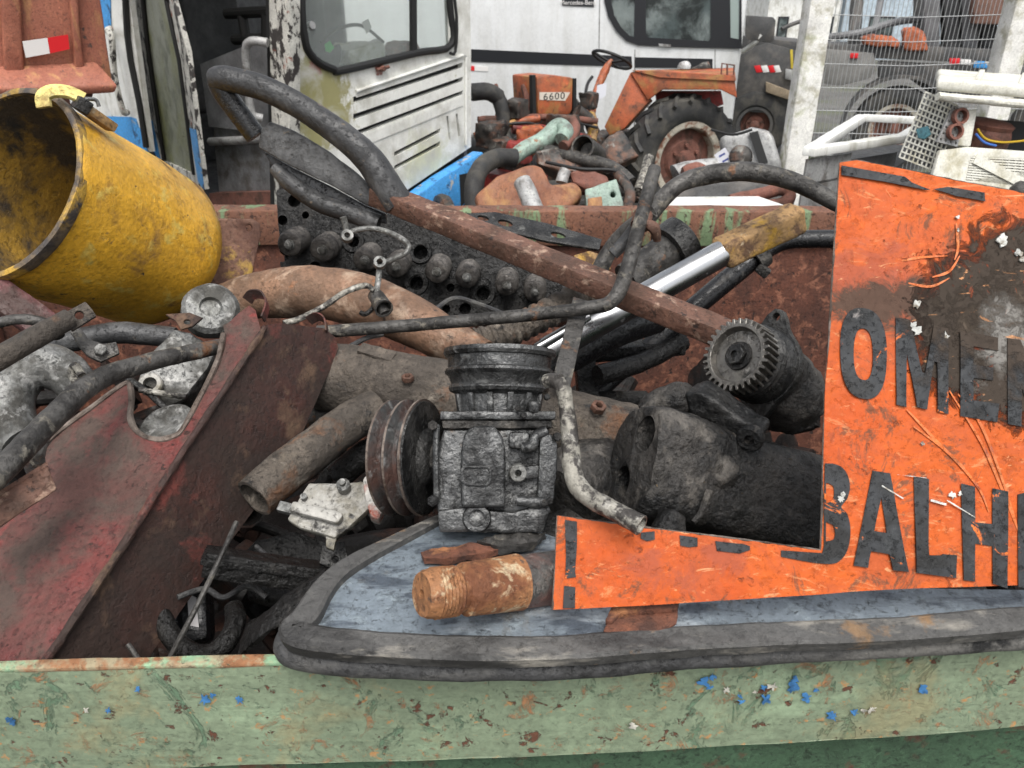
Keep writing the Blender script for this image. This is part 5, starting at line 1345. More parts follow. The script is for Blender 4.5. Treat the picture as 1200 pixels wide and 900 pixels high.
# long body behind and wheels
mb = MB(); mb.prism([O + e2 * 2.0 + e1 * .02 + V((0, 0, .6)), O + e2 * 5.5 + e1 * .02 + V((0, 0, .6)), O + e2 * 5.5 + e1 * .02 + V((0, 0, 2.7)), O + e2 * 2.0 + e1 * .02 + V((0, 0, 2.7))], e1 * .05, nrm=e1); mb.build('rear_body', M['white'], tk)
def wheel(root, c, ax, R, wd, name='wheel', lug=0, rim=.6, m1=None, m2=None):
    """tyre with a rim; ax points out of the wheel"""
    ax = V(ax).normalized()
    mb = MB()
    h = wd / 2
    mb.lathe([(-h * .8, R * rim), (-h, R * (rim + .08)), (-h * 1.04, R * .82), (-h * .9, R * .95), (-h * .5, R * .985), (0, R * .99), (h * .5, R * .985), (h * .9, R * .95), (h * 1.04, R * .82), (h, R * (rim + .08)), (h * .8, R * rim)], c, ax, 48, closed=True)
    u = V((0, 0, 1)); u = (u - ax * u.dot(ax)).normalized(); w_ = ax.cross(u)
    if lug:
        for i in range(lug):
            for sgn in (-1, 1):
                a = 2 * math.pi * (i + (.5 if sgn > 0 else 0)) / lug
                pts = []
                for f in (0, .5, 1.0):
                    aa = a + f * .26
                    pts.append(c + ax * (sgn * h * (.05 + 1.0 * f)) + (u * math.cos(aa) + w_ * math.sin(aa)) * R * (1.0 if f < 1 else .93))
                mb.tube(pts, R * .042, 4, n=1, ref=(pts[0] - c))
    t = mb.build(name, m1 or M['tyre'], root)
    mb = MB()
    mb.lathe([(h * .82, R * rim * .86), (h * .9, R * rim * .9), (h * .92, R * (rim + .03)), (h * .6, R * (rim + .01)), (h * .2, R * rim * .9), (h * .2, R * rim * .84)], c, ax, 40, closed=True); mb.build('rim', m2 or M['rimw'], t)
    mb = MB()
    mb.lathe([(h * .22, 0), (h * .22, R * rim * .88), (h * .30, R * rim * .6), (h * .5, R * rim * .52), (h * .5, R * rim * .28), (h * .8, R * rim * .26), (h * .84, R * rim * .2), (h * .84, 0)], c, ax, 32); mb.build('hub', M['rimr'], t)
    for i in range(6):
        a = 2 * math.pi * i / 6
        mb = MB(); mb.nut(c + ax * h * .5 + (u * math.cos(a) + w_ * math.sin(a)) * R * rim * .40, ax, R * .035, R * .05); mb.build('wheel_nut', M['rimr'], t)
    return t
for s_ in (2.6, 4.7):
    wheel(tk, O + e2 * s_ + e1 * .2 + V((0, 0, .48)), -e1, .48, .28)
wheel(tk, O + e2 * 1.0 + e1 * 1.75 + V((0, 0, .48)), e1, .48, .28)
mb = MB(); mb.bar(O + e1 * .6 + e2 * .3 + V((0, 0, .48)), O + e1 * .6 + e2 * 5.4 + V((0, 0, .48)), .1, .16); mb.build('chassis_rail', M['dark'], tk)
for dx_, dz_, s_, m_ in ((.35, 1.70, .16, 'ltgrey'), (.8, 1.68, .12, 'dark'), (1.15, 1.70, .18, 'cream'), (1.6, 1.69, .13, 'rimr')):
    mb = MB(); mb.box(O + e1 * dx_ + e2 * .42 + V((0, 0, dz_)), e1 * s_ + V((0, 0, .03)), e2 * s_ * .8, V((0, 0, .07))); mb.bevel(.02); mb.lumpy(.04, 6, .05, it=4); mb.build('cab_clutter', M[m_], tk)
mb = MB(); mb.bar(O + e1 * 1.4 + e2 * .3 + V((0, 0, .48)), O + e1 * 1.4 + e2 * 5.4 + V((0, 0, .48)), .1, .16); mb.build('chassis_rail', M['dark'], tk)

# ---------------------------------------------------------------- white bus
bd_ = V((.985, -.17, 0)).normalized()
pb = PL(P(700, 68, 10.4), V((bd_.y, -bd_.x, 0)))
bs_ = T('white_bus', 'white coach with a black waist stripe and dark cab windows behind the tractor', 'bus', V((pb.at(650, 68).x, pb.at(650, 68).y, 0)))
def bz(px, z):
    p = pb.at(px, 68); return V((p.x, p.y, z))
zt = 3.2
mb = MB(); mb.hexa([bz(300, .35), bz(868, .35), bz(868, zt), bz(300, zt)], [p - pb.n * 2.4 for p in (bz(300, .35), bz(868, .35), bz(868, zt), bz(300, zt))]); mb.bevel(.06, seg=3); mb.build('body', M['buswhite'], bs_)
mb = MB(); mb.prism(pb.pts([(300, 55), (540, 57), (740, 66), (741, 78), (700, 77), (540, 72), (300, 70)], .001), pb.n * .010, nrm=pb.n); mb.build('waist_stripe', M['busblack'], bs_)
mb = MB(); mb.prism(pb.pts([(744, 67), (835, 69), (835, 80), (744, 79)], .001), pb.n * .010, nrm=pb.n); mb.build('waist_stripe', M['busblack'], bs_)
win = [(708, -60), (708, 0), (713, 20), (722, 36), (734, 48), (748, 53), (790, 55), (869, 57), (869, -60)]
holes_ = [[(715, -50), (716, 0), (720, 18), (728, 32), (738, 42), (743, 43), (744, 0), (744, -50)], [(757, -50), (757, 40), (760, 44), (830, 48), (833, 44), (833, 0), (833, -50)], [(855, -50), (856, 44), (866, 46), (867, -50)]]
mb = MB(); mb.prism(pb.pts(win, .001), pb.n * .022, holes=[pb.pts(h, .001) for h in holes_], nrm=pb.n); mb.build('window_frame', M['busblack'], bs_)
for h, m_ in zip(holes_, ('busglass', 'busglass', 'refl_white')):
    mb = MB(); mb.prism(pb.pts(h, .002), pb.n * .006, nrm=pb.n); mb.build('window_pane', M[m_] if m_ == 'busglass' else plain('pale_painted_reflection', (.30, .36, .34), .1), bs_)  # last pane has a pale reflection painted into its colour
for L in ([(744, 58), (743, 215)], [(703, -20), (702, 60)], [(838, 58), (838, 210)]):
    mb = MB(); mb.bar(pb.at(*L[0], .001), pb.at(*L[1], .001), .014, .006, pb.n); mb.build('panel_seam', M['ltgrey'], bs_)
mb = MB(); mb.prism(pb.pts([(772, 51), (786, 52), (786, 55), (772, 54)], .024), pb.n * .012, nrm=pb.n); mb.build('door_handle', M['ltgrey'], bs_)
for L, m_ in (([(551, 77), (556, 77.5), (556, 83), (551, 82.5)], 'refl_red'), ([(556.5, 77.5), (572, 78), (572, 83.5), (556.5, 83)], 'refl_white')):
    mb = MB(); mb.prism(pb.pts(L, .001), pb.n * .008, nrm=pb.n); mb.build('reflector', M[m_], bs_)
mb = MB(); mb.prism(pb.pts([(659, -6), (696, -5), (696, 8), (659, 6.5)], .001), pb.n * .010, nrm=pb.n); badge = mb.build('badge', M['busblack'], bs_)
# lettering on the badge
fc = bpy.data.curves.new('badge_text', 'FONT'); fc.body = 'Mercedes-Benz'; fc.size = .078; fc.extrude = .001; fc.align_x = 'CENTER'
fo2 = bpy.data.objects.new('badge_text', fc); C.objects.link(fo2)
bpy.context.view_layer.update()
tm = bpy.data.meshes.new_from_object(fo2.evaluated_get(bpy.context.evaluated_depsgraph_get()))
bpy.data.objects.remove(fo2)
zc = V((0, 0, 1)); xc = bd_; nc = pb.n
mw = Matrix.Translation(pb.at(677.5, 5.5, .0125) - BASE[bs_.name]) @ Matrix((xc, zc, nc)).transposed().to_4x4()
tm.transform(mw); tm.materials.clear(); tm.materials.append(M['refl_white'])
to = bpy.data.objects.new('lettering', tm); C.objects.link(to); to.parent = badge
BASE['lettering_badge'] = BASE[bs_.name]
for px in (420, 800):
    c0 = pb.at(px, 68); wheel(bs_, V((c0.x, c0.y, .48)) - pb.n * .12, pb.n, .48, .28)
mb = MB(); mb.tube([pb.at(869, 60, .1), pb.at(880, 50, .35), pb.at(888, 40, .40)], .03, 8, n=4); mb.build('mirror_arm', M['white'], bs_)
q = PL(pb.at(888, 32, .42), CAM - pb.at(888, 32, .42)); mb = MB(); mb.prism(q.pts([(874, 18), (906, 20), (909, 24), (907, 47), (902, 50), (875, 46), (873, 40)]), -q.n * .1, nrm=q.n); mb.bevel(.008, seg=2); mb.build('mirror', M['lorry'], bs_)

# ---------------------------------------------------------------- tractor
tc_ = V((1.79, 8.24, .60))
aw = V((-.8, .6, 0)); fw_ = V((-.6, -.8, 0)); tr = T('orange_tractor', 'rusting orange tractor with its bonnet off and a big lugged rear tyre', 'tractor', V((1.1, 8.75, 0)))
wheel(tr, tc_, -aw * .55 + V((0, -.83, 0)), .63, .34, lug=20, rim=.60)
farw = tc_ + aw * 1.75
wheel(tr, farw, aw, .66, .36, lug=20, rim=.60)
mid = tc_ + aw * .85
def tb(name, m_, c, hx, hy, hz, bev=.02, par=None, lum=0):
    mb = MB(); mb.box(mid + fw_ * c[0] + aw * c[1] + V((0, 0, c[2] - .60)), fw_ * hx, aw * hy, V((0, 0, hz))); mb.bevel(bev)
    if lum: mb.lumpy(lum, 10, .05, it=4)
    return mb.build(name, m_, par or tr)
tb('gearbox', M['engine'], (.25, 0, .62), .55, .16, .2, .04, lum=.02)
tb('rear_axle', M['engine'], (0, 0, .6), .13, .72, .11, .04, lum=.015)
tb('engine_block', M['engine'], (1.35, 0, .66), .50, .19, .25, .03, lum=.03)
tb('front_frame', M['trred'], (1.7, 0, .55), .38, .18, .10, .02)
for s_ in (-1, 1):
    wheel(tr, mid + fw_ * 2.05 + aw * (.62 * s_) + V((0, 0, -.27)), aw * s_, .33, .20)
mb = MB(); mb.bar(mid + fw_ * 2.05 + aw * -.6 + V((0, 0, -.25)), mid + fw_ * 2.05 + aw * .6 + V((0, 0, -.25)), .08, .08); mb.build('front_axle', M['engine'], tr)
# bonnet side with the number plate
hp_ = PL(P(650, 110, 7.05), V((.55, -.83, 0)))
mb = MB(); mb.prism(hp_.pts([(629, 90), (650, 88), (672, 91), (671, 128), (668, 135), (631, 135)]), -hp_.n * .42, nrm=hp_.n); mb.bevel(.02); bon = mb.build('bonnet', M['trorange'], tr)
mb = MB(); mb.prism(hp_.pts([(632, 108), (668, 108), (662, 118), (632, 117)], .001), hp_.n * .003, nrm=hp_.n); plt_ = mb.build('number_band', plain('pale_band', (.62, .56, .48), .5), bon)
fc = bpy.data.curves.new('model_text', 'FONT'); fc.body = '6600'; fc.size = .085; fc.extrude = .001; fc.align_x = 'CENTER'; fc.space_character = 1.15
fo2 = bpy.data.objects.new('model_text', fc); C.objects.link(fo2)
bpy.context.view_layer.update()
tm = bpy.data.meshes.new_from_object(fo2.evaluated_get(bpy.context.evaluated_depsgraph_get()))
bpy.data.objects.remove(fo2)
hx = ZZ.cross(hp_.n).normalized()
tm.transform(Matrix.Translation(hp_.at(649, 116.5, .0045) - BASE[tr.name]) @ Matrix((hx, ZZ, hp_.n)).transposed().to_4x4() @ Matrix.Scale(1.35, 4, V((1, 0, 0))))
tm.materials.clear(); tm.materials.append(M['blackrub'])
to = bpy.data.objects.new('number_lettering', tm); C.objects.link(to); to.parent = bon
for L in ([(626, 88), (627, 136)], [(674, 92), (674, 136)], [(626, 136), (676, 136)]):
    mb = MB(); mb.bar(hp_.at(*L[0], -.03), hp_.at(*L[1], -.03), .04, .05, hp_.n); mb.build('bonnet_frame', M['blackrub'], tr)
# clutter of the engine
for p, q, r, m_ in (((556, 160, 6.9), (632, 139, 7.0), .035, 'trorange'), ((560, 140, 6.9), (700, 142, 7.2), .03, 'rimr'), ((600, 150, 6.9), (690, 165, 7.1), .05, 'trred'), ((552, 108, 6.8), (585, 115, 6.9), .075, 'tyre'), ((582, 112, 6.9), (590, 150, 6.95), .07, 'tyre'), ((676, 130, 7.2), (696, 155, 7.4), .06, 'engine'), ((692, 135, 7.4), (693, 165, 7.3), .05, 'yellowrust'), ((580, 100, 7.0), (584, 135, 7.0), .03, 'rimr'), ((614, 100, 7.1), (617, 140, 7.1), .035, 'rimr'), ((640, 145, 6.9), (700, 150, 7.1), .012, 'blackrub'), ((590, 146, 6.85), (640, 150, 6.9), .012, 'blackrub')):
    mb = MB(); a, b = P(*p), P(*q); mb.tube([a, (a + b) / 2 + V((.02, 0, .03)), b], r, 12, n=4); mb.lumpy(.006, 12, .04, it=2); mb.build('engine_pipe', M[m_], tr)
for x, y, d, s_, m_ in ((606, 128, 6.95, .09, 'engine'), (575, 158, 6.85, .12, 'engine'), (625, 165, 6.8, .13, 'trorange'), (610, 178, 6.7, .10, 'trred'), (660, 150, 6.95, .13, 'engine'), (588, 175, 6.8, .1, 'engine'), (690, 118, 7.4, .09, 'engine')):
    mb = MB(); mb.box(P(x, y, d), fw_ * s_, aw * s_ * .8, V((0, 0, s_ * .9))); mb.bevel(.015); mb.lumpy(.03, 9, .04, it=4); mb.build('engine_casting', M[m_], tr)
# steering wheel and column
swc = P(717, 70, 7.75); sa_ = (V((.35, .25, .9))).normalized()
mb = MB()
u = sa_.cross(V((0, 1, 0))).normalized(); w_ = sa_.cross(u)
ring = [swc + (u * math.cos(t) + w_ * math.sin(t)) * .21 for t in [2 * math.pi * i / 28 for i in range(29)]]
mb.tube(ring, .016, 8, n=1)
for t in (0, 2.1, 4.2):
    mb.tube([swc - sa_ * .03, swc + (u * math.cos(t) + w_ * math.sin(t)) * .205], .012, 8, n=1)
mb.build('steering_wheel', M['blackrub'], tr)
mb = MB(); mb.tube([swc, P(708, 85, 7.75), P(699, 108, 7.7), P(692, 135, 7.6)], [.02, .045, .04, .05], 10, n=3); mb.lumpy(.006, 14, .03, it=2); mb.build('steering_column', M['trorange'], tr)
mb = MB(); mb.tube([P(685, 120, 7.5), P(688, 100, 7.5), P(694, 90, 7.55)], .016, 8); mb.build('gear_lever', M['blackrub'], tr)
q = PL(P(704, 112, 7.6), CAM - P(704, 112, 7.6)); mb = MB(); mb.prism(q.pts([(700, 100), (711, 97), (710, 112), (697, 121)]), -q.n * .01, nrm=q.n); mb.build('paper_tag', plain('pale_paper', (.62, .63, .68), .7), tr)
# mudguard over the near wheel
ff = PL(P(790, 110, 7.85), V((-.25, -.95, .1)))
mb = MB(); mb.prism(ff.pts([(712, 148), (742, 86), (758, 112), (764, 118), (735, 150), (718, 158)], .25), -ff.n * .40, nrm=ff.n); mb.bevel(.01); mb.build('mudguard_front', M['trorange'], tr)
mb = MB(); mb.prism(ff.pts([(742, 86), (775, 83), (860, 90), (863, 115), (845, 106), (778, 106), (762, 118), (752, 102)], .28), -ff.n * .06, nrm=ff.n); mb.bevel(.01); mb.build('mudguard_lip', M['trorange'], tr)
mb = MB(); mb.hexa([ff.at(744, 84, .30), ff.at(776, 92, .30), ff.at(862, 96, .30), ff.at(860, 90, .30)], [ff.at(744, 84, -.25), ff.at(776, 80, -.25), ff.at(862, 84, -.25), ff.at(860, 78, -.25)]); mb.build('mudguard_top', M['trorange'], tr)
mb = MB(); mb.prism(ff.pts([(766, 106), (845, 106), (848, 122), (835, 128), (770, 130)], -.10), -ff.n * .02, nrm=ff.n); mb.build('mudguard_side', M['trred'], tr)
st_ = PL(P(805, 82, 8.1), V((-.2, -1, .2)))
mb = MB(); mb.prism(st_.pts([(790, 90), (796, 72), (806, 70), (811, 76), (806, 91)]), -st_.n * .2, nrm=st_.n); mb.bevel(.03); mb.build('seat_back', M['ltgrey'], tr)
mb = MB(); mb.prism(st_.pts([(806, 92), (812, 76), (832, 68), (833, 92)], -.05), -st_.n * .25, nrm=st_.n); mb.bevel(.03); mb.lumpy(.02, 9, .05); mb.build('seat', M['engine'], tr)
for L in ([(845, 92), (846, 76), (860, 78), (859, 94)], [(852, 77), (852, 94)]):
    mb = MB(); mb.tube([ff.at(x, y, .25) for x, y in L], .01, 6, n=1); mb.build('lamp_guard', M['rimr'], tr)

# ---------------------------------------------------------------- scrap heap between container and tractor
mb = MB()
gx, gy = 34, 14
gv = {}
for i in range(gx + 1):
    for j in range(gy + 1):
        x = -1.0 + 4.6 * i / gx; y = 3.2 + 3.0 * j / gy
        e = min(i, gx - i, 6) / 6 * min(j, gy - j, 4) / 4
        z = .02 + (.60 + .22 * noise.fractal(V((x * 1.6, y * 1.6, 3)), .8, 2.1, 4)) * e
        gv[i, j] = mb.bm.verts.new((x, y, z))
for i in range(gx):
    for j in range(gy):
        mb.bm.faces.new((gv[i, j], gv[i + 1, j], gv[i + 1, j + 1], gv[i, j + 1]))
rnd = random.Random(11)
for i in range(110):
    x = rnd.uniform(-.7, 3.3); y = rnd.uniform(3.5, 5.8)
    a = rnd.uniform(0, 6.28); d = V((math.cos(a), math.sin(a), rnd.uniform(-.3, .3))).normalized()
    p = V((x, y, rnd.uniform(.5, .80))); L_ = rnd.uniform(.1, .3)
    if rnd.random() < .5: mb.tube([p - d * L_, p + V((0, 0, .05)), p + d * L_], rnd.uniform(.02, .05), 8, n=3)
    else: mb.bar(p - d * L_, p + d * L_, rnd.uniform(.05, .16), rnd.uniform(.03, .1), V((rnd.uniform(-.5, .5), 0, 1)))
tag(mb.build('scrap_heap', M['engine']), 'low heap of mixed greasy engine scrap behind the container', 'scrap', kind='stuff')
def lump(name, label, cat, m_, L, d, th, lum=.01, bev=.02, tilt=(0, 0, .3), holes=()):
    cx = sum(x for x, y in L) / len(L); cy = sum(y for x, y in L) / len(L)
    q = PL(P(cx, cy, d), (CAM - P(cx, cy, d)).normalized() + V(tilt))
    mb = MB(); mb.prism(q.pts(L), -q.n * th, holes=[q.pts(h) for h in holes], nrm=q.n); mb.bevel(bev, seg=3)
    if lum: mb.lumpy(lum, 7, .04, it=5)
    return tag(mb.build(name, m_), label, cat)
def pipe(name, label, cat, m_, L, r, hollow=0, lum=.004):
    mb = MB(); mb.tube([P(*q) for q in L], r, 16, n=6, hollow=hollow)
    if lum: mb.lumpy(lum, 12, .04, it=2)
    return tag(mb.build(name, m_), label, cat)
lump('fuel_tank', 'rusty brown stepped fuel tank lying behind the rear rim', 'tank', M['tank'], [(556, 230), (582, 206), (610, 197), (627, 191), (637, 196), (645, 216), (672, 214), (682, 222), (680, 232), (664, 246), (640, 262), (565, 262), (560, 246)], 4.0, .35, .012)
pipe('filter_cylinder', 'pale grey metal cylinder standing against the brown tank', 'cylinder', M['ltgrey'], [(630, 262, 3.75), (622, 235, 3.8), (612, 213, 3.85)], .048)
pipe('pale_green_pipe', 'pale green painted pipe with an elbow above the brown tank', 'pipe', M['palegreen'], [(598, 188, 4.6), (615, 175, 4.65), (640, 162, 4.7), (655, 147, 4.7), (663, 155, 4.65), (658, 164, 4.6)], [.045, .05, .055, .05, .05, .045])
pipe('black_hose', 'fat black rubber hose curling left of the brown tank', 'hose', M['tyre'], [(556, 245, 4.3), (556, 215, 4.3), (566, 194, 4.4), (585, 185, 4.5), (604, 186, 4.55)], .055)
pipe('brown_elbow', 'rust brown pipe elbow beside the pale green pipe', 'pipe elbow', M['rimr'], [(660, 172, 4.6), (668, 163, 4.65), (674, 150, 4.75), (670, 142, 4.8)], .035)
pipe('exhaust_outlet', 'round grey exhaust outlet facing out of the heap', 'outlet', M['greytube'], [(700, 182, 4.8), (690, 177, 4.65), (683, 172, 4.55)], [.06, .07, .075], hollow=.012)
lump('engine_manifold', 'grey engine manifold casting lying across the heap', 'manifold', M['engine'], [(625, 176), (650, 172), (690, 186), (716, 196), (722, 206), (690, 204), (655, 200), (628, 192)], 4.6, .2, .03)
lump('bracket_casting', 'dark folded bracket tipped up before the big tractor tyre', 'bracket', M['engine'], [(700, 170), (728, 150), (737, 164), (750, 182), (720, 196), (706, 184)], 5.0, .15, .02)
lump('green_gearbox', 'grey green gearbox housing with bolt holes just over the rear rim', 'gearbox', M['palegreen'], [(686, 222), (722, 210), (730, 238), (728, 262), (688, 262)], 3.9, .2, .008, holes=[ell(697, 240, 4, 4, 0, 12), ell(718, 228, 4, 4, 0, 12)])
lump('rust_plate', 'small rusty plate fixed before the grey green gearbox', 'plate', M['tank'], [(688, 232), (705, 230), (707, 258), (688, 258)], 3.8, .03, .004, .005)
lump('rusty_casting', 'rusty red engine casting in the middle of the heap', 'casting', M['rimr'], [(668, 200), (690, 196), (712, 206), (716, 222), (690, 222), (672, 214)], 4.3, .2, .03)
pipe('small_cylinder', 'little bright canister amid the heap above the tank step', 'canister', M['ltgrey'], [(658, 214, 4.3), (660, 206, 4.3), (663, 199, 4.3)], .034)
pipe('steel_lever', 'long grey lever reaching from the heap towards the tractor wheel', 'lever', M['greytube'], [(640, 176, 4.7), (680, 186, 4.6), (716, 196, 4.5), (740, 215, 4.4)], .04)
pipe('thin_cable', 'thin black cable looping over the middle of the heap', 'cable', M['blackrub'], [(640, 190, 4.4), (680, 198, 4.3), (720, 200, 4.3), (735, 215, 4.2), (730, 240, 4.1)], .010, lum=0)
pipe('pale_hose', 'pale hose end hanging at the right of the heap', 'hose', M['paletube'], [(760, 185, 4.5), (755, 205, 4.4), (748, 225, 4.3)], .03)
pipe('bent_rod', 'bent dark rod between the gearbox and the bent pipe', 'rod', M['engine'], [(725, 205, 4.2), (738, 225, 4.1), (735, 246, 4.0)], .03)
gb2 = T('gearbox', 'silver grey gearbox with a round hub and white paper label', 'gearbox', P(870, 210, 4.6))
q = PL(P(870, 175, 4.6), CAM - P(870, 175, 4.6) + V((-.3, 0, .4)))
mb = MB(); mb.prism(q.pts([(842, 160), (880, 148), (902, 152), (912, 178), (917, 198), (876, 204), (850, 196)]), -q.n * .3, nrm=q.n); mb.bevel(.03); mb.lumpy(.012, 8, .04); mb.build('housing', M['ltgrey'], gb2)
mb = MB(); mb.prism(q.pts([(878, 156), (888, 154), (900, 190), (890, 194)], .004), q.n * .02, nrm=q.n); mb.build('strap', M['blackrub'], gb2)
mb = MB(); mb.lathe([(0, 0), (0, .07), (.04, .065), (.06, .03), (.06, 0)], q.at(868, 184, .002), q.n, 24); mb.lumpy(.006, 20, .02, it=2); mb.build('hub', M['engine'], gb2)
mb = MB(); mb.prism(q.pts([(837, 182), (850, 173), (861, 190), (846, 197)], .02), q.n * .004, nrm=q.n); pl2 = mb.build('paper_label', plain('label_paper', (.62, .62, .66), .7), gb2)
mb = MB(); mb.bar(q.at(843, 184, .0245), q.at(850, 180, .0245), .012, .001, q.n); mb.bar(q.at(847, 190, .0245), q.at(854, 186, .0245), .012, .001, q.n); mb.build('writing', plain('ink_blue', (.06, .08, .25), .6), pl2)
mb = MB(); mb.tube([q.at(835, 154, .1), q.at(860, 160, .12), q.at(882, 154, .1)], .008, 6, n=5); mb.build('wire', M['blackrub'], gb2)
pipe('drive_flange', 'silver pump and flange lying left of the labelled gearbox', 'pump', M['ltgrey'], [(792, 206, 4.5), (810, 198, 4.5), (840, 194, 4.5)], [.07, .05, .045])
pipe('rusty_hub', 'rusty hub lump before the tractor rim', 'hub', M['rimr'], [(800, 204, 4.4), (815, 202, 4.4), (826, 205, 4.4)], [.04, .06, .05])
lump('dark_tub', 'long dark grey tub lying behind the rear rim under the hose', 'tub', M['lorry'], [(785, 222), (830, 208), (905, 212), (935, 214), (930, 244), (905, 262), (785, 262)], 4.1, .5, .008, .03)
pipe('dark_hose_loop', 'dark red hose loop lying before the long tub', 'hose', M['rimr'], [(855, 236, 3.6), (890, 228, 3.6), (918, 222, 3.6), (924, 232, 3.6), (912, 240, 3.6), (880, 242, 3.6)], .032)
lump('red_lamp', 'broken red plastic lamp beside the hose loop', 'lamp', mat('faded_red_plastic', (.45, .09, .06), rough=.4), [(878, 232), (890, 228), (894, 240), (880, 244)], 3.5, .05, .006, .01)
mb = MB(); mb.hexa([Z(776, 245, 1.38), Z(930, 244, 1.38), Z(930, 244, 1.31), Z(776, 245, 1.31)], [Z(790, 243, 1.385) + V((0, .16, 0)), Z(905, 242, 1.385) + V((0, .16, 0)), Z(905, 242, 1.31) + V((0, .16, 0)), Z(790, 243, 1.31) + V((0, .16, 0))]); mb.bevel(.008)
wpn = tag(mb.build('white_board', M['white']), 'white board edge lying on a stand just behind the rear rim', 'board')
# stand carrying the lid
mb = MB(); pz = Z(850, 240, 1.36); mb.bx(pz.x - .2, pz.x + .2, pz.y + .03, pz.y + .15, 0, 1.298); mb.bevel(.01)
tag(mb.build('sheet_stand', M['lorry']), 'dark upright stand hidden behind the rear rim below the white board', 'stand')
# ---------------------------------------------------------------- red tipper skip at the left
sk = T('red_skip', 'faded red steel skip body with a red and white reflector at the left', 'skip', P(40, 60, 3.4) * 1.0)
BASE[sk.name] = V((P(40, 60, 3.4).x - .4, P(40, 60, 3.4).y + .5, 0)); sk.location = BASE[sk.name]
kp = PL(P(60, 60, 3.3), V((.56, -.82, -.10)))
mb = MB(); mb.prism(kp.pts([(-260, -260), (104, -260), (118, 0), (132, 95), (110, 105), (-260, 92)]), -kp.n * 1.2, nrm=kp.n); mb.bevel(.012); mb.lumpy(.006, 3, .12, it=5); mb.build('body', M['skiporange'], sk)
for L in ([(-8, -200), (14, -200), (28, 92), (4, 92)], [(66, -200), (80, -200), (92, 30), (98, 78), (86, 80)]):
    mb = MB(); mb.prism(kp.pts(L, .001), kp.n * .035, nrm=kp.n); mb.bevel(.012, seg=3); mb.build('stiffener', M['skiporange'], sk)
mb = MB(); q0, q1 = [kp.at(x, y, .04) for x, y in ((-260, 92), (124, 84))]
mb.hexa([kp.at(-260, 86, .01), kp.at(112, 72, .01), kp.at(133, 95, .12), kp.at(-260, 104, .12)], [kp.at(-260, 110, .0), kp.at(112, 104, .0), kp.at(130, 104, .11), kp.at(-260, 116, .11)]); mb.bevel(.01); mb.lumpy(.005, 4, .1, it=4); mb.build('bottom_rail', M['skiporange'], sk)
for L, m_ in (([(25, 47), (54, 43), (57, 61), (29, 66)], 'refl_white'), ([(54.3, 43), (78, 39), (80, 56), (57.3, 61)], 'refl_red')):
    mb = MB(); mb.prism(kp.pts(L, .038), kp.n * .003, nrm=kp.n); mb.build('reflector', M[m_], sk)
mb = MB(); mb.hexa([kp.at(84, 104, -.1), kp.at(117, 104, -.1), kp.at(112, 122, -.1), kp.at(92, 122, -.1)], [kp.at(84, 104, -.5), kp.at(117, 104, -.5), kp.at(112, 122, -.5), kp.at(92, 122, -.5)]); mb.bevel(.01); mb.build('hinge_block', M['rimr'], sk)
bx_ = BASE[sk.name]
for dx, dy in ((-.95, .0), (-.3, .0), (-.95, .8), (-.3, .8)):
    mb = MB(); mb.bx(bx_.x + dx - .06, bx_.x + dx + .06, bx_.y + dy - .06, bx_.y + dy + .06, 0, 1.62); mb.bevel(.01); mb.build('leg', M['rimr'], sk)

# ---------------------------------------------------------------- fence with concrete posts
fpst = []
c0 = P(945, 100, 4.6)
def post(top, bot, d, w, first=None):
    a, b = P(*top, d), None
    return a
pA = P(944, 100, 4.6); pB = P(1178, 60, 4.6)
mb = MB(); mb.bx(-.072, .072, -.07, .07, 0, 3.0); mb.bevel(.012); mb.lumpy(.004, 6, .1, it=5)
po = mb.build('fence_post', M['concrete'], base=(0, 0, 0))
po.location = (pA.x, pA.y, 0)
tag(po, 'white lichened concrete fence post between the bus and the mesh panel', 'fence post', 'white fence posts')
po2 = po.copy(); C.objects.link(po2); po2.location = (pB.x + .02, pB.y, 0); po2.rotation_euler.z = math.pi / 2
po2['label'] = 'white lichened concrete fence post above the cream cooling unit'
def mesh_panel(name, a, b, z0, z1, sx, sz, rw, label):
    a, b = V(a), V(b)
    mb = MB(); L_ = (b - a).length; d = (b - a) / L_; nrm = d.cross(ZZ)
    nv = int(L_ / sx)
    for i in range(nv + 1):
        p = a + d * (L_ * i / nv)
        mb.ringtube([V((p.x, p.y, z0)), V((p.x, p.y, z1))], rw, 4)
    nh = int((z1 - z0) / sz)
    for j in range(nh + 1):
        z = z0 + (z1 - z0) * j / nh
        mb.ringtube([V((a.x, a.y, z)) + nrm * rw * 2, V(((a.x + b.x) / 2, (a.y + b.y) / 2, z - .015)) + nrm * rw * 2, V((b.x, b.y, z)) + nrm * rw * 2], rw * 1.15, 4)
    return tag(mb.build(name, M['wire']), label, 'fence panel', 'welded mesh fence panels')
pC = V((4.3, 11.6, 0))
mesh_panel('mesh_fence', V((pA.x + .08, pA.y, 0)), V((pB.x - .08, pB.y, 0)), .1, 2.9, .027, .13, .0021, 'welded wire mesh panel strung between the two white posts')
mesh_panel('mesh_fence', V((pA.x + .03, pA.y + .08, 0)), pC, .1, 2.7, .09, .26, .003, 'welded wire mesh panel running back from the left white post')
mesh_panel('mesh_fence', V((pB.x + .08, pB.y, 0)), V((pB.x + 2.0, pB.y, 0)), .1, 2.9, .031, .13, .0017, 'welded wire mesh panel right of the white post over the cooling unit')

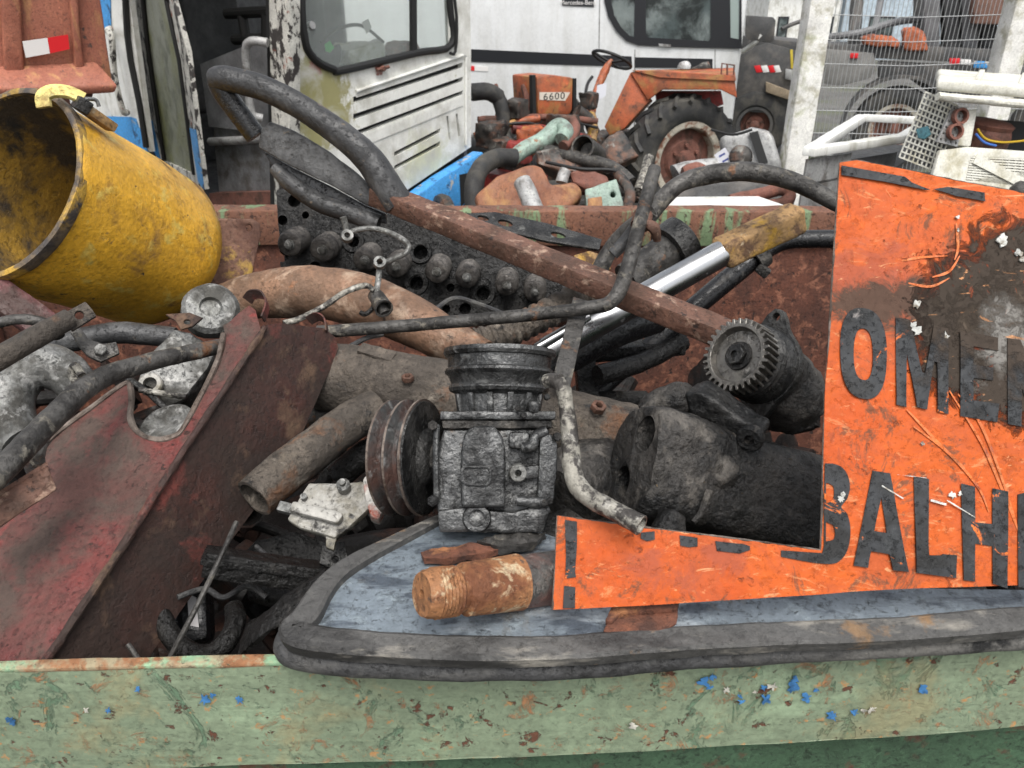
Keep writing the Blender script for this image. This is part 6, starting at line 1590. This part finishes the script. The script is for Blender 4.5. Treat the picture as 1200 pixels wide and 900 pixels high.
# ---------------------------------------------------------------- flatbed lorry beyond the fence
lo = T('flatbed_lorry', 'dark flatbed lorry with hazard marks and a loading crane beyond the fence', 'lorry', V((6.2, 11.5, 0)))
pl_ = PL(P(1000, 70, 10.5), V((-.35, -.94, 0)))
def lb(name, m_, L, th=.08, off=0, bev=.01):
    mb = MB(); mb.prism(pl_.pts(L, off), -pl_.n * th, nrm=pl_.n); mb.bevel(bev); return mb.build(name, M[m_] if isinstance(m_, str) else m_, lo)
lb('deck', 'lorry', [(868, 42), (960, 52), (1060, 54), (1400, 66), (1400, 84), (1060, 70), (960, 66), (868, 58)], 1.9)
lb('side_skirt', M['lorry'], [(862, 75), (872, 58), (900, 50), (960, 66), (960, 100), (930, 134), (866, 130), (862, 100)], .5, .05)
lb('locker', mat('grey_locker', (.20, .195, .185), rough=.6), [(965, 57), (1024, 62), (1026, 82), (1018, 92), (985, 100), (966, 98)], .5, .04)
lb('rear_skirt', 'lorry', [(1030, 72), (1400, 90), (1400, 130), (1090, 110), (1060, 88), (1030, 92)], .3)
for px in (1050, 1240):
    c = pl_.at(px, 132, .0); wheel(lo, V((c.x, c.y, .55)), pl_.n, .56, .36, rim=.56)
c = pl_.at(890, 105, -.1); wheel(lo, V((c.x, c.y, .5)), pl_.n, .5, .36, rim=.5, m2=M['lorry'])
mb = MB(); c = pl_.at(1050, 132, .02); 
arc = [V((c.x, c.y, .55)) + (pl_.r * math.cos(t) + ZZ * math.sin(t)) * .68 for t in [math.pi * i / 14 for i in range(15)]]
mb.tube(arc, .20, 8, n=1, ref=pl_.n, prof=[(1, -.1), (1, .1), (-1, .1), (-1, -.1)]); mb.build('mudguard', M['lorry'], lo)
for i, x in enumerate((884, 892, 900, 906)):
    lb('hazard_stripe', ('refl_red', 'refl_white')[i % 2], [(x, 77), (x + 7, 76), (x + 10, 84), (x + 3, 85)], .004, .056, .0005)
for x0 in (926, 934):
    lb('yellow_mark', mat('yellow_mark', (.55, .42, .04), rough=.6), [(x0, 58), (x0 + 3, 58), (x0 + 4, 80), (x0 + 1, 80)], .004, .056, .0005)
for L, m_ in (([(996, 62), (1006, 62), (1006, 68), (996, 68)], 'refl_red'), ([(1112, 68), (1124, 68), (1124, 75), (1112, 75)], 'refl_red'), ([(1125, 69), (1137, 69.5), (1137, 76), (1125, 75.5)], 'refl_white'), ([(1140, 71), (1160, 72), (1160, 80), (1140, 79)], 'blue')):
    lb('marker_lamp', m_, L, .02, .02 + .05, .003)
lb('bumper_bar', mat('tan_board', (.24, .19, .13), rough=.8), [(898, 95), (932, 108), (930, 118), (898, 107)], .08, .14)
lb('lamp_cluster', 'ltgrey', [(921, 80), (931, 82), (930, 94), (920, 92)], .05, .12)
def lpipe(name, m_, L, r):
    mb = MB(); mb.tube([P(*q) for q in L], r, 10, n=4); return mb.build(name, M[m_] if isinstance(m_, str) else m_, lo)
lpipe('crane_post', 'lorry', [(1000, 56, 11), (1004, 0, 11), (1006, -120, 11)], .09)
lpipe('crane_post', 'lorry', [(1080, 58, 11), (1082, 0, 11), (1084, -120, 11)], .13)
lpipe('crane_beam', 'greypanel', [(968, 44, 10.8), (1010, 38, 10.8), (1060, 24, 10.8), (1160, 20, 10.8)], .05)
lpipe('crane_brace', 'greypanel', [(1020, 58, 10.9), (1032, 0, 11), (1040, -60, 11)], .05)
lpipe('hose_bundle', 'lorry', [(916, 34, 11), (935, 26, 11), (960, 20, 11)], .03)
for x, m_ in ((1096, 'greypanel'), (1120, 'dark'), (1142, 'greypanel'), (1166, 'dark')):
    lb('load_panel', m_, [(x - 10, -60), (x + 11, -60), (x + 10, 66), (x - 9, 64)], .4, -.4, .03)
lb('load_crate', mat('brick_red_load', (.22, .12, .09), [dict(c=(.10, .06, .05), s=2, t=.52, w=.05)], rough=.8), [(1142, -40), (1300, -40), (1300, 34), (1142, 28)], .5, -.1, .03)
M['tarp'] = mat('orange_tarp', (.50, .14, .06), [dict(c=(.25, .08, .045), s=5, t=.54, w=.06)], rough=.7, bump=1, bs=20, bd=.02)
for L in ([(1058, 36), (1066, 32), (1084, 38), (1088, 60), (1060, 60)], [(1008, 44), (1024, 40), (1052, 46), (1054, 56), (1012, 53)]):
    q = PL(pl_.at(L[0][0], L[0][1], .1), pl_.n); mb = MB(); mb.prism(q.pts(L), -q.n * .35, nrm=q.n); mb.bevel(.05); mb.lumpy(.03, 6, .06)
    tag(mb.build('folded_tarp', M['tarp']), 'upright orange tarpaulin bundle on the lorry deck' if L[0][0] > 1050 else 'low orange tarpaulin roll on the lorry deck', 'tarpaulin', 'orange tarpaulins on the lorry')
# far buildings and sheds
def far(name, label, cat, x0, x1, d, zt, m_, win=()):
    a, b = P(x0, 15, d), P(x1, 15, d)
    t = T(name, label, cat, V(((a.x + b.x) / 2, a.y, 0)))
    mb = MB(); mb.bx(a.x, b.x, a.y, a.y + 8, 0, zt); mb.build('wall', m_, t)
    mb = MB(); mb.hexa([V((a.x - .3, a.y - .3, zt + .002)), V((b.x + .3, a.y - .3, zt + .002)), V((b.x + .3, a.y - .3, zt + .15)), V((a.x - .3, a.y - .3, zt + .15))], [V((a.x - .3, a.y + 8.3, zt + .002)), V((b.x + .3, a.y + 8.3, zt + .002)), V((b.x + .3, a.y + 8.3, zt + 1.2)), V((a.x - .3, a.y + 8.3, zt + 1.2))]); mb.build('roof', M['greypanel'], t)
    for (u0, u1, z0, z1) in win:
        xx0 = a.x + (b.x - a.x) * u0; xx1 = a.x + (b.x - a.x) * u1
        mb = MB(); mb.bx(xx0, xx1, a.y - .03, a.y + .02, z0, z1); w__ = mb.build('window', M['busblack'], t)
        mb = MB(); mb.bx(xx0 + .08, xx1 - .08, a.y - .04, a.y - .031, z0 + .08, z1 - .08); mb.build('pane', M['busglass'], w__)
M['paleblue'] = mat('pale_blue_cladding', (.42, .50, .56), [dict(c=(.34, .40, .45), s=.6, t=.55, w=.1)], rough=.6)
far('white_shed', 'far white shed with dark windows behind the lorry', 'shed', 900, 985, 34, 3.2, M['white'], [(.15, .3, 1.0, 2.0), (.5, .66, 1.0, 2.0), (.8, .92, 1.0, 2.0)])
far('blue_shed', 'far pale blue clad shed right of the white shed', 'shed', 990, 1290, 38, 4.0, M['paleblue'], [(.1, .2, .8, 2.0), (.4, .5, .8, 2.0), (.7, .8, .8, 2.0)])
far('long_warehouse', 'long pale warehouse far behind the coach', 'warehouse', 300, 895, 46, 4.5, M['buswhite'], [(.2, .24, .8, 2.0), (.5, .54, .8, 2.0)])

# ---------------------------------------------------------------- white cabinet frame and cream cooling unit
ca = T('white_cabinet', 'open white metal cabinet frame standing behind the sign', 'cabinet', V((P(1000, 170, 3.4).x, P(1000, 170, 3.4).y, 0)))
wm = M['white']
ta = [P(941, 170, 3.15), P(1005, 140, 3.5), P(1080, 133, 3.5), P(1060, 146, 3.05), P(985, 158, 3.1)]
ztop = 1.49
ta = [Z(x, y, ztop) for x, y in ((948, 178), (1010, 138), (1090, 142), (1058, 162))]
def cbar(a, b, w=.05, h=.035, m_=wm, nm='rail'):
    mb = MB(); mb.bar(a, b, w, h); mb.bevel(.006); mb.lumpy(.002, 12, .04, it=4); return mb.build(nm, m_, ca)
for i in range(4):
    a, b = ta[i], ta[(i + 1) % 4]
    cbar(a, b)
for i, a in enumerate(ta):
    cbar(a - ZZ * .02, V((a.x, a.y, .02)), .06, .05, nm='upright')
a, b = ta[0], ta[3]
mb = MB(); mb.prism([a - ZZ * .03, a + (b - a) * .45 - ZZ * .03, a + (b - a) * .45 - ZZ * 1.5, a - ZZ * 1.5], V((0, .02, 0)), nrm=V((0, 1, 0))); mb.build('side_panel', M['ltgrey'], ca)
mb = MB(); mb.prism([a + (b - a) * .48 - ZZ * .06 + V((0, .02, 0)), b - ZZ * .06 + V((0, .02, 0)), b - ZZ * .9 + V((0, .02, 0)), a + (b - a) * .48 - ZZ * .9 + V((0, .02, 0))], V((0, .01, 0)), nrm=V((0, 1, 0))); mb.build('mesh_panel', M['greypanel'], ca)
cbar(a + (b - a) * .62 - ZZ * .02, a + (b - a) * .62 - ZZ * .8, .025, .02, nm='upright')
mb = MB(); mb.prism([p - ZZ * .12 for p in ta], V((0, 0, -.01)), nrm=ZZ); mb.build('inner_tray', M['dark'], ca)
# cream cooling unit
cu = T('cooling_unit', 'cream air cooling unit with a grid grille and its motor exposed', 'cooling unit', P(1130, 190, 2.75))
g1 = PL(P(1090, 150, 2.75), V((-.55, -.8, .25)))
g2 = PL(P(1104, 190, 2.70), V((.10, -.95, .25)))
# left grille: square lattice
corner = [(1085, 108), (1122, 124), (1100, 202), (1054, 184)]
def lerp2(c, u, v):
    a = [c[0][i] + (c[1][i] - c[0][i]) * u for i in (0, 1)]
    b = [c[3][i] + (c[2][i] - c[3][i]) * u for i in (0, 1)]
    return (a[0] + (b[0] - a[0]) * v, a[1] + (b[1] - a[1]) * v)
mb = MB()
for i in range(10):
    mb.bar(g1.at(*lerp2(corner, i / 9, 0)), g1.at(*lerp2(corner, i / 9, 1)), .0055, .006, g1.n)
for j in range(13):
    mb.bar(g1.at(*lerp2(corner, 0, j / 12), .003), g1.at(*lerp2(corner, 1, j / 12), .003), .0055, .006, g1.n)
mb.build('grille', M['cream'], cu)
mb = MB(); mb.prism(g1.pts(corner, -.03), -g1.n * .01, nrm=g1.n); mb.build('grille_back', M['greypanel'], cu)
mb = MB(); mb.prism(g1.pts([(1074, 152), (1088, 148), (1092, 158), (1084, 164), (1076, 162)], .006), g1.n * .012, nrm=g1.n); mb.bevel(.003); mb.build('blue_sticker', mat('teal_sticker', (.08, .22, .26), rough=.5), cu)
# perforated panel beside it, the motor bay and the lower vent
mb = MB(); pc_ = [(1118, 124), (1134, 126), (1122, 172), (1098, 166)]
hs_ = []
for i in range(4):
    for j in range(6):
        cx, cy = lerp2(pc_, (i + .5) / 4, (j + .5) / 6); hs_.append(g2.pts(ell(cx, cy, 1.3, 2.0, 0, 6)))
mb.prism(g2.pts(pc_), -g2.n * .01, holes=hs_, nrm=g2.n); mb.build('perforated_plate', M['ltgrey'], cu)
mb = MB(); mb.lathe([(0, .02), (0, .028), (.02, .028), (.02, .02)], g2.at(1122, 137, .004), g2.n, 16, closed=True); mb.build('coil', M['rimr'], cu)
mb = MB(); mb.lathe([(0, .02), (0, .028), (.02, .028), (.02, .02)], g2.at(1116, 155, .004), g2.n, 16, closed=True); mb.build('coil', M['rimr'], cu)
mb = MB(); mb.hexa(g2.pts([(1133, 128), (1146, 128), (1138, 172), (1122, 170)], .0), g2.pts([(1133, 128), (1146, 128), (1138, 172), (1122, 170)], -.25)); mb.bevel(.006); mb.build('inner_post', M['cream'], cu)
mb = MB(); mb.hexa(g2.pts([(1138, 122), (1300, 134), (1300, 186), (1138, 176)], -.24), g2.pts([(1138, 122), (1300, 134), (1300, 186), (1138, 176)], -.26)); mb.build('motor_bay', M['blackrub'], cu)
mb = MB(); mc = g2.at(1178, 158, -.11); mb.lathe([(-.10, 0), (-.10, .07), (-.09, .085), (.02, .088), (.04, .080), (.055, .086), (.065, .07), (.07, 0)], mc, (ZZ + V((.1, -.1, 0))).normalized(), 32); mb.build('motor', M['rimr'], cu)
for L, cc in (([(1150, 150), (1160, 162), (1180, 166), (1206, 164)], (.55, .35, .02)), ([(1148, 156), (1158, 166), (1172, 170)], (.05, .15, .5))):
    mb = MB(); mb.tube([g2.at(x, y, -.02) for x, y in L], .004, 8, n=5); mb.build('wire', plain('wire_colour', cc, .4), cu)
vent = [(1138, 184), (1300, 192), (1300, 232), (1132, 212)]
mb = MB(); mb.prism(g2.pts([(1102, 176), (1134, 172), (1300, 184), (1300, 244), (1128, 222), (1093, 206)]), -g2.n * .02, holes=[g2.pts(vent)], nrm=g2.n); mb.bevel(.004); mb.build('lower_panel', M['cream'], cu)
mb = MB()
for j in range(11):
    mb.bar(g2.at(*lerp2(vent, 0, j / 10), -.004), g2.at(*lerp2(vent, 1, j / 10), -.004), .006, .006, g2.n)
for i in range(22):
    mb.bar(g2.at(*lerp2(vent, i / 21, 0), -.008), g2.at(*lerp2(vent, i / 21, 1), -.008), .004, .006, g2.n)
mb.build('vent_grid', M['cream'], cu)
mb = MB(); mb.prism(g2.pts(vent, -.06), -g2.n * .01, nrm=g2.n); mb.build('vent_back', M['lorry'], cu)
mb = MB(); mb.bar(g2.at(1142, 186, .003), g2.at(1200, 216, .003), .035, .006, g2.n); mb.build('brace', M['cream'], cu)
# lid on top
tl_ = [g2.at(1083, 110, .06), g2.at(1300, 127, .06), g2.at(1300, 127, .06) + V((.38, .55, 0)), g2.at(1083, 110, .06) + V((.28, .55, 0))]
mb = MB(); mb.hexa(tl_, [p + V((0, 0, .04)) for p in tl_]); mb.bevel(.012, seg=3); mb.lumpy(.004, 6, .06, it=4); lid = mb.build('lid', M['cream'], cu)
for f in (.22, .45, .7):
    mb = MB(); a = tl_[0] + (tl_[1] - tl_[0]) * f + V((0, .02, .043)); b = tl_[3] + (tl_[2] - tl_[3]) * f + V((0, -.02, .043)); mb.bar(a, b, .02, .012); mb.bevel(.003); mb.build('lid_rib', M['cream'], lid)
mb = MB(); mb.tube([g2.at(1088, 116, .05), g2.at(1120, 119, .052), g2.at(1180, 124, .05), g2.at(1300, 134, .05)], .014, 10, n=4); mb.lumpy(.003, 20, .03, it=2); mb.build('lid_lip', M['cream'], cu)
mb = MB(); zc_ = g2.at(1150, 215)
mb.bx(zc_.x - .22, zc_.x + .5, zc_.y + .03, zc_.y + .5, 0, min(zc_.z - .01, 1.36)); mb.bevel(.01)
tag(mb.build('steel_crate', M['lorry']), 'dark steel crate under the cream cooling unit, hidden behind the sign', 'crate')
mb = MB(); qq = PL(P(1196, 216, 2.5), CAM - P(1196, 216, 2.5)); mb.prism(qq.pts([(1180, 218), (1196, 212), (1230, 214), (1230, 250), (1180, 250)]), -qq.n * .1, nrm=qq.n); mb.bevel(.03); mb.lumpy(.01, 12, .03, it=4)
tag(mb.build('grey_casting', M['greytube'], ang=60), 'small grey casting behind the top edge of the sign', 'casting')

# ---------------------------------------------------------------- grass at the fence foot, ground beyond
mb = MB(); rnd = random.Random(5)
for i in range(5000):
    x = rnd.gauss(2.15, .45); y = rnd.uniform(5.0, 10.5)
    x = x + (y - 6) * .36
    h = rnd.uniform(.08, .34); a = rnd.uniform(0, 6.28); w_ = rnd.uniform(.004, .011)
    p = V((x, y, 0)); s = V((math.cos(a), math.sin(a), 0)) * w_
    l = V((rnd.uniform(-.1, .1), rnd.uniform(-.1, .1), 0))
    v = [mb.bm.verts.new(q) for q in (p - s, p + s, p + s * .7 + l * .4 + ZZ * h * .6, p - s * .7 + l * .4 + ZZ * h * .6)]
    t = mb.bm.verts.new(p + l + ZZ * h)
    mb.bm.faces.new(v); mb.bm.faces.new((v[3], v[2], t))
tag(mb.build('grass', mat('grass_blades', (.10, .17, .035), [dict(c=(.17, .19, .06), s=1.2, t=.52, w=.08)], rough=.6)), 'rough green grass growing along the foot of the fence', 'grass', kind='stuff')
def tree(x, y, h, r, seed, label):
    rr = random.Random(seed)
    t = T('tree', label, 'tree', V((x, y, 0)), 'trees far behind the yard')
    mb = MB(); mb.tube([V((x, y, 0)), V((x + .1, y, h * .35)), V((x, y + .1, h * .7))], [h * .035, h * .025, h * .01], 8); 
    for i in range(6):
        a = rr.uniform(0, 6.28); z0 = h * rr.uniform(.3, .6)
        mb.tube([V((x, y, z0)), V((x + math.cos(a) * r * .4, y + math.sin(a) * r * .4, z0 + h * .12)), V((x + math.cos(a) * r * .75, y + math.sin(a) * r * .75, z0 + h * .2))], [h * .012, h * .008, h * .004], 6)
    mb.build('trunk', M['bark'], t)
    mb = MB()
    cl = [(V((x + rr.gauss(0, r * .45), y + rr.gauss(0, r * .45), h * rr.uniform(.4, .95))), rr.uniform(.25, .5) * r) for _ in range(16)]
    for i in range(2200):
        c, s = rr.choice(cl); d = V((rr.gauss(0, 1), rr.gauss(0, 1), rr.gauss(0, 1))).normalized() * s * rr.uniform(.6, 1.05)
        p = c + d; u = V((rr.gauss(0, 1), rr.gauss(0, 1), rr.gauss(0, 1))).normalized(); w = u.orthogonal().normalized(); q = rr.uniform(.10, .22)
        mb.bm.faces.new([mb.bm.verts.new(v) for v in (p - u * q, p + w * q * .5, p + u * q, p - w * q * .5)])
    mb.build('crown', M['leaf'], t)
M['bark'] = plain('bark', (.06, .045, .035), .9)
M['leaf'] = mat('tree_leaves', (.055, .085, .028), [dict(c=(.09, .12, .04), s=.6, t=.52, w=.1)], rough=.6)
tree(14, 52, 8, 3.5, 1, 'leafy tree rising between the pale sheds')
tree(27, 50, 7, 3.2, 2, 'leafy tree at the right of the pale blue shed')
tree(-16, 50, 9, 3.8, 3, 'leafy tree far left behind the truck')
# ---------------------------------------------------------------- camera, sky, sun
cd = bpy.data.cameras.new('camera')
cd.sensor_width = 36; cd.lens = 36 * F / 1200; cd.clip_end = 1500; cd.clip_start = .02
cam = bpy.data.objects.new('camera', cd); C.objects.link(cam)
cam.location = CAM; cam.rotation_euler = (math.radians(90) - PIT, 0, 0)
sc = bpy.context.scene
sc.camera = cam
w = bpy.data.worlds.new('World'); sc.world = w; w.use_nodes = True
nt = w.node_tree
bg = nt.nodes['Background']
sky = nt.nodes.new('ShaderNodeTexSky'); sky.sky_type = 'NISHITA'; sky.sun_disc = False
SE, SR = math.radians(62), math.radians(172)
sky.sun_elevation = SE; sky.sun_rotation = SR; sky.dust_density = 4; sky.air_density = 1.2
hs = nt.nodes.new('ShaderNodeHueSaturation'); hs.inputs['Saturation'].default_value = .22
nt.links.new(sky.outputs[0], hs.inputs['Color']); nt.links.new(hs.outputs[0], bg.inputs[0])
bg.inputs[1].default_value = .15
sd = bpy.data.lights.new('sun', 'SUN'); sd.energy = 1.5; sd.angle = math.radians(30); sd.color = (1, .97, .92)
so = bpy.data.objects.new('sun', sd); C.objects.link(so)
dirv = V((math.sin(SR) * math.cos(SE), math.cos(SR) * math.cos(SE), math.sin(SE)))
so.rotation_euler = dirv.to_track_quat('Z', 'Y').to_euler()
sc.view_settings.view_transform = 'Standard'; sc.view_settings.look = 'None'; sc.view_settings.gamma = 1
sc.view_settings.use_curve_mapping = False
sc.view_settings.exposure = .62
cd.dof.use_dof = True; cd.dof.focus_distance = .95; cd.dof.aperture_fstop = 14
sc.render.engine = 'CYCLES'
sc.cycles.use_denoising = True
sc.cycles.max_bounces = 6
